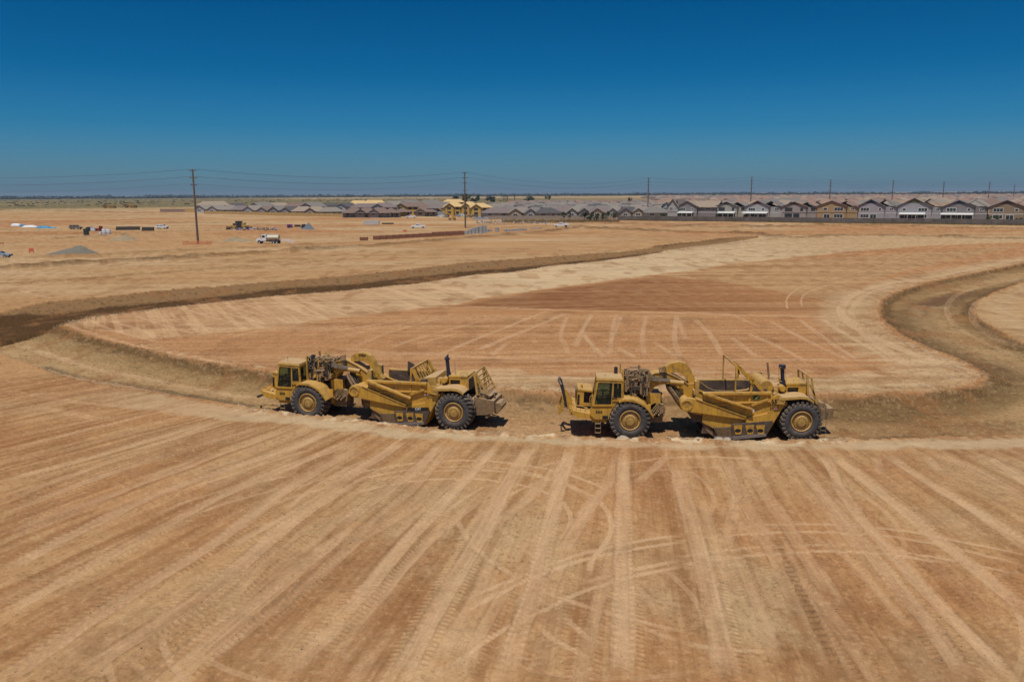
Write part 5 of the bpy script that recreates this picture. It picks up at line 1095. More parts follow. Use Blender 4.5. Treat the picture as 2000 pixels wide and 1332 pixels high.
def big_house(pxl, pxg, pxr, ybase, yridge, yeave, wall, roof, gcol, trim, label, awn=None, win=(.12,.42,.72,.84), mirror=False, solar=False, low=True, band=False, side=None):
    """two-storey house seen gable-on: gable from pxl to pxg, set-back wing from pxg to pxr"""
    ybase -= 3.2; yf_ = 0
    x0, y0 = G(pxl, ybase); x1, y1 = G(pxg, ybase+(pxg-pxl)*.012); x2, y2 = G(pxr, ybase+(pxr-pxl)*.012)
    rz = math.atan2(y2-y0, x2-x0); r = empty('two_storey_house', (x0, y0, 0), rz, label=label, cat='house', group='two storey tract houses behind the grey fence')
    w1 = math.hypot(x1-x0, y1-y0); w = math.hypot(x2-x0, y2-y0); D = math.hypot(x0, y0); hr = Zat(pxl, yridge-.00525*0, x0, y0); he = Zat(pxl, yeave, x0, y0)
    hr = min(hr, 10.6); he = min(he, 7.4); dep = 15; sb = 2.2; wm = WALLS[wall]
    m = MB(); m.box((0, 0, -.3), (w1, dep, he)); xm = w1/2; m.loft([(0,0,he),(w1,0,he),(xm,0,hr-.2)], [(0,dep,he),(w1,dep,he),(xm,dep,hr-.2)]); m.box((w1, sb, -.3), (w, dep, he-.3)); m.build('wall', wm, r)
    m = MB(); hip(m, 0, w1, 0, dep, he, hr, .4, .25, 0.0); hip(m, w1*.55, w, sb, dep, he-.3, hr-.15, .6, .25, 0.0 if w-w1*.5 > 13 else .0); rf = m.build('roof', ROOFS[roof], r)
    sl = (hr-he)/(w1/2); m = MB()
    for s_ in (-1, 1):
        a = Vector((xm, -.43, hr-.02)); b = Vector((xm+s_*(w1/2+.4), -.43, he-.4*sl-.02)); m.bar(a+Vector((0,0,-.16)), b+Vector((0,0,-.16)), .06, .32)
    m.build('fascia', TRD if trim is not TRW or gcol else TRD, r)
    if gcol: m = MB(); t_ = .52; m.loft([(xm-w1/2*t_,-.05,he+(hr-he)*(1-t_)-.25),(xm+w1/2*t_,-.05,he+(hr-he)*(1-t_)-.25),(xm,-.05,hr-.3)], [(xm-w1/2*t_,-.01,he+(hr-he)*(1-t_)-.25),(xm+w1/2*t_,-.01,he+(hr-he)*(1-t_)-.25),(xm,-.01,hr-.3)]); m.build('gable_panel', gcol, r)
    a, b, c, d = win
    if mirror: a, b, c, d = 1-b, 1-a, 1-d, 1-c
    winbox(r, a*w1, b*w1, he-2.35, he-.85, 0, trim, 2); winbox(r, c*w1, d*w1, he-2.1, he-1.0, 0, trim, 0)
    winbox(r, w1+(w-w1)*.4, w1+(w-w1)*.7, he-2.0, he-1.0, sb, trim, 1)
    if low: winbox(r, a*w1, b*w1, 1.5, 3.0, 0, trim, 2); winbox(r, (.5 if not mirror else .25)*w1, (.72 if not mirror else .45)*w1, 1.2, 3.0, 0, trim, 1)
    m = MB(); m.box((-.02, -.045, he*.5), (w1+.02, -.01, he*.5+.22)); m.box((w1+.02, sb-.045, he*.5), (w, sb-.01, he*.5+.22)); m.build('trim_band', TRW if band or awn else TRD, r)
    if awn:
        m = MB(); m.loft([(awn[0]*w1,-3.2,3.1),(awn[1]*w1,-3.2,3.1),(awn[1]*w1,-.05,3.75),(awn[0]*w1,-.05,3.75)], [(awn[0]*w1,-3.2,3.25),(awn[1]*w1,-3.2,3.25),(awn[1]*w1,-.05,3.9),(awn[0]*w1,-.05,3.9)])
        for q in np.linspace(awn[0]*w1+.15, awn[1]*w1-.15, 4): m.box((q-.07,-3.1,-.1), (q+.07,-2.96,3.15))
        m.build('patio_cover', AWN, r); m = MB(); m.box((awn[0]*w1+.5,-.06,.2), (awn[1]*w1-.4,-.012,2.6)); m.build('patio_door', PANE, r)
    if solar:
        m = MB(); yy = dep*.5; zz = hr-.1; m.loft([(w1*.9,sb+1.5,he+.55),(w-.8,sb+1.5,he+.55),(w-.8,yy-1.2,zz-.45),(w1*.9,yy-1.2,zz-.45)], [(w1*.9,sb+1.5,he+.65),(w-.8,sb+1.5,he+.65),(w-.8,yy-1.2,zz-.35),(w1*.9,yy-1.2,zz-.35)]); m.build('solar_panel', SOL, rf)
    return r
Z5 = lambda a: 1280+a/5.556
Z6 = lambda a: 1640+a/5.556
big_house(Z5(130), Z5(238), Z5(242), 431, 389, 402, 'lgrey', 'greige', None, TRW, 'pale grey house end at the left of the two storey row', win=(.2,.5,.7,.8), low=False, solar=False)
big_house(Z5(242), Z5(445), Z5(642), 431, 392.5, 402.5, 'mauve', 'tan', None, TRW, 'mauve grey two storey house with white patio cover, next to the pale end house', awn=(.05,.85), win=(.12,.4,.72,.8))
big_house(Z5(648), Z5(880), Z5(972), 431.5, 394, 402.5, 'sage', 'greige', TRD, TRD, 'sage grey two storey house with dark window trim and a white patio cover', awn=(.15,.95), win=(.16,.42,.78,.86))
big_house(Z5(977), Z5(1225), Z5(1362), 432, 392, 403, 'lgrey', 'grey', MAR, TRW, 'light grey two storey house with a maroon gable top', awn=(-.1,.98), win=(.12,.4,.7,.8))
big_house(Z5(1367), Z5(1630), Z5(1745), 433, 394, 403, 'greige', 'warm', BRP, TRD, 'greige two storey house with brown gable top and dark window trim', win=(.14,.42,.77,.86))
big_house(Z5(1748), Z6(60), Z6(177), 434, 392, 402, 'ochre', 'pink', None, TRW, 'ochre two storey house under a pinkish roof', mirror=True, win=(.1,.4,.65,.78))
big_house(Z6(180), Z6(475), Z6(602), 434.5, 389.5, 402.5, 'lav', 'grey', NAV, TRW, 'lavender grey two storey house with a navy gable top', win=(.14,.44,.8,.88), band=True)
big_house(Z6(606), Z6(985), Z6(1102), 435, 386, 403, 'lav', 'tan', OLV, TRW, 'tallest light grey two storey house with an olive gable vent', awn=(.1,.84), mirror=True, win=(.12,.37,.73,.82))
big_house(Z6(1106), Z6(1450), Z6(1592), 436, 391, 403, 'mauve', 'grey', NAV, TRW, 'dark mauve grey house with a white patio cover across its back', awn=(-.05,.98), win=(.13,.42,.78,.88))
big_house(Z6(1610), Z6(1985), Z6(2150), 437, 391, 403.5, 'olive', 'pink', BRP, TRW, 'olive brown two storey house by the right edge', win=(.12,.4,.75,.84), band=True)
# ---- simpler houses: one kit, many looks
def make_house(w, d, he, hr, wall, roof, kind, trim=TRW, porch=False):
    r = empty('house'); r.name = 'tract_house'
    m = MB(); m.box((-w/2, 0, -.3), (w/2, d, he))
    if kind == 'gable':
        gw = w*.42; gx_ = -w/2+gw/2+.3
        m.box((gx_-gw/2, -1.8, -.3), (gx_+gw/2, 0.0, he-.02)); m.loft([(gx_-gw/2,-1.8,he-.02),(gx_+gw/2,-1.8,he-.02),(gx_,-1.8,he+(hr-he)*.62)], [(gx_-gw/2,1,he-.02),(gx_+gw/2,1,he-.02),(gx_,1,he+(hr-he)*.62)])
    m.build('wall', WALLS[wall], r)
    m = MB(); hip(m, -w/2, w/2, 0, d, he, hr, .6, .22, .75)
    if kind == 'gable': hip(m, gx_-gw/2, gx_+gw/2, -1.8, d*.5, he, he+(hr-he)*.75, .45, .22, 0)
    m.build('roof', ROOFS[roof], r)
    ws = [(-.32,-.16),(.08,.2),(.3,.42)] if kind != 'gable' else [(-.36,-.2),(.08,.2),(.3,.42)]
    for a, b in ws:
        yy = -1.8 if kind == 'gable' and b < -.05 else 0
        winbox(r, a*w, b*w, he-1.8, he-.6, yy, trim, 1)
        if he > 5: winbox(r, a*w, b*w, 1.0, 2.4, yy, trim, 1)
    if kind == 'gable':
        m = MB()
        for s_ in (-1, 1): m.bar((gx_,-2.28,he+(hr-he)*.75-.12), (gx_+s_*(gw/2+.4),-2.28,he-.25), .05, .24)
        m.build('fascia', TRD, r)
    if porch: m = MB(); m.loft([(-w/2,-2.6,2.6),(w/2,-2.6,2.6),(w/2,-.02,3.3),(-w/2,-.02,3.3)], [(-w/2,-2.6,2.75),(w/2,-2.6,2.75),(w/2,-.02,3.45),(-w/2,-.02,3.45)]); [m.box((q-.15,-2.5,-.2), (q+.15,-2.2,2.65)) for q in np.linspace(-w/2+.3, w/2-.3, 4)]; m.build('porch', ROOFS['brown'], r)
    return r
used = {}
def add_house(px, py, rz, w, d, he, hr, wall, roof, kind, label, group, D=None, trim=TRW, porch=False):
    x, y = place(px, py, D); key = (w, d, he, hr, wall, roof, kind, porch, id(trim))
    if key in used: r = copy_tree(used[key])
    else: r = used[key] = make_house(w, d, he, hr, wall, roof, kind, trim, porch)
    r.location = (x, y, 0); r.rotation_euler = (0, 0, R(rz)); tag(r, label, 'house', group); return r
GL = 'houses of the estate beyond the yellow fence'
for px, py, w, he, hr, wall, roof, kind, lab in [
 (402,417.5,16,3.2,6.2,'white','greige','gable','white fronted bungalow at the left end of the yellow fence'),
 (426,418.5,15,3.2,6.2,'white','greige','gable','second white fronted bungalow behind the yellow fence, by the end bungalow'),
 (449,418.5,14,3.0,6.0,'greige','greige','hip','long greige roofed bungalow without gable behind the yellow fence'),
 (471,419.5,15,3.2,5.8,'grey','mauve','hip','mauve roofed bungalow behind the yellow fence'),
 (497,420.5,16,3.2,6.4,'white','greige','gable','white gabled bungalow behind the middle of the yellow fence'),
 (522,421,14,3.0,5.8,'lgrey','brown','gable','light grey gabled bungalow behind the yellow fence with a brown roof'),
 (545,421,14,3.2,6.2,'grey','grey','gable','grey gabled bungalow behind the yellow fence with a grey roof'),
 (568,422,14,3.0,5.8,'lgrey','dark','gable','light grey gabled bungalow behind the yellow fence with a dark roof'),
 (592,422.5,15,3.0,5.8,'greige','tan','hip','bungalow with a tan hipped roof behind the yellow fence'),
 (618,423,15,3.0,5.8,'tanw','tan','gable','tan gabled bungalow behind the right part of the yellow fence'),
 (646,423.5,16,3.0,5.6,'greige','greige','hip','greige bungalow at the right end of the yellow fence')]:
    add_house(px, py-1.6, 12, w, 12, he, hr, wall, roof, kind, lab, GL)
for px, D, w, he, hr, wall, roof, kind, lab in [
 (413,720,26,5.6,8.6,'lgrey','tan','hip','large tan roofed house rising behind the white bungalows at far left'),
 (458,760,20,3.4,6.6,'white','dark','hip','dark roofed house behind the long bungalow, left part of the estate'),
 (508,640,18,5.4,8.2,'sage','grey','gable','sage two storey house showing above the middle bungalow roofs'),
 (540,655,20,5.4,7.6,'lgrey','tan','hip','two storey house with a long tan roof above the bungalows'),
 (580,600,20,5.6,8.0,'white','brown','hip','white two storey house with a brown roof behind the fence'),
 (610,585,18,5.6,8.4,'lgrey','grey','gable','light grey gabled two storey house before the dark roofed pair'),
 (644,610,18,5.6,7.6,'grey','dark','hip','dark roofed two storey house behind the end of the yellow fence'),
 (677,545,15,5.8,8.2,'white','dark','gable','white two storey house with a very dark roof, left of the porch houses'),
 (715,510,20,5.8,8.0,'lgrey','mauve','hip','long light grey two storey house behind the dark porches'),
 (750,510,16,5.8,8.4,'lgrey','mauve','gable','gabled light grey two storey house behind the dark porches'),
 (768,600,18,5.8,8.8,'white','greige','gable','white gabled house standing behind the plywood house with dark roof'),
 (800,640,20,5.8,9.2,'lgrey','grey','gable','grey roofed gabled house far behind the white pickup'),
 (815,560,18,4.0,7.8,'white','brown','gable','white gabled house behind the dark roofed plywood house'),
 (840,560,22,3.6,7.0,'lgrey','mauve','hip','wide low mauve grey roof left of the plywood houses'),
 (842,700,20,5.6,8.8,'grey','grey','hip','wide grey roof behind the mauve grey roof, left of the plywood houses'),
 (866,640,20,4.2,7.4,'lgrey','grey','hip','grey roofed house just behind the left plywood house'),
 (700,690,18,5.6,8.6,'ply','ply','hip','house with raw plywood roof, lower of the two behind the mauve roofs'),
 (731,640,20,5.8,9.2,'ply','ply','hip','house with a high raw plywood roof above the mauve roofs'),
 (887,820,22,5.6,8.4,'ply','ply','hip','far raw plywood roof behind the two plywood houses')]:
    add_house(px, None, 10, w, 12, he, hr, wall, roof, kind, lab, 'houses of the estate left of the second pole', D=D)
for px, py, w, he, hr, wall, roof, kind, porch, trim, lab in [
 (691,425,13,3.2,5.6,'wrap','brown','hip',True,TRD,'new house with a dark brown porch at the end of the yellow fence'),
 (716,425.2,13,3.2,5.6,'grey','brown','gable',True,TRW,'new house with a gable and dark porch, second along from the yellow fence'),
 (742,425.4,13,3.2,5.8,'lgrey','brown','gable',True,TRW,'new light grey gabled house with dark porch, third along from the yellow fence'),
 (764,425,10,3.2,5.6,'greige','brown','hip',True,TRD,'narrow new house with dark porch beside the plywood house'),
 (786,423,10,3.2,5.0,'ply','brown','hip',True,TRD,'single storey plywood wing with dark porch in front of the plywood house'),
 (795,421,15,5.8,8.4,'ply','brown','gable',False,TRD,'plywood sheathed two storey house with a dark brown roof'),
 (832,423,13,3.2,5.4,'tanw','brown','gable',True,TRD,'low house with dark porch right of the plywood house'),
 (852,422.5,10,5.0,6.0,'wrap','grey','hip',False,TRD,'pale house wrapped in grey sheeting beside the parked trucks'),
 (888,421,13,5.8,8.4,'ply','ply','gable',False,TRD,'raw plywood two storey house left of the second pole'),
 (919,421,12,5.8,8.6,'ply','ply','gable',False,TRD,'raw plywood two storey house right behind the second pole'),
 (941,423,13,5.6,8.0,'ply','ply','gable',False,TRD,'raw plywood two storey house at the right of the plywood group')]:
    add_house(px, py, 8, w, 12, he, hr, wall, roof, kind, lab, 'houses under construction beside the yellow fence', trim=trim, porch=porch)
# grey bungalow estate between the second and third poles
rnd = random.Random(11); k = 0; seen = {}; ordn = ['first','second','third','fourth','fifth','sixth','seventh','eighth','ninth','tenth','eleventh','twelfth','thirteenth','fourteenth','fifteenth','sixteenth','seventeenth','eighteenth','nineteenth','twentieth','twenty-first','twenty-second','twenty-third','twenty-fourth']
for row, (D0, py0, xa, xb, st) in enumerate([(452,None,968,1305,26.5),(505,None,955,1310,23),(560,None,950,1300,21.5),(625,None,945,1310,19.5),(700,None,950,1310,18),(800,None,1000,1330,16.5),(920,None,1010,1330,15)]):
    px = xa; n = 0
    while px < xb:
        rf = rnd.choice(['grey','grey','greige','mauve','greige','dark'] if row < 5 else ['mauve','brown','grey','pink']); kd = rnd.choice(['gable','gable','hip'])
        vw = [14, 15, 16][k % 3]
        lab = f'{ordn[min(n,23)]} bungalow from left in {ordn[row]} row back of the grey roofed estate'
        add_house(px, None, 8-4*(px-1000)/1000, vw, 14, 3.1, 6.0 if kd == 'gable' else 5.7, ['lgrey','greige','tanw'][k % 3], rf, kd, lab, 'grey roofed bungalows between the second and third poles', D=D0+rnd.uniform(-6, 6))
        px += st*rnd.uniform(.92, 1.08); n += 1; k += 1
# big tract on the right: 290 more individual houses, then one mass beyond
ft = np.array(G(1290, 430)); fe = np.array(G(2000, 439)); fd = (fe-ft)/np.hypot(*(fe-ft)); fnr = np.array([-fd[1], fd[0]]); 
if fnr[1] < 0: fnr = -fnr
rotz = math.degrees(math.atan2(fd[1], fd[0])); cnt = 0; far_list = []
for row in range(1, 46):
    off = 24+row*27 if row < 3 else 30+row*29
    if row > 20: off = 30+20*29+(row-20)*40
    for c in range(-60, 90):
        p = ft+fd*(c*17.2+rnd.uniform(-.8, .8)+(row % 2)*6)+fnr*(off+rnd.uniform(-1.5, 1.5)); D = math.hypot(*p); px = 1000+p[0]/p[1]*FPX
        if px < 1305-row*1.5+(row > 12)*20 or px > 2035 or D > 2300: continue
        if p[1] < 300: continue
        two = rnd.random() < (.85 if row < 4 else .55)
        near = row < 4
        rf = rnd.choice(['tan','pink','greige','brown','grey','warm'] if near else ['pink','pink','pink','warm','brown','tan','mauve','grey'])
        wl = rnd.choice(['lgrey','tanw','sage','greige','ochre','white']); kd = rnd.choice(['gable','hip'])
        h_ = (6.0, 9.2) if two and near else ((5.6, 8.4) if two else (3.2, 5.9))
        w_ = 13 if row % 2 else 14
        if cnt < 225:
            lab = f'{ordn[min(row-1,23)]} row tract house with {rf} roof and {dict(lgrey="light grey",tanw="tan",sage="sage",greige="greige",ochre="ochre",white="white")[wl]} walls'
            seen[lab] = seen.get(lab, 0)+1; lab = lab+f', {ordn[min(seen[lab]-1, 23)]} such from left'
            x, y = p; key = (w_, wl, rf, kd, h_)
            if key not in used: used[key] = make_house(w_, 13, h_[0], h_[1], wl, rf, kd); r = used[key]
            else: r = copy_tree(used[key])
            r.location = (x, y, 0); r.rotation_euler = (0, 0, R(rotz)+(math.pi/2 if rnd.random() < .3 else 0)); tag(r, lab, 'house', f'row {row} of tract houses with {rf} roofs and {wl} walls'); cnt += 1
        else: far_list.append((p, w_, h_, wl, rf))
fm_ = MB(); mats_ = [WALLS['tanw'], ROOFS['pink'], ROOFS['warm'], ROOFS['brown'], ROOFS['grey'], ROOFS['mauve'], ROOFS['tan']]; ix = {'pink':1,'warm':2,'brown':3,'grey':4,'mauve':5,'tan':6,'greige':6}
for p, w_, h_, wl, rf in far_list:
    q = MB(); fm_.cur = 0; a = Matrix.Translation((p[0], p[1], 0))@Matrix.Rotation(R(rotz)+rnd.choice([0, math.pi/2]), 4, 'Z'); fm_.box((-w_/2, 0, -.3), (w_/2, 12, h_[0]), a); fm_.cur = ix[rf]; hip(q, -w_/2, w_/2, 0, 12, h_[0], h_[1], .5, .2, .7); fm_.add(q.v, q.f, a)
fm_.build('distant_housing', mats_, kind='stuff', label='mass of distant terracotta and grey tract roofs out to the horizon', cat='housing')
# ================================================================ fences and walls
FG = mat('weathered_fence', (.135,.115,.10), rough=.9, var=.35, vs=.35, dirt=.4, dirtc=(.10,.075,.055)); FY = mat('new_cedar_fence', (.46,.30,.12), rough=.85, var=.15, vs=.4); FYP = mat('cedar_post', (.34,.20,.07), rough=.85)
def fence(name, mt, mp, A, B, h, step, label, pan=None):
    A = Vector((*A, 0)); B = Vector((*B, 0)); d = B-A; L = d.length; rz = math.atan2(d.y, d.x); r = empty(name, A, rz, label=label, cat='fence'); n = int(L/step)
    for k in range(n):
        m = MB(); xa = k*step+.07; xb = (k+1)*step-.07
        nb = 4 if step < 4 else 6
        for q in range(nb): a_ = xa+(xb-xa)*q/nb; m.box((a_, -.03+.01*(q % 2), .05-.3), (a_+(xb-xa)/nb-.015, .02, h-.03*((q*7+k) % 3)))
        m.build('panel', mt, r)
    for k in range(n+1): m = MB(); m.box((k*step-.08, -.09, -.3), (k*step+.08, .07, h+.12)); m.build('post', mp, r)
    return r
fence('wooden_fence', FY, FYP, G(400, 417.8), G(673, 424.3), 2.1, 4.9, 'long new yellow cedar fence in front of the bungalows')
fence('wooden_fence', FG, FG, G(1206, 430.5), G(2080, 441.2), 2.3, 4.4, 'long weathered grey fence below the two storey houses')
fence('wooden_fence', FY, FYP, G(362, 415), G(385, 415), 3.0, 4.9, 'short piece of yellow fence just left of the tallest pole')
BW = mat('block_wall', (.27,.225,.18), rough=.9, var=.12, vs=.5); BWP = mat('pink_block_wall', (.28,.18,.14), rough=.9, var=.12, vs=.5)
def wall_(A, B, h, mt, label):
    A = Vector((*A, 0)); B = Vector((*B, 0)); d = B-A; r = empty('block_wall', A, math.atan2(d.y, d.x), label=label, cat='wall'); m = MB(); m.box((0, -.1, -.3), (d.length, .1, h)); m.build('wall', mt, r)
    c = MB(); c.box((-.02, -.14, h), (d.length+.02, .14, h+.1)); c.build('wall_cap', mt, r); 
    for k in range(int(d.length/18)+1): p = MB(); p.box((k*18-.25, -.24, -.3), (k*18+.25, .24, h+.25)); p.build('pillar', mt, r)
wall_(G(955, 428.6), G(1204, 428.6), 1.9, BW, 'low brown block wall in front of the grey bungalows, right of the second pole')
wall_(G(962, 412.5), G(1020, 413), 1.9, BWP, 'pinkish block wall right behind the plywood houses')
wall_(G(1190, 414.5), G(1300, 415), 2.0, BWP, 'pinkish block wall under the bungalow roofs by the third pole')
wall_(G(314, 414.4), G(361, 414.6), 2.4, BWP, 'brown site wall left of the short yellow fence')
# orange safety mesh round the tall pole
OM = mat('orange_mesh', (.62,.22,.10), rough=.8, var=.25, vs=2)
r = empty('safety_fence', G(387, 478), 0, label='orange safety mesh round the foot of the tallest pole', cat='safety fence')
m = MB(); xs_ = [-3.9,-2.6,-1.2,.2,1.6,2.9,4.0]
for k in range(6):
    for q in range(9): zz = .12+q*.11; m.bar((xs_[k],-.8+.2*(k % 2),zz), (xs_[k+1],-.8+.2*((k+1) % 2),zz-.04*(k % 2)), .02, .05)
    for q in range(7): t_ = q/7; xx = xs_[k]*(1-t_)+xs_[k+1]*t_; m.bar((xx,-.79,.08), (xx,-.79,1.0), .02, .04)
m.build('mesh', OM, r)
for k in range(7): m = MB(); m.cyl((xs_[k],-.75,-.2), (xs_[k],-.75,1.15), .03, n=6); m.build('stake', OM, r)
# ================================================================ trees
BARK = mat('bark', (.09,.065,.045), rough=.95); LEAF = [mat('leaf_green', (.045,.075,.022), rough=.8, var=.5, vs=1.2), mat('leaf_dark', (.028,.048,.022), rough=.8, var=.5, vs=.6), mat('leaf_olive', (.07,.075,.03), rough=.85, var=.4, vs=.8)]
def leafcloud(mb, c, rx, rz_, n, s, rnd, lumps=6):
    L = [(Vector((rnd.gauss(0,.4)*rx, rnd.gauss(0,.4)*rx, rnd.uniform(-.7,.8)*rz_)), rnd.uniform(.35,.65)) for _ in range(lumps)]
    for _ in range(n):
        lc, lr = rnd.choice(L); d = Vector((rnd.gauss(0,1), rnd.gauss(0,1), rnd.gauss(0,1))).normalized()*lr*(rnd.random()**.4)
        p = Vector(c)+lc+Vector((d.x*rx, d.y*rx, d.z*rz_)); u = Vector((rnd.gauss(0,1), rnd.gauss(0,1), rnd.gauss(0,1))).normalized(); v = u.orthogonal().normalized(); u = u.cross(v); q = s*rnd.uniform(.6,1.3)
        mb.add([p+u*q, p+v*q*.7, p-u*q, p-v*q*.7], [(0,1,2,3)])
def tree(px, py, h, w, lf, label, D=None, group='young trees and bushes along the far fences', trunk=.3, seed=1, n=260):
    x, y = place(px, py, D); rnd = random.Random(seed); r = empty('broadleaf_tree' if h > 3 else 'shrub', (x, y, 0), 0, label=label, cat='tree' if h > 3 else 'shrub', group=group)
    m = MB(); tw = .05+h*.018; m.tube([(0,0,-.3),(.05*h*.1,0,h*trunk),(0,.1,h*.75)], [tw, tw*.8, tw*.25], 6)
    for k in range(4): a = rnd.uniform(0, 6.28); m.tube([(0,0,h*(trunk+.08*k)), (math.cos(a)*w*.3, math.sin(a)*w*.3, h*(trunk+.25+.08*k))], [tw*.5, tw*.15], 5)
    m.build('trunk', BARK, r); m = MB(); leafcloud(m, (0,0,h*(1+trunk)/2), w/2, h*(1-trunk)/2, n, w*.07+.05, rnd); m.build('crown', LEAF[lf], r); return r
for i, a in enumerate([(1100,431,4.2,2.4,0,'thin green sapling right of the red tractor'),(1112,431,4.6,2.4,0,'taller green sapling left of the dark bushes'),(1141,432,4.1,4.3,1,'round dark bush at the left of the bush clump'),(1152,432.5,3.0,3.6,1,'low bluish bush in the middle of the bush clump'),(1165,432,4.1,4.3,1,'rounded dark bush at the right of the bush clump'),
 (1177,431,4.1,2.9,1,'upright green bush left of the grey fence end'),(1186,431,4.4,2.9,0,'brighter upright bush at the grey fence end'),(1199,429,3.4,3.6,2,'olive bush at the start of the grey fence'),(1214,424,3.1,2.4,0,'bright green garden tree behind the start of the grey fence'),(1224,424,3.1,2.3,0,'second bright green garden tree behind the fence'),
 (1249,425,3.8,3.2,0,'leafy garden tree left of the third pole'),(1258,425,3.8,2.9,0,'leafy garden tree touching the third pole'),(1275,425,3.1,2.2,2,'olive garden tree right of the third pole'),(1296,429,3.1,2.9,0,'green shrub in front of the pale house end'),(1400,429.5,3.0,2.5,1,'shrub between the mauve and sage houses'),(1416,430,3.3,2.6,1,'shrub under the sage house patio cover'),(1948,437,3.5,2.3,0,'small tree left of the dark mauve house wall end, near the olive house'),(1929,437,3.4,2.2,0,'leafy shrub at the corner of the dark mauve house'),(1992,438,3.3,2.6,0,'green shrub at the right edge in front of the olive brown house'),(1356,424,2.7,2.2,1,'dark shrub behind the patio cover of the mauve house')]):
    tree(*a, seed=20+i, trunk=.12 if i > 1 else .35)
for i, a in enumerate([(892,1050,11,13,2,'far olive tree left of the second pole top'),(911,1030,15,14,2,'largest far tree directly behind the second pole'),(929,1120,11,12,1,'far dark tree right of the second pole'),(957,1150,9,15,1,'wide far tree above the grey bungalow roofs'),(1228,900,9,5,1,'single dark pointed tree above the bungalow roofs left of the third pole'),(1074,1500,11,8,1,'small far tree on the pale field, right of the palms'),(1066,1550,10,7,2,'small far olive tree on the pale field beside the dark one'),(1034,1400,8,18,2,'wide low far tree at the edge of the pale field')]):
    tree(a[0], None, a[2], a[3], a[4], a[5], D=a[1], group='far trees standing on the plain', seed=60+i, n=420, trunk=.2)
for i, (px, D, h) in enumerate([(984,1150,11),(988,1160,12),(991,1150,11),(1005,1000,12)]):
    x, y = GD(px, D); r = empty('palm_tree', (x, y, 0), 0, label=['first of the far palms right of the second pole','tallest middle palm of the far three','third of the far palms in the close group','single far palm standing right of the group of three'][i], cat='palm tree', group='far palms above the bungalow roofs'); m = MB(); m.tube([(0,0,-.3),(.2,0,h-1.5)], [.5,.4], 6); m.build('trunk', BARK, r)
    m = MB(); rnd = random.Random(i)
    for k in range(26): a_ = rnd.uniform(0,6.28); b_ = rnd.uniform(-.6,.9); L_2 = rnd.uniform(2,3.2); p0 = Vector((.2,0,h-1.5)); p1 = p0+Vector((math.cos(a_)*L_2*.6, math.sin(a_)*L_2*.6, b_*1.5+.6)); p2 = p0+Vector((math.cos(a_)*L_2, math.sin(a_)*L_2, b_*1.5-.9)); m.bar(p0, p1, .35, .08); m.bar(p1, p2, .3, .06)
    m.build('crown', LEAF[2], r)
# far woodland along the horizon, weeds at the fence: masses nobody could count
rnd = random.Random(5); m = MB()
for k in range(2600):
    px = rnd.uniform(-250, 2250); D = rnd.choice([4300, 4800, 5300, 6000])*rnd.uniform(.95, 1.08); x, y = GD(px, D)
    hh = max(3, 20*fbm(np.array([px*.02]), np.array([D*.001]), 3, 7)[0]*rnd.uniform(.5, 1.2)*(D/4200)**.6+(6 if rnd.random() < .04 else 0)); ww = rnd.uniform(9, 26)
    for q in range(7): cx = x+rnd.uniform(-ww, ww); cz = rnd.uniform(.15, .85)*hh; s_ = rnd.uniform(3, 7); m.add([(cx-s_, y, cz-s_*.4), (cx+s_*.9, y+rnd.uniform(-8,8), cz-s_*.5), (cx+s_*.4, y+4, min(cz+s_*.6, hh*1.1)), (cx-s_*.5, y-3, min(cz+s_*.5, hh))], [(0,1,2,3)])
    m.add([(x-ww, y, -1), (x+ww, y+6, -1), (x+ww*.8, y+3, hh*.45), (x+ww*.2, y, hh*.62), (x-ww*.7, y, hh*.5)], [(0,1,2,3,4)])
m.build('distant_woodland', mat('far_foliage', (.035,.055,.04), rough=.95, var=.35, vs=.01), kind='stuff', label='dark band of distant trees along the whole horizon', cat='woodland')
m = MB()
for k in range(420):
    px = rnd.uniform(-100, 1000); D = rnd.uniform(1300, 3000); x, y = GD(px, D); s_ = rnd.uniform(1.2, 4); m.add([(x-s_, y, -.3), (x+s_, y+2, -.3), (x+s_*.6, y, rnd.uniform(.5, 1.6)), (x-s_*.6, y, rnd.uniform(.5, 1.6))], [(0,1,2,3)])
m.build('field_scrub', mat('scrub', (.07,.075,.04), rough=.95, var=.4, vs=.02), kind='stuff', label='low green grey scrub on the plain at far left', cat='scrub')
m = MB(); fA = np.array(G(1206, 430.5)); fB = np.array(G(2080, 441.2)); 
for k in range(9000):
    t_ = rnd.random(); p = fA+(fB-fA)*t_; o = -abs(rnd.gauss(0, 1.4))-.15; hh = rnd.uniform(.2, .75)*(1.3 if fbm(np.array([t_*60]), np.array([0.]), 3, 3)[0] > .5 else .55); x = p[0]+rnd.uniform(-.4,.4); y = p[1]+o
    a_ = rnd.uniform(-.3, .3); m.add([(x-.09, y, -.1), (x+.09, y+.05, -.1), (x+a_+.03, y+rnd.uniform(-.2,.2), hh)], [(0,1,2)])
for k in range(5000):
    px = rnd.uniform(980, 1210); x, y = G(px, rnd.gauss(432.5, 1.6)); hh = rnd.uniform(.15, .9); m.add([(x-.09, y, -.1), (x+.09, y+.05, -.1), (x+rnd.uniform(-.3,.3), y, hh)], [(0,1,2)])
m.build('dry_weeds', mat('dry_weed', (.17,.13,.06), rough=.95, var=.4, vs=.5), kind='stuff', label='strip of dry olive weeds along the foot of the fence', cat='weeds')
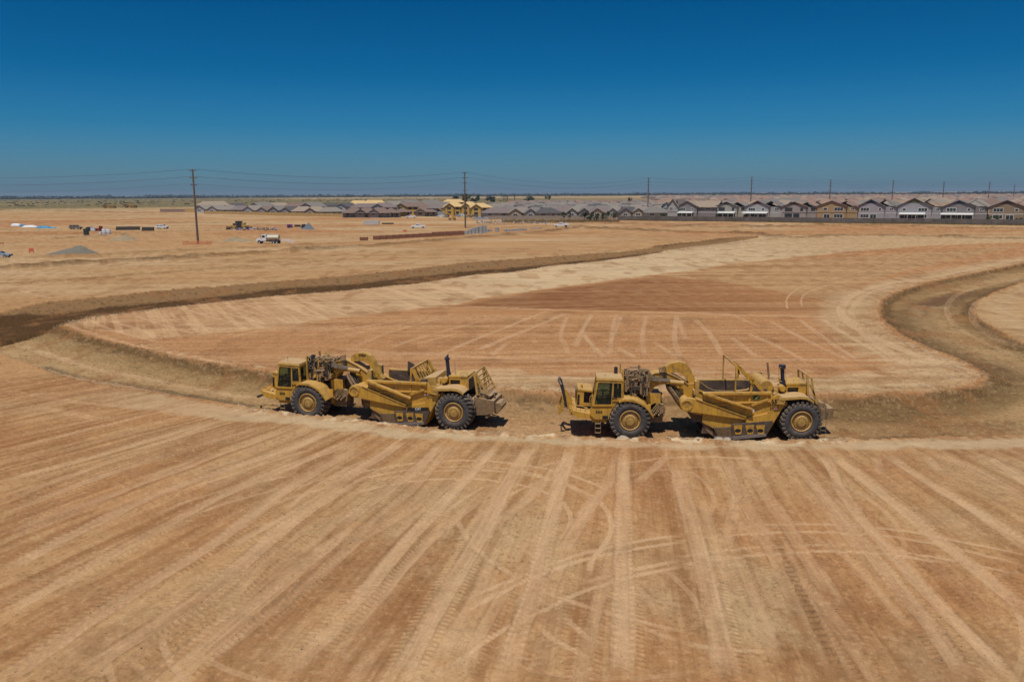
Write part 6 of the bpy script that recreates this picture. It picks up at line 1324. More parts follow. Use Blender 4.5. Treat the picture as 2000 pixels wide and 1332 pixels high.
# ================================================================ vehicles
CW = mat('white_car_paint', (.72,.72,.72), rough=.3, var=.03, spec=.5); CS = mat('silver_car_paint', (.30,.34,.40), rough=.3, var=.05); CG = mat('dusty_grey_paint', (.16,.14,.12), rough=.6, var=.2, dust=.3); CR_ = mat('red_paint', (.33,.03,.02), rough=.5, var=.1, dust=.3); CGL2 = mat('car_glass', (.015,.018,.02), rough=.1, spec=.6); TY = mat('car_tyre', (.02,.02,.02), rough=.8); HUB = mat('wheel_hub', (.3,.3,.3), rough=.4, metal=.5); LMP = mat('lamp_lens', (.6,.6,.55), rough=.2); RED = mat('red_lens', (.35,.01,.01), rough=.3); BUM = mat('black_bumper', (.03,.03,.03), rough=.6)
def vwheel(r, x, y, rr, w_, sgn):
    e = empty('wheel'); e.parent = r; m = MB(); m.lathe([(rr*.55,y), (rr*.97,y), (rr,y+sgn*w_*.15), (rr,y+sgn*w_*.85), (rr*.95,y+sgn*w_), (rr*.6,y+sgn*w_)], (x,0,rr), 20); m.build('tyre', TY, e, smooth=True); m = MB(); m.lathe([(rr*.62,y+sgn*w_*.95), (rr*.5,y+sgn*w_*.8), (.001,y+sgn*w_*.9)], (x,0,rr), 16); m.build('rim', HUB, e)
def car(kind, px, py, rz, paint, label, group=None, cat='car', name='parked_car', bed=None, z=None):
    x, y = G(px, py); r = empty(name, (x, y, hat(x, y)), R(rz), label=label, cat=cat, group=group)
    if kind == 'suv': L, W, prof, cab = 4.8, 1.9, [(-2.4,.45),(-2.4,1.0),(-1.3,1.15),(2.3,1.15),(2.4,.9),(2.4,.45)], [(-1.35,1.15),(-.6,1.75),(2.0,1.75),(2.3,1.15)]
    elif kind == 'sedan': L, W, prof, cab = 4.7, 1.8, [(-2.35,.4),(-2.35,.75),(-1.1,.95),(1.7,1.0),(2.3,.9),(2.35,.4)], [(-1.1,.95),(-.3,1.42),(.9,1.42),(1.75,1.0)]
    else: L, W, prof, cab = 5.8, 2.0, [(-2.9,.55),(-2.9,1.05),(-2.7,1.18),(-1.3,1.25),(.7,1.25),(.7,.75),(.7,.6)], [(-1.35,1.25),(-.7,1.88),(.5,1.88),(.7,1.25)]
    h = W/2; m = MB(); m.prism(prof, -h, h)
    if kind == 'pickup':
        if bed is None: m.box((.72,-h,.6), (2.9,-h+.08,1.25)); m.box((.72,h-.08,.6), (2.9,h,1.25)); m.box((2.82,-h+.08,.6), (2.9,h-.08,1.25)); m.box((.72,-h+.08,.6), (2.82,h-.08,.75))
        else: m.box((.72,-h,.7), (3.1,h,.85))
    m.build('body', paint, r); c = MB(); tp = [(a+(.0 if b < 1.5 else 0), b) for a, b in cab]; c.loft([(a, -h+.04+(.12 if b > 1.3 else 0), b) for a, b in cab], [(a, h-.04-(.12 if b > 1.3 else 0), b) for a, b in cab]); cb = c.build('cab', paint, r)
    (xa, za), (xb, zb), (xc, zc), (xd, zd) = cab; lerp = lambda p, q, t_: (p[0]+(q[0]-p[0])*t_, p[1]+(q[1]-p[1])*t_)
    for s_ in (-1, 1):
        mid = (xb+xc)/2
        for (l0, l1) in (((xa+.3), mid-.06), (mid+.06, xd-.25)):
            g_ = MB(); zt = zb-.1; zl = za+.08; tl = max(l0, xb+.1) if l0 < xb else l0; tr_ = min(l1, xc-.05); yb_ = s_*(h-.03); yt = s_*(h-.145); g_.add([(l0,yb_,zl),(l1,yb_,zl),(tr_,yt,zt),(tl,yt,zt)], [(0,1,2,3)]); g_.build('side_window', CGL2, cb)
    g_ = MB(); a, b = lerp(cab[0], cab[1], .12), lerp(cab[0], cab[1], .92); g_.add([(a[0]-.03,-h+.2,a[1]+.02),(a[0]-.03,h-.2,a[1]+.02),(b[0]-.03,h-.28,b[1]+.02),(b[0]-.03,-h+.28,b[1]+.02)], [(0,1,2,3)]); g_.build('windscreen', CGL2, cb)
    g_ = MB(); a, b = lerp(cab[3], cab[2], .15), lerp(cab[3], cab[2], .9); g_.add([(a[0]+.03,-h+.2,a[1]+.02),(a[0]+.03,h-.2,a[1]+.02),(b[0]+.03,h-.28,b[1]+.02),(b[0]+.03,-h+.28,b[1]+.02)], [(0,1,2,3)]); g_.build('rear_window', CGL2, cb)
    rr = .36 if kind != 'pickup' else .4
    for wx in ((-L/2+.85), (L/2-.95)):
        for s_ in (-1, 1): vwheel(r, wx, s_*(h-.24), rr, .26, s_)
    for s_ in (-1, 1):
        g_ = MB(); g_.box((-L/2-.02, s_*(h-.35)-.18, prof[1][1]-.28), (-L/2+.08, s_*(h-.35)+.18, prof[1][1]-.08)); g_.build('headlight', LMP, r); g_ = MB(); xe = L/2; g_.box((xe-.05, s_*(h-.15)-.1, .8), (xe+.02, s_*(h-.15)+.1, 1.05)); g_.build('tail_light', RED, r)
    g_ = MB(); g_.box((-L/2-.08,-h+.1,prof[0][1]-.03), (-L/2+.05,h-.1,prof[0][1]+.2)); g_.build('front_bumper', BUM, r); g_ = MB(); g_.box((L/2-.04,-h+.1,prof[0][1]+.0), (L/2+.07,h-.1,prof[0][1]+.2)); g_.build('rear_bumper', BUM, r)
    if bed == 'service':
        for s_ in (-1, 1): g_ = MB(); g_.box((.8,s_*1.05-.25,.86), (3.1,s_*1.05+.25,1.6)); g_.box((.85,s_*1.3-.012,.95),(1.5,s_*1.3+.012,1.5)); g_.box((1.6,s_*1.3-.012,.95),(2.2,s_*1.3+.012,1.5)); g_.build('tool_box', paint, r)
        for q in (1.0, 2.9):
            g_ = MB(); g_.box((q-.05,-.9,1.6),(q+.05,-.8,2.1)); g_.box((q-.05,.8,1.6),(q+.05,.9,2.1)); g_.box((q-.05,-.9,2.1),(q+.05,.9,2.18)); g_.build('ladder_rack', BUM, r)
        g_ = MB(); g_.cyl((1.8,-.3,1.2),(1.8,.4,1.2),.35); g_.box((1.0,-.6,.86),(1.5,.5,1.7)); g_.build('compressor', CR_, r)
    return r
car('pickup', 817, 446.3, 4, CW, 'white pickup driving on the dirt in front of the grey houses', cat='pickup truck', name='pickup_truck')
car('pickup', 803, 426.3, 2, CW, 'white pickup parked by the dark porch houses', cat='pickup truck', name='pickup_truck')
car('pickup', 1096, 444, 0, CW, 'white service truck with tool boxes near the saplings', cat='service truck', name='service_truck', bed='service')
car('suv', 317, 447, 172, CW, 'white estate car alone in the dirt left of the tallest pole')
car('suv', 148, 448, 175, CG, 'dusty grey brown car between the blue tarpaulins and the drums')
car('sedan', 0, 503.5, 186, CS, 'silver blue saloon cut off by the left edge of the picture')
for i, (px, py, rz, pn, lab) in enumerate([(861,424.5,10,CW,'white car parked before the grey wrapped house'),(873,425,80,CG,'dark car parked left of the yellow telehandler'),(893,424,20,CS,'silver car parked just left of the second pole'),(899,423.4,12,CW,'white car parked at the foot of the plywood houses'),(915,425.3,5,CG,'dark car parked right of the second pole'),(926,425.4,8,CG,'second dark car right of the second pole'),(1040,424,5,CR_,'red car parked behind the block wall'),(1058,423.5,5,CW,'white car behind the block wall beside the box truck')]):
    car('suv' if i % 2 else 'sedan', px, py, rz, pn, lab, group='cars parked among the houses under construction')
# water truck
x, y = G(526, 475.8); r = empty('water_truck', (x, y, hat(x, y)), R(-1), label='white water truck with cream tank spraying water near the tallest pole', cat='water truck')
CRM = mat('cream_tank', (.55,.52,.40), rough=.4, var=.08, dust=.2)
m = MB(); m.prism([(-3.3,.7),(-3.35,1.1),(-3.2,1.5),(-1.9,1.75),(-1.9,.7)], -1.0, 1.0); m.build('hood', CW, r)
m = MB(); m.loft([(-1.95,-1.1,.8),(-.55,-1.1,.8),(-.55,-1.05,2.55),(-1.55,-1.05,2.55),(-2.0,-1.1,1.75)], [(-1.95,1.1,.8),(-.55,1.1,.8),(-.55,1.05,2.55),(-1.55,1.05,2.55),(-2.0,1.1,1.75)]); cb = m.build('cab', CW, r)
m = MB(); m.add([(-2.02,-.95,1.8),(-2.02,.95,1.8),(-1.6,.9,2.45),(-1.6,-.9,2.45)], [(0,1,2,3)]); m.build('windscreen', CGL2, cb)
for s_ in (-1, 1): m = MB(); m.add([(-1.75,s_*1.112,1.75),(-.85,s_*1.112,1.75),(-.85,s_*1.075,2.35),(-1.5,s_*1.075,2.35)], [(0,1,2,3)]); m.build('side_window', CGL2, cb); m = MB(); m.box((-1.95,s_*1.3-.1,1.8),(-1.88,s_*1.3+.1,2.3)); m.build('mirror', BUM, cb)
m = MB(); m.box((-3.38,-.6,.9), (-3.3,.6,1.35)); m.build('grille', BUM, r)
m = MB(); 
tk = []
for i in range(20): a_ = 2*math.pi*i/20; tk.append((math.cos(a_)*1.1, 1.72+math.sin(a_)*.72))
m.loft([(-.35,a,b) for a, b in tk], [(2.9,a,b) for a, b in tk]); tkk = m.build('tank', CRM, r, smooth=True)
m = MB(); m.cyl((.5,0,2.42),(.5,0,2.58),.3); m.box((-.2,-.25,2.43),(2.7,.25,2.47)); m.build('hatch', CRM, tkk)
m = MB(); m.box((-3.2,-.5,.6), (3.1,.5,.85)); m.box((.2,-1.1,.55),(1.2,-.7,1.0)); m.build('chassis', BUM, r)
for wx in (-2.5, 1.55, 2.45):
    for s_ in (-1, 1): vwheel(r, wx, s_*(.78), .5, .3, s_)
m = MB(); m.tube([(2.9,-.9,1.0),(3.15,-.9,.8),(3.15,.9,.8),(2.9,.9,1.0)], .06, 6); m.build('spray_bar', BUM, r)
for s_ in (-1, 1): m = MB(); m.box((-3.4,s_*.8-.12,1.0),(-3.3,s_*.8+.12,1.22)); m.build('headlight', LMP, r)
# the spray itself: fine droplets
m = MB(); rnd = random.Random(9)
for k in range(2600):
    t_ = rnd.random()**.8; px_ = 3.2+t_*3.8; ang_ = rnd.gauss(0, .4); p = Vector((px_, ang_*(.6+t_*2.2), max(.03, .75+1.0*t_*(1-t_)*1.6-.45*t_+rnd.gauss(0, .10+.26*t_)))); s_ = rnd.uniform(.010, .026); m.add([p+Vector((s_,0,0)), p+Vector((-s_*.5,s_,0)), p+Vector((-s_*.5,-s_,0)), p+Vector((0,0,s_*1.6))], [(0,1,2),(0,1,3),(1,2,3),(2,0,3)])
sp = m.build('water_spray', mat('water_droplets', (.62,.62,.72), rough=.2, var=.02), kind='stuff', label='fan of water spray behind the water truck', cat='water spray'); sp.location = (x, y, hat(x, y)); sp.rotation_euler = (0, 0, R(-1))
# roll-off container, pipes, stacks
CONT = mat('container_white', (.52,.52,.50), rough=.6, var=.1, dust=.2, streaks=.3)
x, y = G(726, 440); r = empty('site_container', (x, y, hat(x, y)), R(3), label='long white ribbed open container on the dirt, left of the dark pipe', cat='container')
m = MB(); m.prism([(-3.4,.25),(-3.5,2.1),(3.5,2.2),(3.3,.25)], -1.15, -1.05); m.prism([(-3.4,.25),(-3.5,2.1),(3.5,2.2),(3.3,.25)], 1.05, 1.15); m.box((-3.45,-1.05,.25),(3.35,1.05,.4)); m.box((-3.5,-1.05,.4),(-3.4,1.05,2.0)); m.box((3.3,-1.05,.4),(3.4,1.05,2.1)); m.build('shell', CONT, r)
for k in range(9): xx = -3.1+k*.78; m = MB(); m.box((xx,-1.24,.3),(xx+.1,-1.15,2.08)); m.build('rib', CONT, r)
PIPD = mat('black_pipe', (.018,.015,.013), rough=.7, dust=.12); PIPR = mat('clay_brown_pipe', (.24,.085,.045), rough=.7, var=.2, vs=1.0); PIPI = mat('pipe_inside', (.03,.015,.01), rough=.9); CONC = mat('concrete_ring', (.33,.345,.35), rough=.9, var=.12, vs=.8); TIM = mat('timber_dunnage', (.28,.19,.10), rough=.9)
def log(px, py, L, rr, mt, label, n=1, grp=None):
    x, y = G(px, py); r = empty('pipe_bundle' if n > 1 else 'pipe', (x, y, hat(x, y)), 0, label=label, cat='pipes' if n > 1 else 'pipe', group=grp)
    k = 0
    for row in range(3 if n > 3 else 2 if n > 1 else 1):
        for c in range(max(1, n//2-row) if n > 1 else 1):
            m = MB(); yy = c*rr*2.05+row*rr; zz = rr+row*rr*1.75; m.lathe([(rr*.8,-L/2),(rr,-L/2),(rr,L/2),(rr*.8,L/2),(rr*.8,-L/2)], (0,0,0), 16); me_ = m
            me_.v = [Vector((v.y, yy+v.x, zz+v.z)) for v in me_.v]; me_.build('pipe' if n > 1 else 'shell', mt, r, smooth=True)
    return r
log(757.5, 438.2, 5.4, .32, PIPD, 'single dark pipe lying right of the white container')
GP = 'bundles of black pipe lying at far left'
log(239, 449.5, 5.2, .26, PIPD, 'leftmost bundle of black pipes', 4, GP); log(262, 449.5, 4.2, .26, PIPD, 'middle bundle of black pipes', 4, GP); log(288.5, 451, 4.6, .26, PIPD, 'rightmost bundle of black pipes, nearest the white car', 4, GP)
def stack(px, py, L, rows, cols, label, rr=.11, grp='stacks of brown pipe in a long row'):
    x, y = G(px, py); r = empty('pipe_stack', (x, y, hat(x, y)), R(4), label=label, cat='pipe stack', group=grp)
    m = MB(); 
    for i in range(rows):
        for j in range(cols): m.cyl((-L/2, j*rr*2.02, rr+.12+i*rr*1.98), (L/2, j*rr*2.02, rr+.12+i*rr*1.98), rr, n=8)
    m.build('pipes', PIPR, r); m = MB()
    for q in (-.42, 0, .42): m.box((q*L-.05,-.25,0),(q*L+.05,cols*rr*2+.1,.12)); m.box((q*L-.05,-.22,.1),(q*L+.05,-.13,rows*rr*2+.2)); m.box((q*L-.05,cols*rr*2-.05,.1),(q*L+.05,cols*rr*2+.05,rows*rr*2+.2)); m.box((q*L-.05,-.22,rows*rr*2+.14),(q*L+.05,cols*rr*2+.05,rows*rr*2+.22))
    m.build('strapping_frame', TIM if rows > 3 else PIPR, r)
nm = ['first','second','third','fourth','fifth','sixth','seventh','eighth','ninth','tenth','eleventh','twelfth','thirteenth','last']
stack(710.5, 470.2, 2.4, 4, 5, 'small separate stack of brown pipe left of the long row')
for k in range(14):
    t_ = k/13; stack(735+t_*166, 468.8-t_*9.3, 1.95+.25*t_, 5 if k < 9 else 6, 5, f'{nm[k]} stack from the left in the long row of brown pipe')
def ring_stack(px, py, rr, hh, n, label, tilt=0):
    x, y = G(px, py); r = empty('concrete_pipe_stack', (x, y, hat(x, y)), tilt, label=label, cat='concrete pipes', group='grey concrete rings by the end of the brown pipe row')
    for k in range(n): z0 = k*hh; m = MB(); m.lathe([(rr*.82,z0),(rr,z0),(rr,z0+hh-.04),(rr*.94,z0+hh-.02),(rr*.82,z0+hh-.02),(rr*.82,z0)], (0,0,0), 24, 'z'); m.build('ring', CONC, r, smooth=True)
for i, (px, py, rr, hh, n) in enumerate([(911.5,457.8,.62,1.25,1),(918,457,.62,.8,2),(925,456.5,.66,1.0,2),(932,456,.66,1.15,2),(939.5,456.2,.68,1.3,2),(946.5,455.6,.66,1.35,2),(952,453.3,.5,1.0,1),(957.5,453,.5,.9,1),(970.8,453.4,.62,.55,3),(986.5,452.8,.5,.8,1),(992,452.6,.5,.8,1),(997.5,452.3,.5,.7,1),(1003,452,.5,.8,1),(1008.5,451.7,.5,.8,1),(1014,451.3,.5,.9,1),(1020,451,.5,.9,1),(1026,450.7,.5,.8,1),(1038,448.6,.4,.6,1),(1044,448.4,.4,.6,1),(1050,448.2,.4,.6,1),(1055.5,448,.4,.7,1)]):
    ring_stack(px, py, rr, hh, n, f'{(ordn+["last"])[i] if i < 24 else "last"} stack from the left among the grey concrete rings')
# gravel and soil piles
def pile(px0, px1, py, h, mt, name, label, skew=.5, seed=0, depth=.55, flat=0):
    (xa, ya), (xb, yb) = G(px0, py), G(px1, py); w_ = math.hypot(xb-xa, yb-ya); m = MB(); n, k = 40, 14; vs = []
    for i in range(k+1):
        for j in range(n):
            a_ = 2*math.pi*j/n; t_ = i/k; sp_ = 1+.25*(fbm(np.array([math.cos(a_)*2+9+seed]), np.array([math.sin(a_)*2+9]), 3, seed)[0]-.5)
            X = math.cos(a_)*w_/2*t_*sp_+(skew-.5)*w_*(1-t_); Y = math.sin(a_)*w_/2*depth*t_*sp_; Z = h*((1-t_)**1.15 if not flat else (1-t_**4))-.05+.34*h*(fbm(np.array([X*1.3+50]), np.array([Y*1.3+50]), 3, seed)[0]-.5)*(1-t_)*(t_ > 0)
            vs.append((X, Y, Z))
    fs = [(i*n+j, i*n+(j+1) % n, (i+1)*n+(j+1) % n, (i+1)*n+j) for i in range(k) for j in range(n)]; m.add(vs, fs); o = m.build(name, mt, smooth=True, label=label, cat='pile'); o.location = ((xa+xb)/2, (ya+yb)/2, hat((xa+xb)/2, (ya+yb)/2)); return o
GRV = mat('grey_gravel', (.15,.135,.105), rough=.95, var=.25, vs=3); GRB = mat('blue_grey_gravel', (.13,.145,.17), rough=.95, var=.25, vs=3); SOI = mat('soil_heap', (.27,.205,.125), rough=.95, var=.2, vs=1.5)
pile(92, 192, 496, 2.1, GRV, 'gravel_pile', 'wide low heap of grey gravel at far left', .66, 1); pile(207, 272, 470, 1.9, SOI, 'soil_pile', 'low tan soil heap left of the orange mesh', .6, 2); pile(588, 616, 448.6, 2.6, GRB, 'gravel_pile', 'small blue grey gravel heap behind the black trailer', .55, 3); pile(430, 500, 471, 1.3, SOI, 'soil_pile', 'flat tan soil heap between tallest pole and water truck', .4, 4)
pile(920, 956, 428.6, 1.6, GRB, 'gravel_pile', 'blue grey gravel heap in front of the plywood houses', .4, 5)
# tarpaulins at far left
BLU = mat('blue_tarp', (.03,.22,.38), rough=.6, var=.15); TWH = mat('white_wrap', (.62,.64,.66), rough=.6, var=.08)
for px0, px1, py, h, mt, lab in [(22,41,441.5,1.9,TWH,'white wrapped bundle at the left end of the tarpaulins'),(38,48,442,1.4,BLU,'small blue tarpaulin between two white bundles'),(45,73,443.8,1.5,TWH,'long white wrapped bundle in the middle of the tarpaulins'),(72,100,445.6,1.5,BLU,'large blue tarpaulin at the right of the white bundles'),(94,110,446,.7,BLU,'low end of blue sheeting spreading to the right')]:
    o = pile(px0, px1, py, h*.62, mt, 'tarpaulin', lab, .5, int(px0), .5, flat=1); o['category'] = 'tarpaulin'; o['group'] = 'blue and white tarpaulins in a line at far left'
# drums, boxes, machines among the far left clutter
def prop(name, px, py, fn, label, cat, rz=0, grp=None):
    x, y = G(px, py); r = empty(name, (x, y, hat(x, y)), R(rz), label=label, cat=cat, group=grp); fn(r); return r
def drum(mt, rr, h):
    def f(r):
        m = MB(); m.lathe([(.001,0),(rr,0),(rr,h*.33),(rr*1.04,h*.35),(rr,h*.37),(rr,h*.66),(rr*1.04,h*.68),(rr,h*.7),(rr*.97,h),(.001,h+.04)], (0,0,0), 18, 'z'); m.build('barrel', mt, r, smooth=True); m = MB(); m.cyl((rr*.4,0,h+.03),(rr*.4,0,h+.16),rr*.2); m.build('cap', BUM, r)
    return f
prop('water_drum', 204, 457.6, drum(TWH, .75, 1.9), 'left white plastic drum among the far left clutter', 'drum', grp='white plastic drums'); prop('water_drum', 212.5, 457.4, drum(TWH, .75, 1.8), 'right white plastic drum among the far left clutter', 'drum', grp='white plastic drums')
def cabin(mt, w_, d, h):
    def f(r):
        m = MB(); m.box((-w_/2,0,.08),(w_/2,d,h)); m.build('shell', mt, r); m = MB(); m.prism([(-w_/2-.05,h),(w_/2+.05,h),(w_/2-.1,h+.18),(-w_/2+.1,h+.18)], -.05, d+.05); m.build('roof', mt, r); m = MB(); m.box((-w_*.3,-.03,.2),(w_*.3,-.005,h-.2)); m.build('door', BUM if mt is not TWH else mt, r)
        m = MB(); m.box((-w_/2-.05,-.05,0),(w_/2+.05,d+.05,.08)); m.build('skid', BUM, r)
    return f
GRN = mat('dark_green_plastic', (.03,.06,.05), rough=.6, var=.2); PUR = mat('purple_sheet', (.22,.05,.25), rough=.7)
prop('portable_toilet', 167, 459.2, cabin(GRN, 1.3, 1.3, 2.0), 'dark green portable toilet left of the white drums', 'portable toilet'); prop('portable_toilet', 195, 458.6, cabin(TWH, .7, .7, 1.0), 'small white box cabinet just left of the white drums', 'cabinet')
prop('tool_crate', 174, 451.5, cabin(BUM, 2.2, 1.6, 1.4), 'black crate behind the green portable toilet', 'crate'); prop('tool_crate', 181, 451.5, cabin(TWH, 1.6, 1.2, 1.3), 'white crate between the black and red boxes at far left', 'crate'); prop('tool_crate', 188, 451.2, cabin(CR_, 1.8, 1.2, .9), 'low red crate behind the white drums', 'crate'); prop('tool_crate', 196, 451.8, cabin(CR_, 1.0, 1.0, 1.9), 'tall dark red cabinet behind the white drums', 'cabinet')
prop('generator', 465.5, 445.5, cabin(mat('dark_blue_box', (.02,.04,.06), rough=.6), 2.4, 2, 2.6), 'dark blue container box standing above the yellow compressor', 'box')
prop('tool_crate', 446, 448.8, cabin(RUST, 1.7, 1.5, 1.1), 'rusty brown crate at the left of the debris row', 'crate')
def digger(mt):
    def f(r):
        m = MB(); m.box((-1.6,-.9,.5),(1.0,.9,1.3)); m.prism([(-1.6,1.3),(1.0,1.3),(.7,1.7),(-1.3,1.6)], -.7, .7); m.build('body', mt, r)
        m = MB(); m.box((-.4,-.6,1.6),(.9,.6,2.5)); c_ = m.build('cab', mt, r); m = MB(); m.box((-.3,-.63,1.75),(.8,-.6,2.4)); m.build('side_window', CGL2, c_)
        for wx in (-1.1, .9):
            for s_ in (-1, 1): vwheel(r, wx, s_*.75, .55, .35, s_)
        m = MB(); m.bar((-1.2,-.5,1.2),(-2.6,-.5,.5),.12,.15); m.bar((-1.2,.5,1.2),(-2.6,.5,.5),.12,.15); m.build('lift_arm', mt, r); m = MB(); m.prism([(-2.5,.2),(-3.2,.15),(-2.9,.4),(-2.6,.95)], -1.0, 1.0); m.build('bucket', DARK, r)
    return f
prop('wheel_loader', 457, 448.6, digger(YELD), 'small yellow loader in the debris row left of the dark blue box', 'loader', 20); prop('wheel_loader', 478, 447.6, digger(YELD), 'small yellow loader just right of the dark blue box', 'loader', 170)
prop('red_tractor', 1098, 424.4, digger(CR_), 'red tractor between the box truck and the saplings', 'tractor', 10)
prop('red_tractor', 1033, 424.0, digger(CR_), 'red digger left of the grey box truck', 'tractor', 160)
def boxtruck(mt):
    def f(r):
        m = MB(); m.box((-1.9,-1.2,1.0),(3.6,1.2,3.3)); m.build('cargo_box', mt, r); m = MB(); m.prism([(-3.9,.6),(-3.9,1.5),(-3.2,2.5),(-2.0,2.6),(-2.0,.6)], -1.1, 1.1); c_ = m.build('cab', CW, r); m = MB(); m.box((-3.3,-1.13,1.5),(-2.4,-1.1,2.3)); m.build('side_window', CGL2, c_); m = MB(); m.box((-3.7,-.5,.6),(3.5,.5,.95)); m.build('chassis', BUM, r)
        for wx in (-3.0, 2.2):
            for s_ in (-1, 1): vwheel(r, wx, s_*.85, .5, .3, s_)
    return f
prop('box_truck', 1076, 424.6, boxtruck(mat('grey_green_box', (.25,.28,.26), rough=.5)), 'grey box truck behind the block wall left of the red tractor', 'truck', 180)
prop('box_truck', 1222, 424, boxtruck(CW), 'white box truck behind the start of the grey fence', 'truck', 0)
def tele(r):
    m = MB(); m.box((-1.5,-1,.6),(2.2,1,1.5)); m.box((.2,-1,1.5),(1.3,-.1,2.4)); m.build('body', YEL, r); m = MB(); m.bar((2.0,.3,1.8),(-7.0,.3,6.4),.4,.45); m.build('boom', YEL, r); m = MB(); m.box((-7.6,-.4,5.8),(-7.1,1,6.3)); m.build('fork_carriage', BUM, r)
    for wx in (-.9, 1.6):
        for s_ in (-1, 1): vwheel(r, wx, s_*.8, .6, .4, s_)
prop('telehandler', 882, 431, tele, 'yellow telehandler with raised boom left of the second pole', 'telehandler')
def trailer(r):
    m = MB(); m.box((-2.8,-1,.7),(2.8,1,.9)); m.box((-2.6,-.8,.9),(-.6,.8,1.5)); m.box((.2,-.6,.9),(1.6,.7,1.7)); m.build('deck', BUM, r)
    for wx in (.4, 1.4):
        for s_ in (-1, 1): vwheel(r, wx, s_*.8, .4, .25, s_)
    m = MB(); m.bar((-2.8,0,.8),(-4,0,.6),.1,.1); m.build('drawbar', BUM, r)
prop('flat_trailer', 589, 446.6, trailer, 'black flat trailer loaded with dark gear beside the blue grey heap', 'trailer')
prop('tool_crate', 565, 445.6, cabin(PUR, 1.9, 1.6, 1.3), 'purple wrapped bundle left of the black trailer', 'bundle')
# loose debris: many scraps beyond counting
rnd = random.Random(33); m = MB(); dm_ = [TWH, RUST, TIM, BUM, PUR]
for k in range(420):
    px = rnd.choice([rnd.gauss(472, 8), rnd.uniform(462, 545), rnd.uniform(500, 542)]); x, y = G(px, rnd.gauss(448.4, .9)); m.cur = rnd.choice([0,0,1,1,2,2,3,4]); s_ = rnd.uniform(.12, .5); m.box((-s_,-s_*.6,0),(s_,s_*.6,s_*rnd.uniform(.4,1.3)), Matrix.Translation((x, y, 0))@Matrix.Rotation(rnd.uniform(0,3), 4, 'Z')@Matrix.Rotation(rnd.uniform(-.4,.4), 4, 'X'))
for k in range(520):
    px = rnd.uniform(930, 1075); x, y = G(px, rnd.gauss(434.5, 1.8)); m.cur = rnd.choice([0,0,1,2,3]); s_ = rnd.uniform(.12, .4); m.box((-s_,-s_*.6,0),(s_,s_*.6,s_*rnd.uniform(.3,1.0)), Matrix.Translation((x, y, 0))@Matrix.Rotation(rnd.uniform(0,3), 4, 'Z'))
m.build('building_debris', dm_, kind='stuff', label='scraps of pale and brown building debris strewn on the dirt', cat='debris')
# barriers
def sign(mt, h):
    def f(r):
        m = MB(); m.box((-.6,-.04,.25),(.6,.04,h)); m.build('board', mt, r)
        for q in (-.45, .45): m = MB(); m.box((q-.05,-.3,0),(q+.05,.3,.08)); m.box((q-.04,-.03,0),(q+.04,.03,.3)); m.build('leg', BUM, r)
    return f
ORR = mat('orange_red_board', (.62,.12,.07), rough=.6)
prop('barrier_board', 61.5, 493, sign(ORR, 1.0), 'orange red barrier board alone left of the gravel heap', 'barrier'); prop('barrier_board', 791, 454, sign(ORR, .9), 'orange barrier board below the driving white pickup', 'barrier'); prop('barrier_board', 3, 478.4, sign(CR_, .5), 'low red and white board at the left edge above the saloon', 'barrier', 20)
# low wide building in the bungalow estate and white marquee-like panels
x, y = G(1150, 425); 
add_house(1150, 421, 2, 26, 10, 4.2, 4.8, 'white', 'greige', 'hip', 'flat roofed white building behind the dark bush clump', 'grey roofed bungalows between the second and third poles')
# small site scrapers at work far away
for (px, D, lab, rz) in [(203, 1000, 'left far away scraper on the dirt below the horizon', 10), (245, 1010, 'right far away scraper on the dirt below the horizon', 5)]:
    x, y = GD(px, D); c_ = copy_tree(scr_r); c_.location = (x, y, 0); c_.rotation_euler = (0, 0, R(rz)); tag(c_, lab, 'scraper', 'scrapers working far off at the left')
# street light posts in the estate
PST = mat('pale_post', (.5,.48,.42), rough=.6)
for i, (px, py, h) in enumerate([(966,424,8),(999,423,8),(1053,424,8),(1118,425,7),(1184,424,8),(1263.5,424,8),(1274,425,9),(1300,425,8)]):
    def f(r, h=h):
        m = MB(); m.cyl((0,0,-.2),(0,0,h),.13,.08,n=8); m.build('post', PST, r); m = MB(); m.bar((0,0,h-.05),(-1.3,0,h+.15),.07,.07); m.box((-1.9,-.14,h+.08),(-1.2,.14,h+.22)); m.build('lamp_head', PST, r)
    prop('street_lamp', px, py, f, f'{ordn[i]} pale street lamp from the left in the bungalow estate', 'street lamp', grp='street lamps in the bungalow estate')
# ================================================================ stones
ROCKM = mat('pale_caliche', (.37,.30,.21), rough=.95, var=.2, vs=4); CLODM = mat('brown_clod', (.27,.195,.115), rough=.95, var=.3, vs=3)
def rock_mesh(mb, c, s, rnd):
    vs = []; 
    for k in range(10):
        a_ = k*2.4; z_ = 1-2*(k+.5)/10; q = math.sqrt(1-z_*z_); rr = s*rnd.uniform(.7, 1.15); vs.append((c[0]+q*math.cos(a_)*rr, c[1]+q*math.sin(a_)*rr, c[2]+z_*rr*.7))
    import bmesh
    return vs
HULL = None
def hull_faces():
    import bmesh
    b = bmesh.new()
    for k in range(10):
        a_ = k*2.4; z_ = 1-2*(k+.5)/10; q = math.sqrt(1-z_*z_); b.verts.new((q*math.cos(a_), q*math.sin(a_), z_))
    b.verts.index_update(); bmesh.ops.convex_hull(b, input=b.verts); b.verts.index_update(); f = [tuple(v.index for v in fc.verts) for fc in b.faces]; b.free(); return f
HULL = hull_faces()
def scatter(name, mt, pts, label, lo, hi, seed):
    rnd = random.Random(seed); m = MB()
    for (x, y) in pts:
        s_ = lo+(hi-lo)*rnd.random()**2.5; m.add(rock_mesh(m, (x, y, hat(x, y)+s_*.15), s_, rnd), HULL)
    return m.build(name, mt, kind='stuff', label=label, cat='stones')
rnd = random.Random(77); P_ = []
lipP = smooth(npoly(LIP), 2)
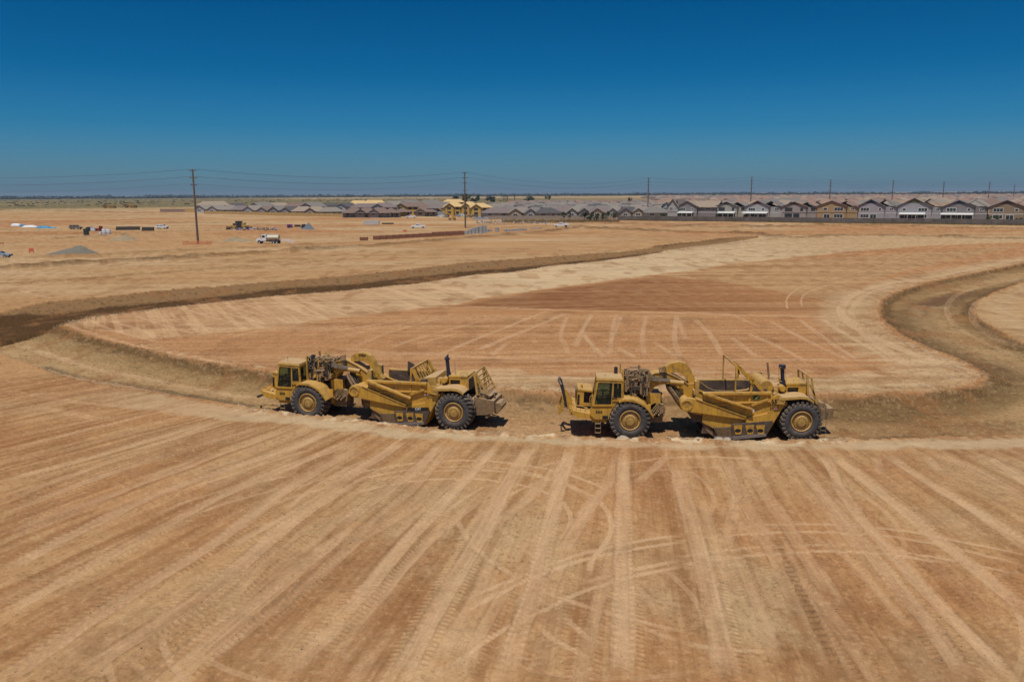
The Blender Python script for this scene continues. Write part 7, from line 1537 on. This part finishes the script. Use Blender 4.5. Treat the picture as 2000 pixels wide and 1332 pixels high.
for k in range(900):
    i = rnd.randrange(len(lipP)-1); t_ = rnd.random(); p = lipP[i]*(1-t_)+lipP[i+1]*t_; P_.append((p[0]+rnd.gauss(0,.1), p[1]+rnd.gauss(.05,.28)))
scatter('pale_stones', ROCKM, P_, 'pale crushed stones along the lip beside the machines', .015, .085, 1)
P_ = []; eFs = smooth(eF, 1)
for k in range(3200):
    i = rnd.randrange(len(eFs)-1); t_ = rnd.random(); p = eFs[i]*(1-t_)+eFs[i+1]*t_; P_.append((p[0]+rnd.gauss(0,1.1), p[1]+rnd.gauss(-.3,1.0)))
for k in range(1500):
    i = rnd.randrange(len(isl)-1); t_ = rnd.random(); p = isl[i]*(1-t_)+isl[i+1]*t_; P_.append((p[0]+rnd.gauss(0,.6), p[1]+rnd.gauss(0,.6)))
scatter('soil_clods', CLODM, P_, 'brown soil clods fallen along the cut banks of the sunken road', .015, .07, 2)
P_ = []
for k in range(2500):
    i = rnd.randrange(len(tN)-1); t_ = rnd.random(); p = tN[i]*(1-t_)+tN[i+1]*t_; P_.append((p[0]+rnd.gauss(0,.8), p[1]+rnd.gauss(.6,1.2)))
scatter('trench_clods', CLODM, P_, 'dark clods in the trench beyond the middle pad', .04, .14, 3)
P_ = [G(rnd.uniform(-50, 2050), 878+460*rnd.random()**.8) for k in range(2600)]
scatter('surface_crumbs', CLODM, P_, 'small crumbs of soil scattered over the near pad', .008, .035, 4)
for px, py, s_, lab in [(1216,856,.42,'pale flat rock beside the front wheel of the right scraper'),(1404,860,.45,'largest pale rock beside the cutting edge of the right scraper'),(1420,862,.26,'smaller pale rock at the right of the largest rock')]:
    x, y = G(px, py, -.1); m = MB(); rr = random.Random(px); vs = []
    import bmesh
    b = bmesh.new(); bmesh.ops.create_icosphere(b, subdivisions=3, radius=s_)
    for v in b.verts: n_ = fbm(np.array([v.co.x*4+9]), np.array([v.co.y*4+v.co.z*3+9]), 3, int(px))[0]; v.co *= .65+.7*n_; v.co.z *= .7
    me_ = bpy.data.meshes.new('boulder'); b.to_mesh(me_); b.free(); me_.materials.append(ROCKM); o = bpy.data.objects.new('boulder', me_); COL.objects.link(o); o.location = (x, y, hat(x, y)+s_*.25); tag(o, lab, 'rock')
# ================================================================ air
hzm = bpy.data.materials.new('haze'); hzm.use_nodes = True; t = hzm.node_tree; t.nodes.clear(); ou = t.nodes.new('ShaderNodeOutputMaterial'); pv = t.nodes.new('ShaderNodeVolumePrincipled')
pv.inputs['Color'].default_value = (.62,.74,.9,1); pv.inputs['Density'].default_value = 7e-5; pv.inputs['Anisotropy'].default_value = .1; t.links.new(pv.outputs[0], ou.inputs['Volume'])
m = MB(); m.box((-7000,-60,-3), (7000,8000,40)); hzo = m.build('haze', hzm, kind='stuff', label='thin blue haze over the plain', cat='haze')
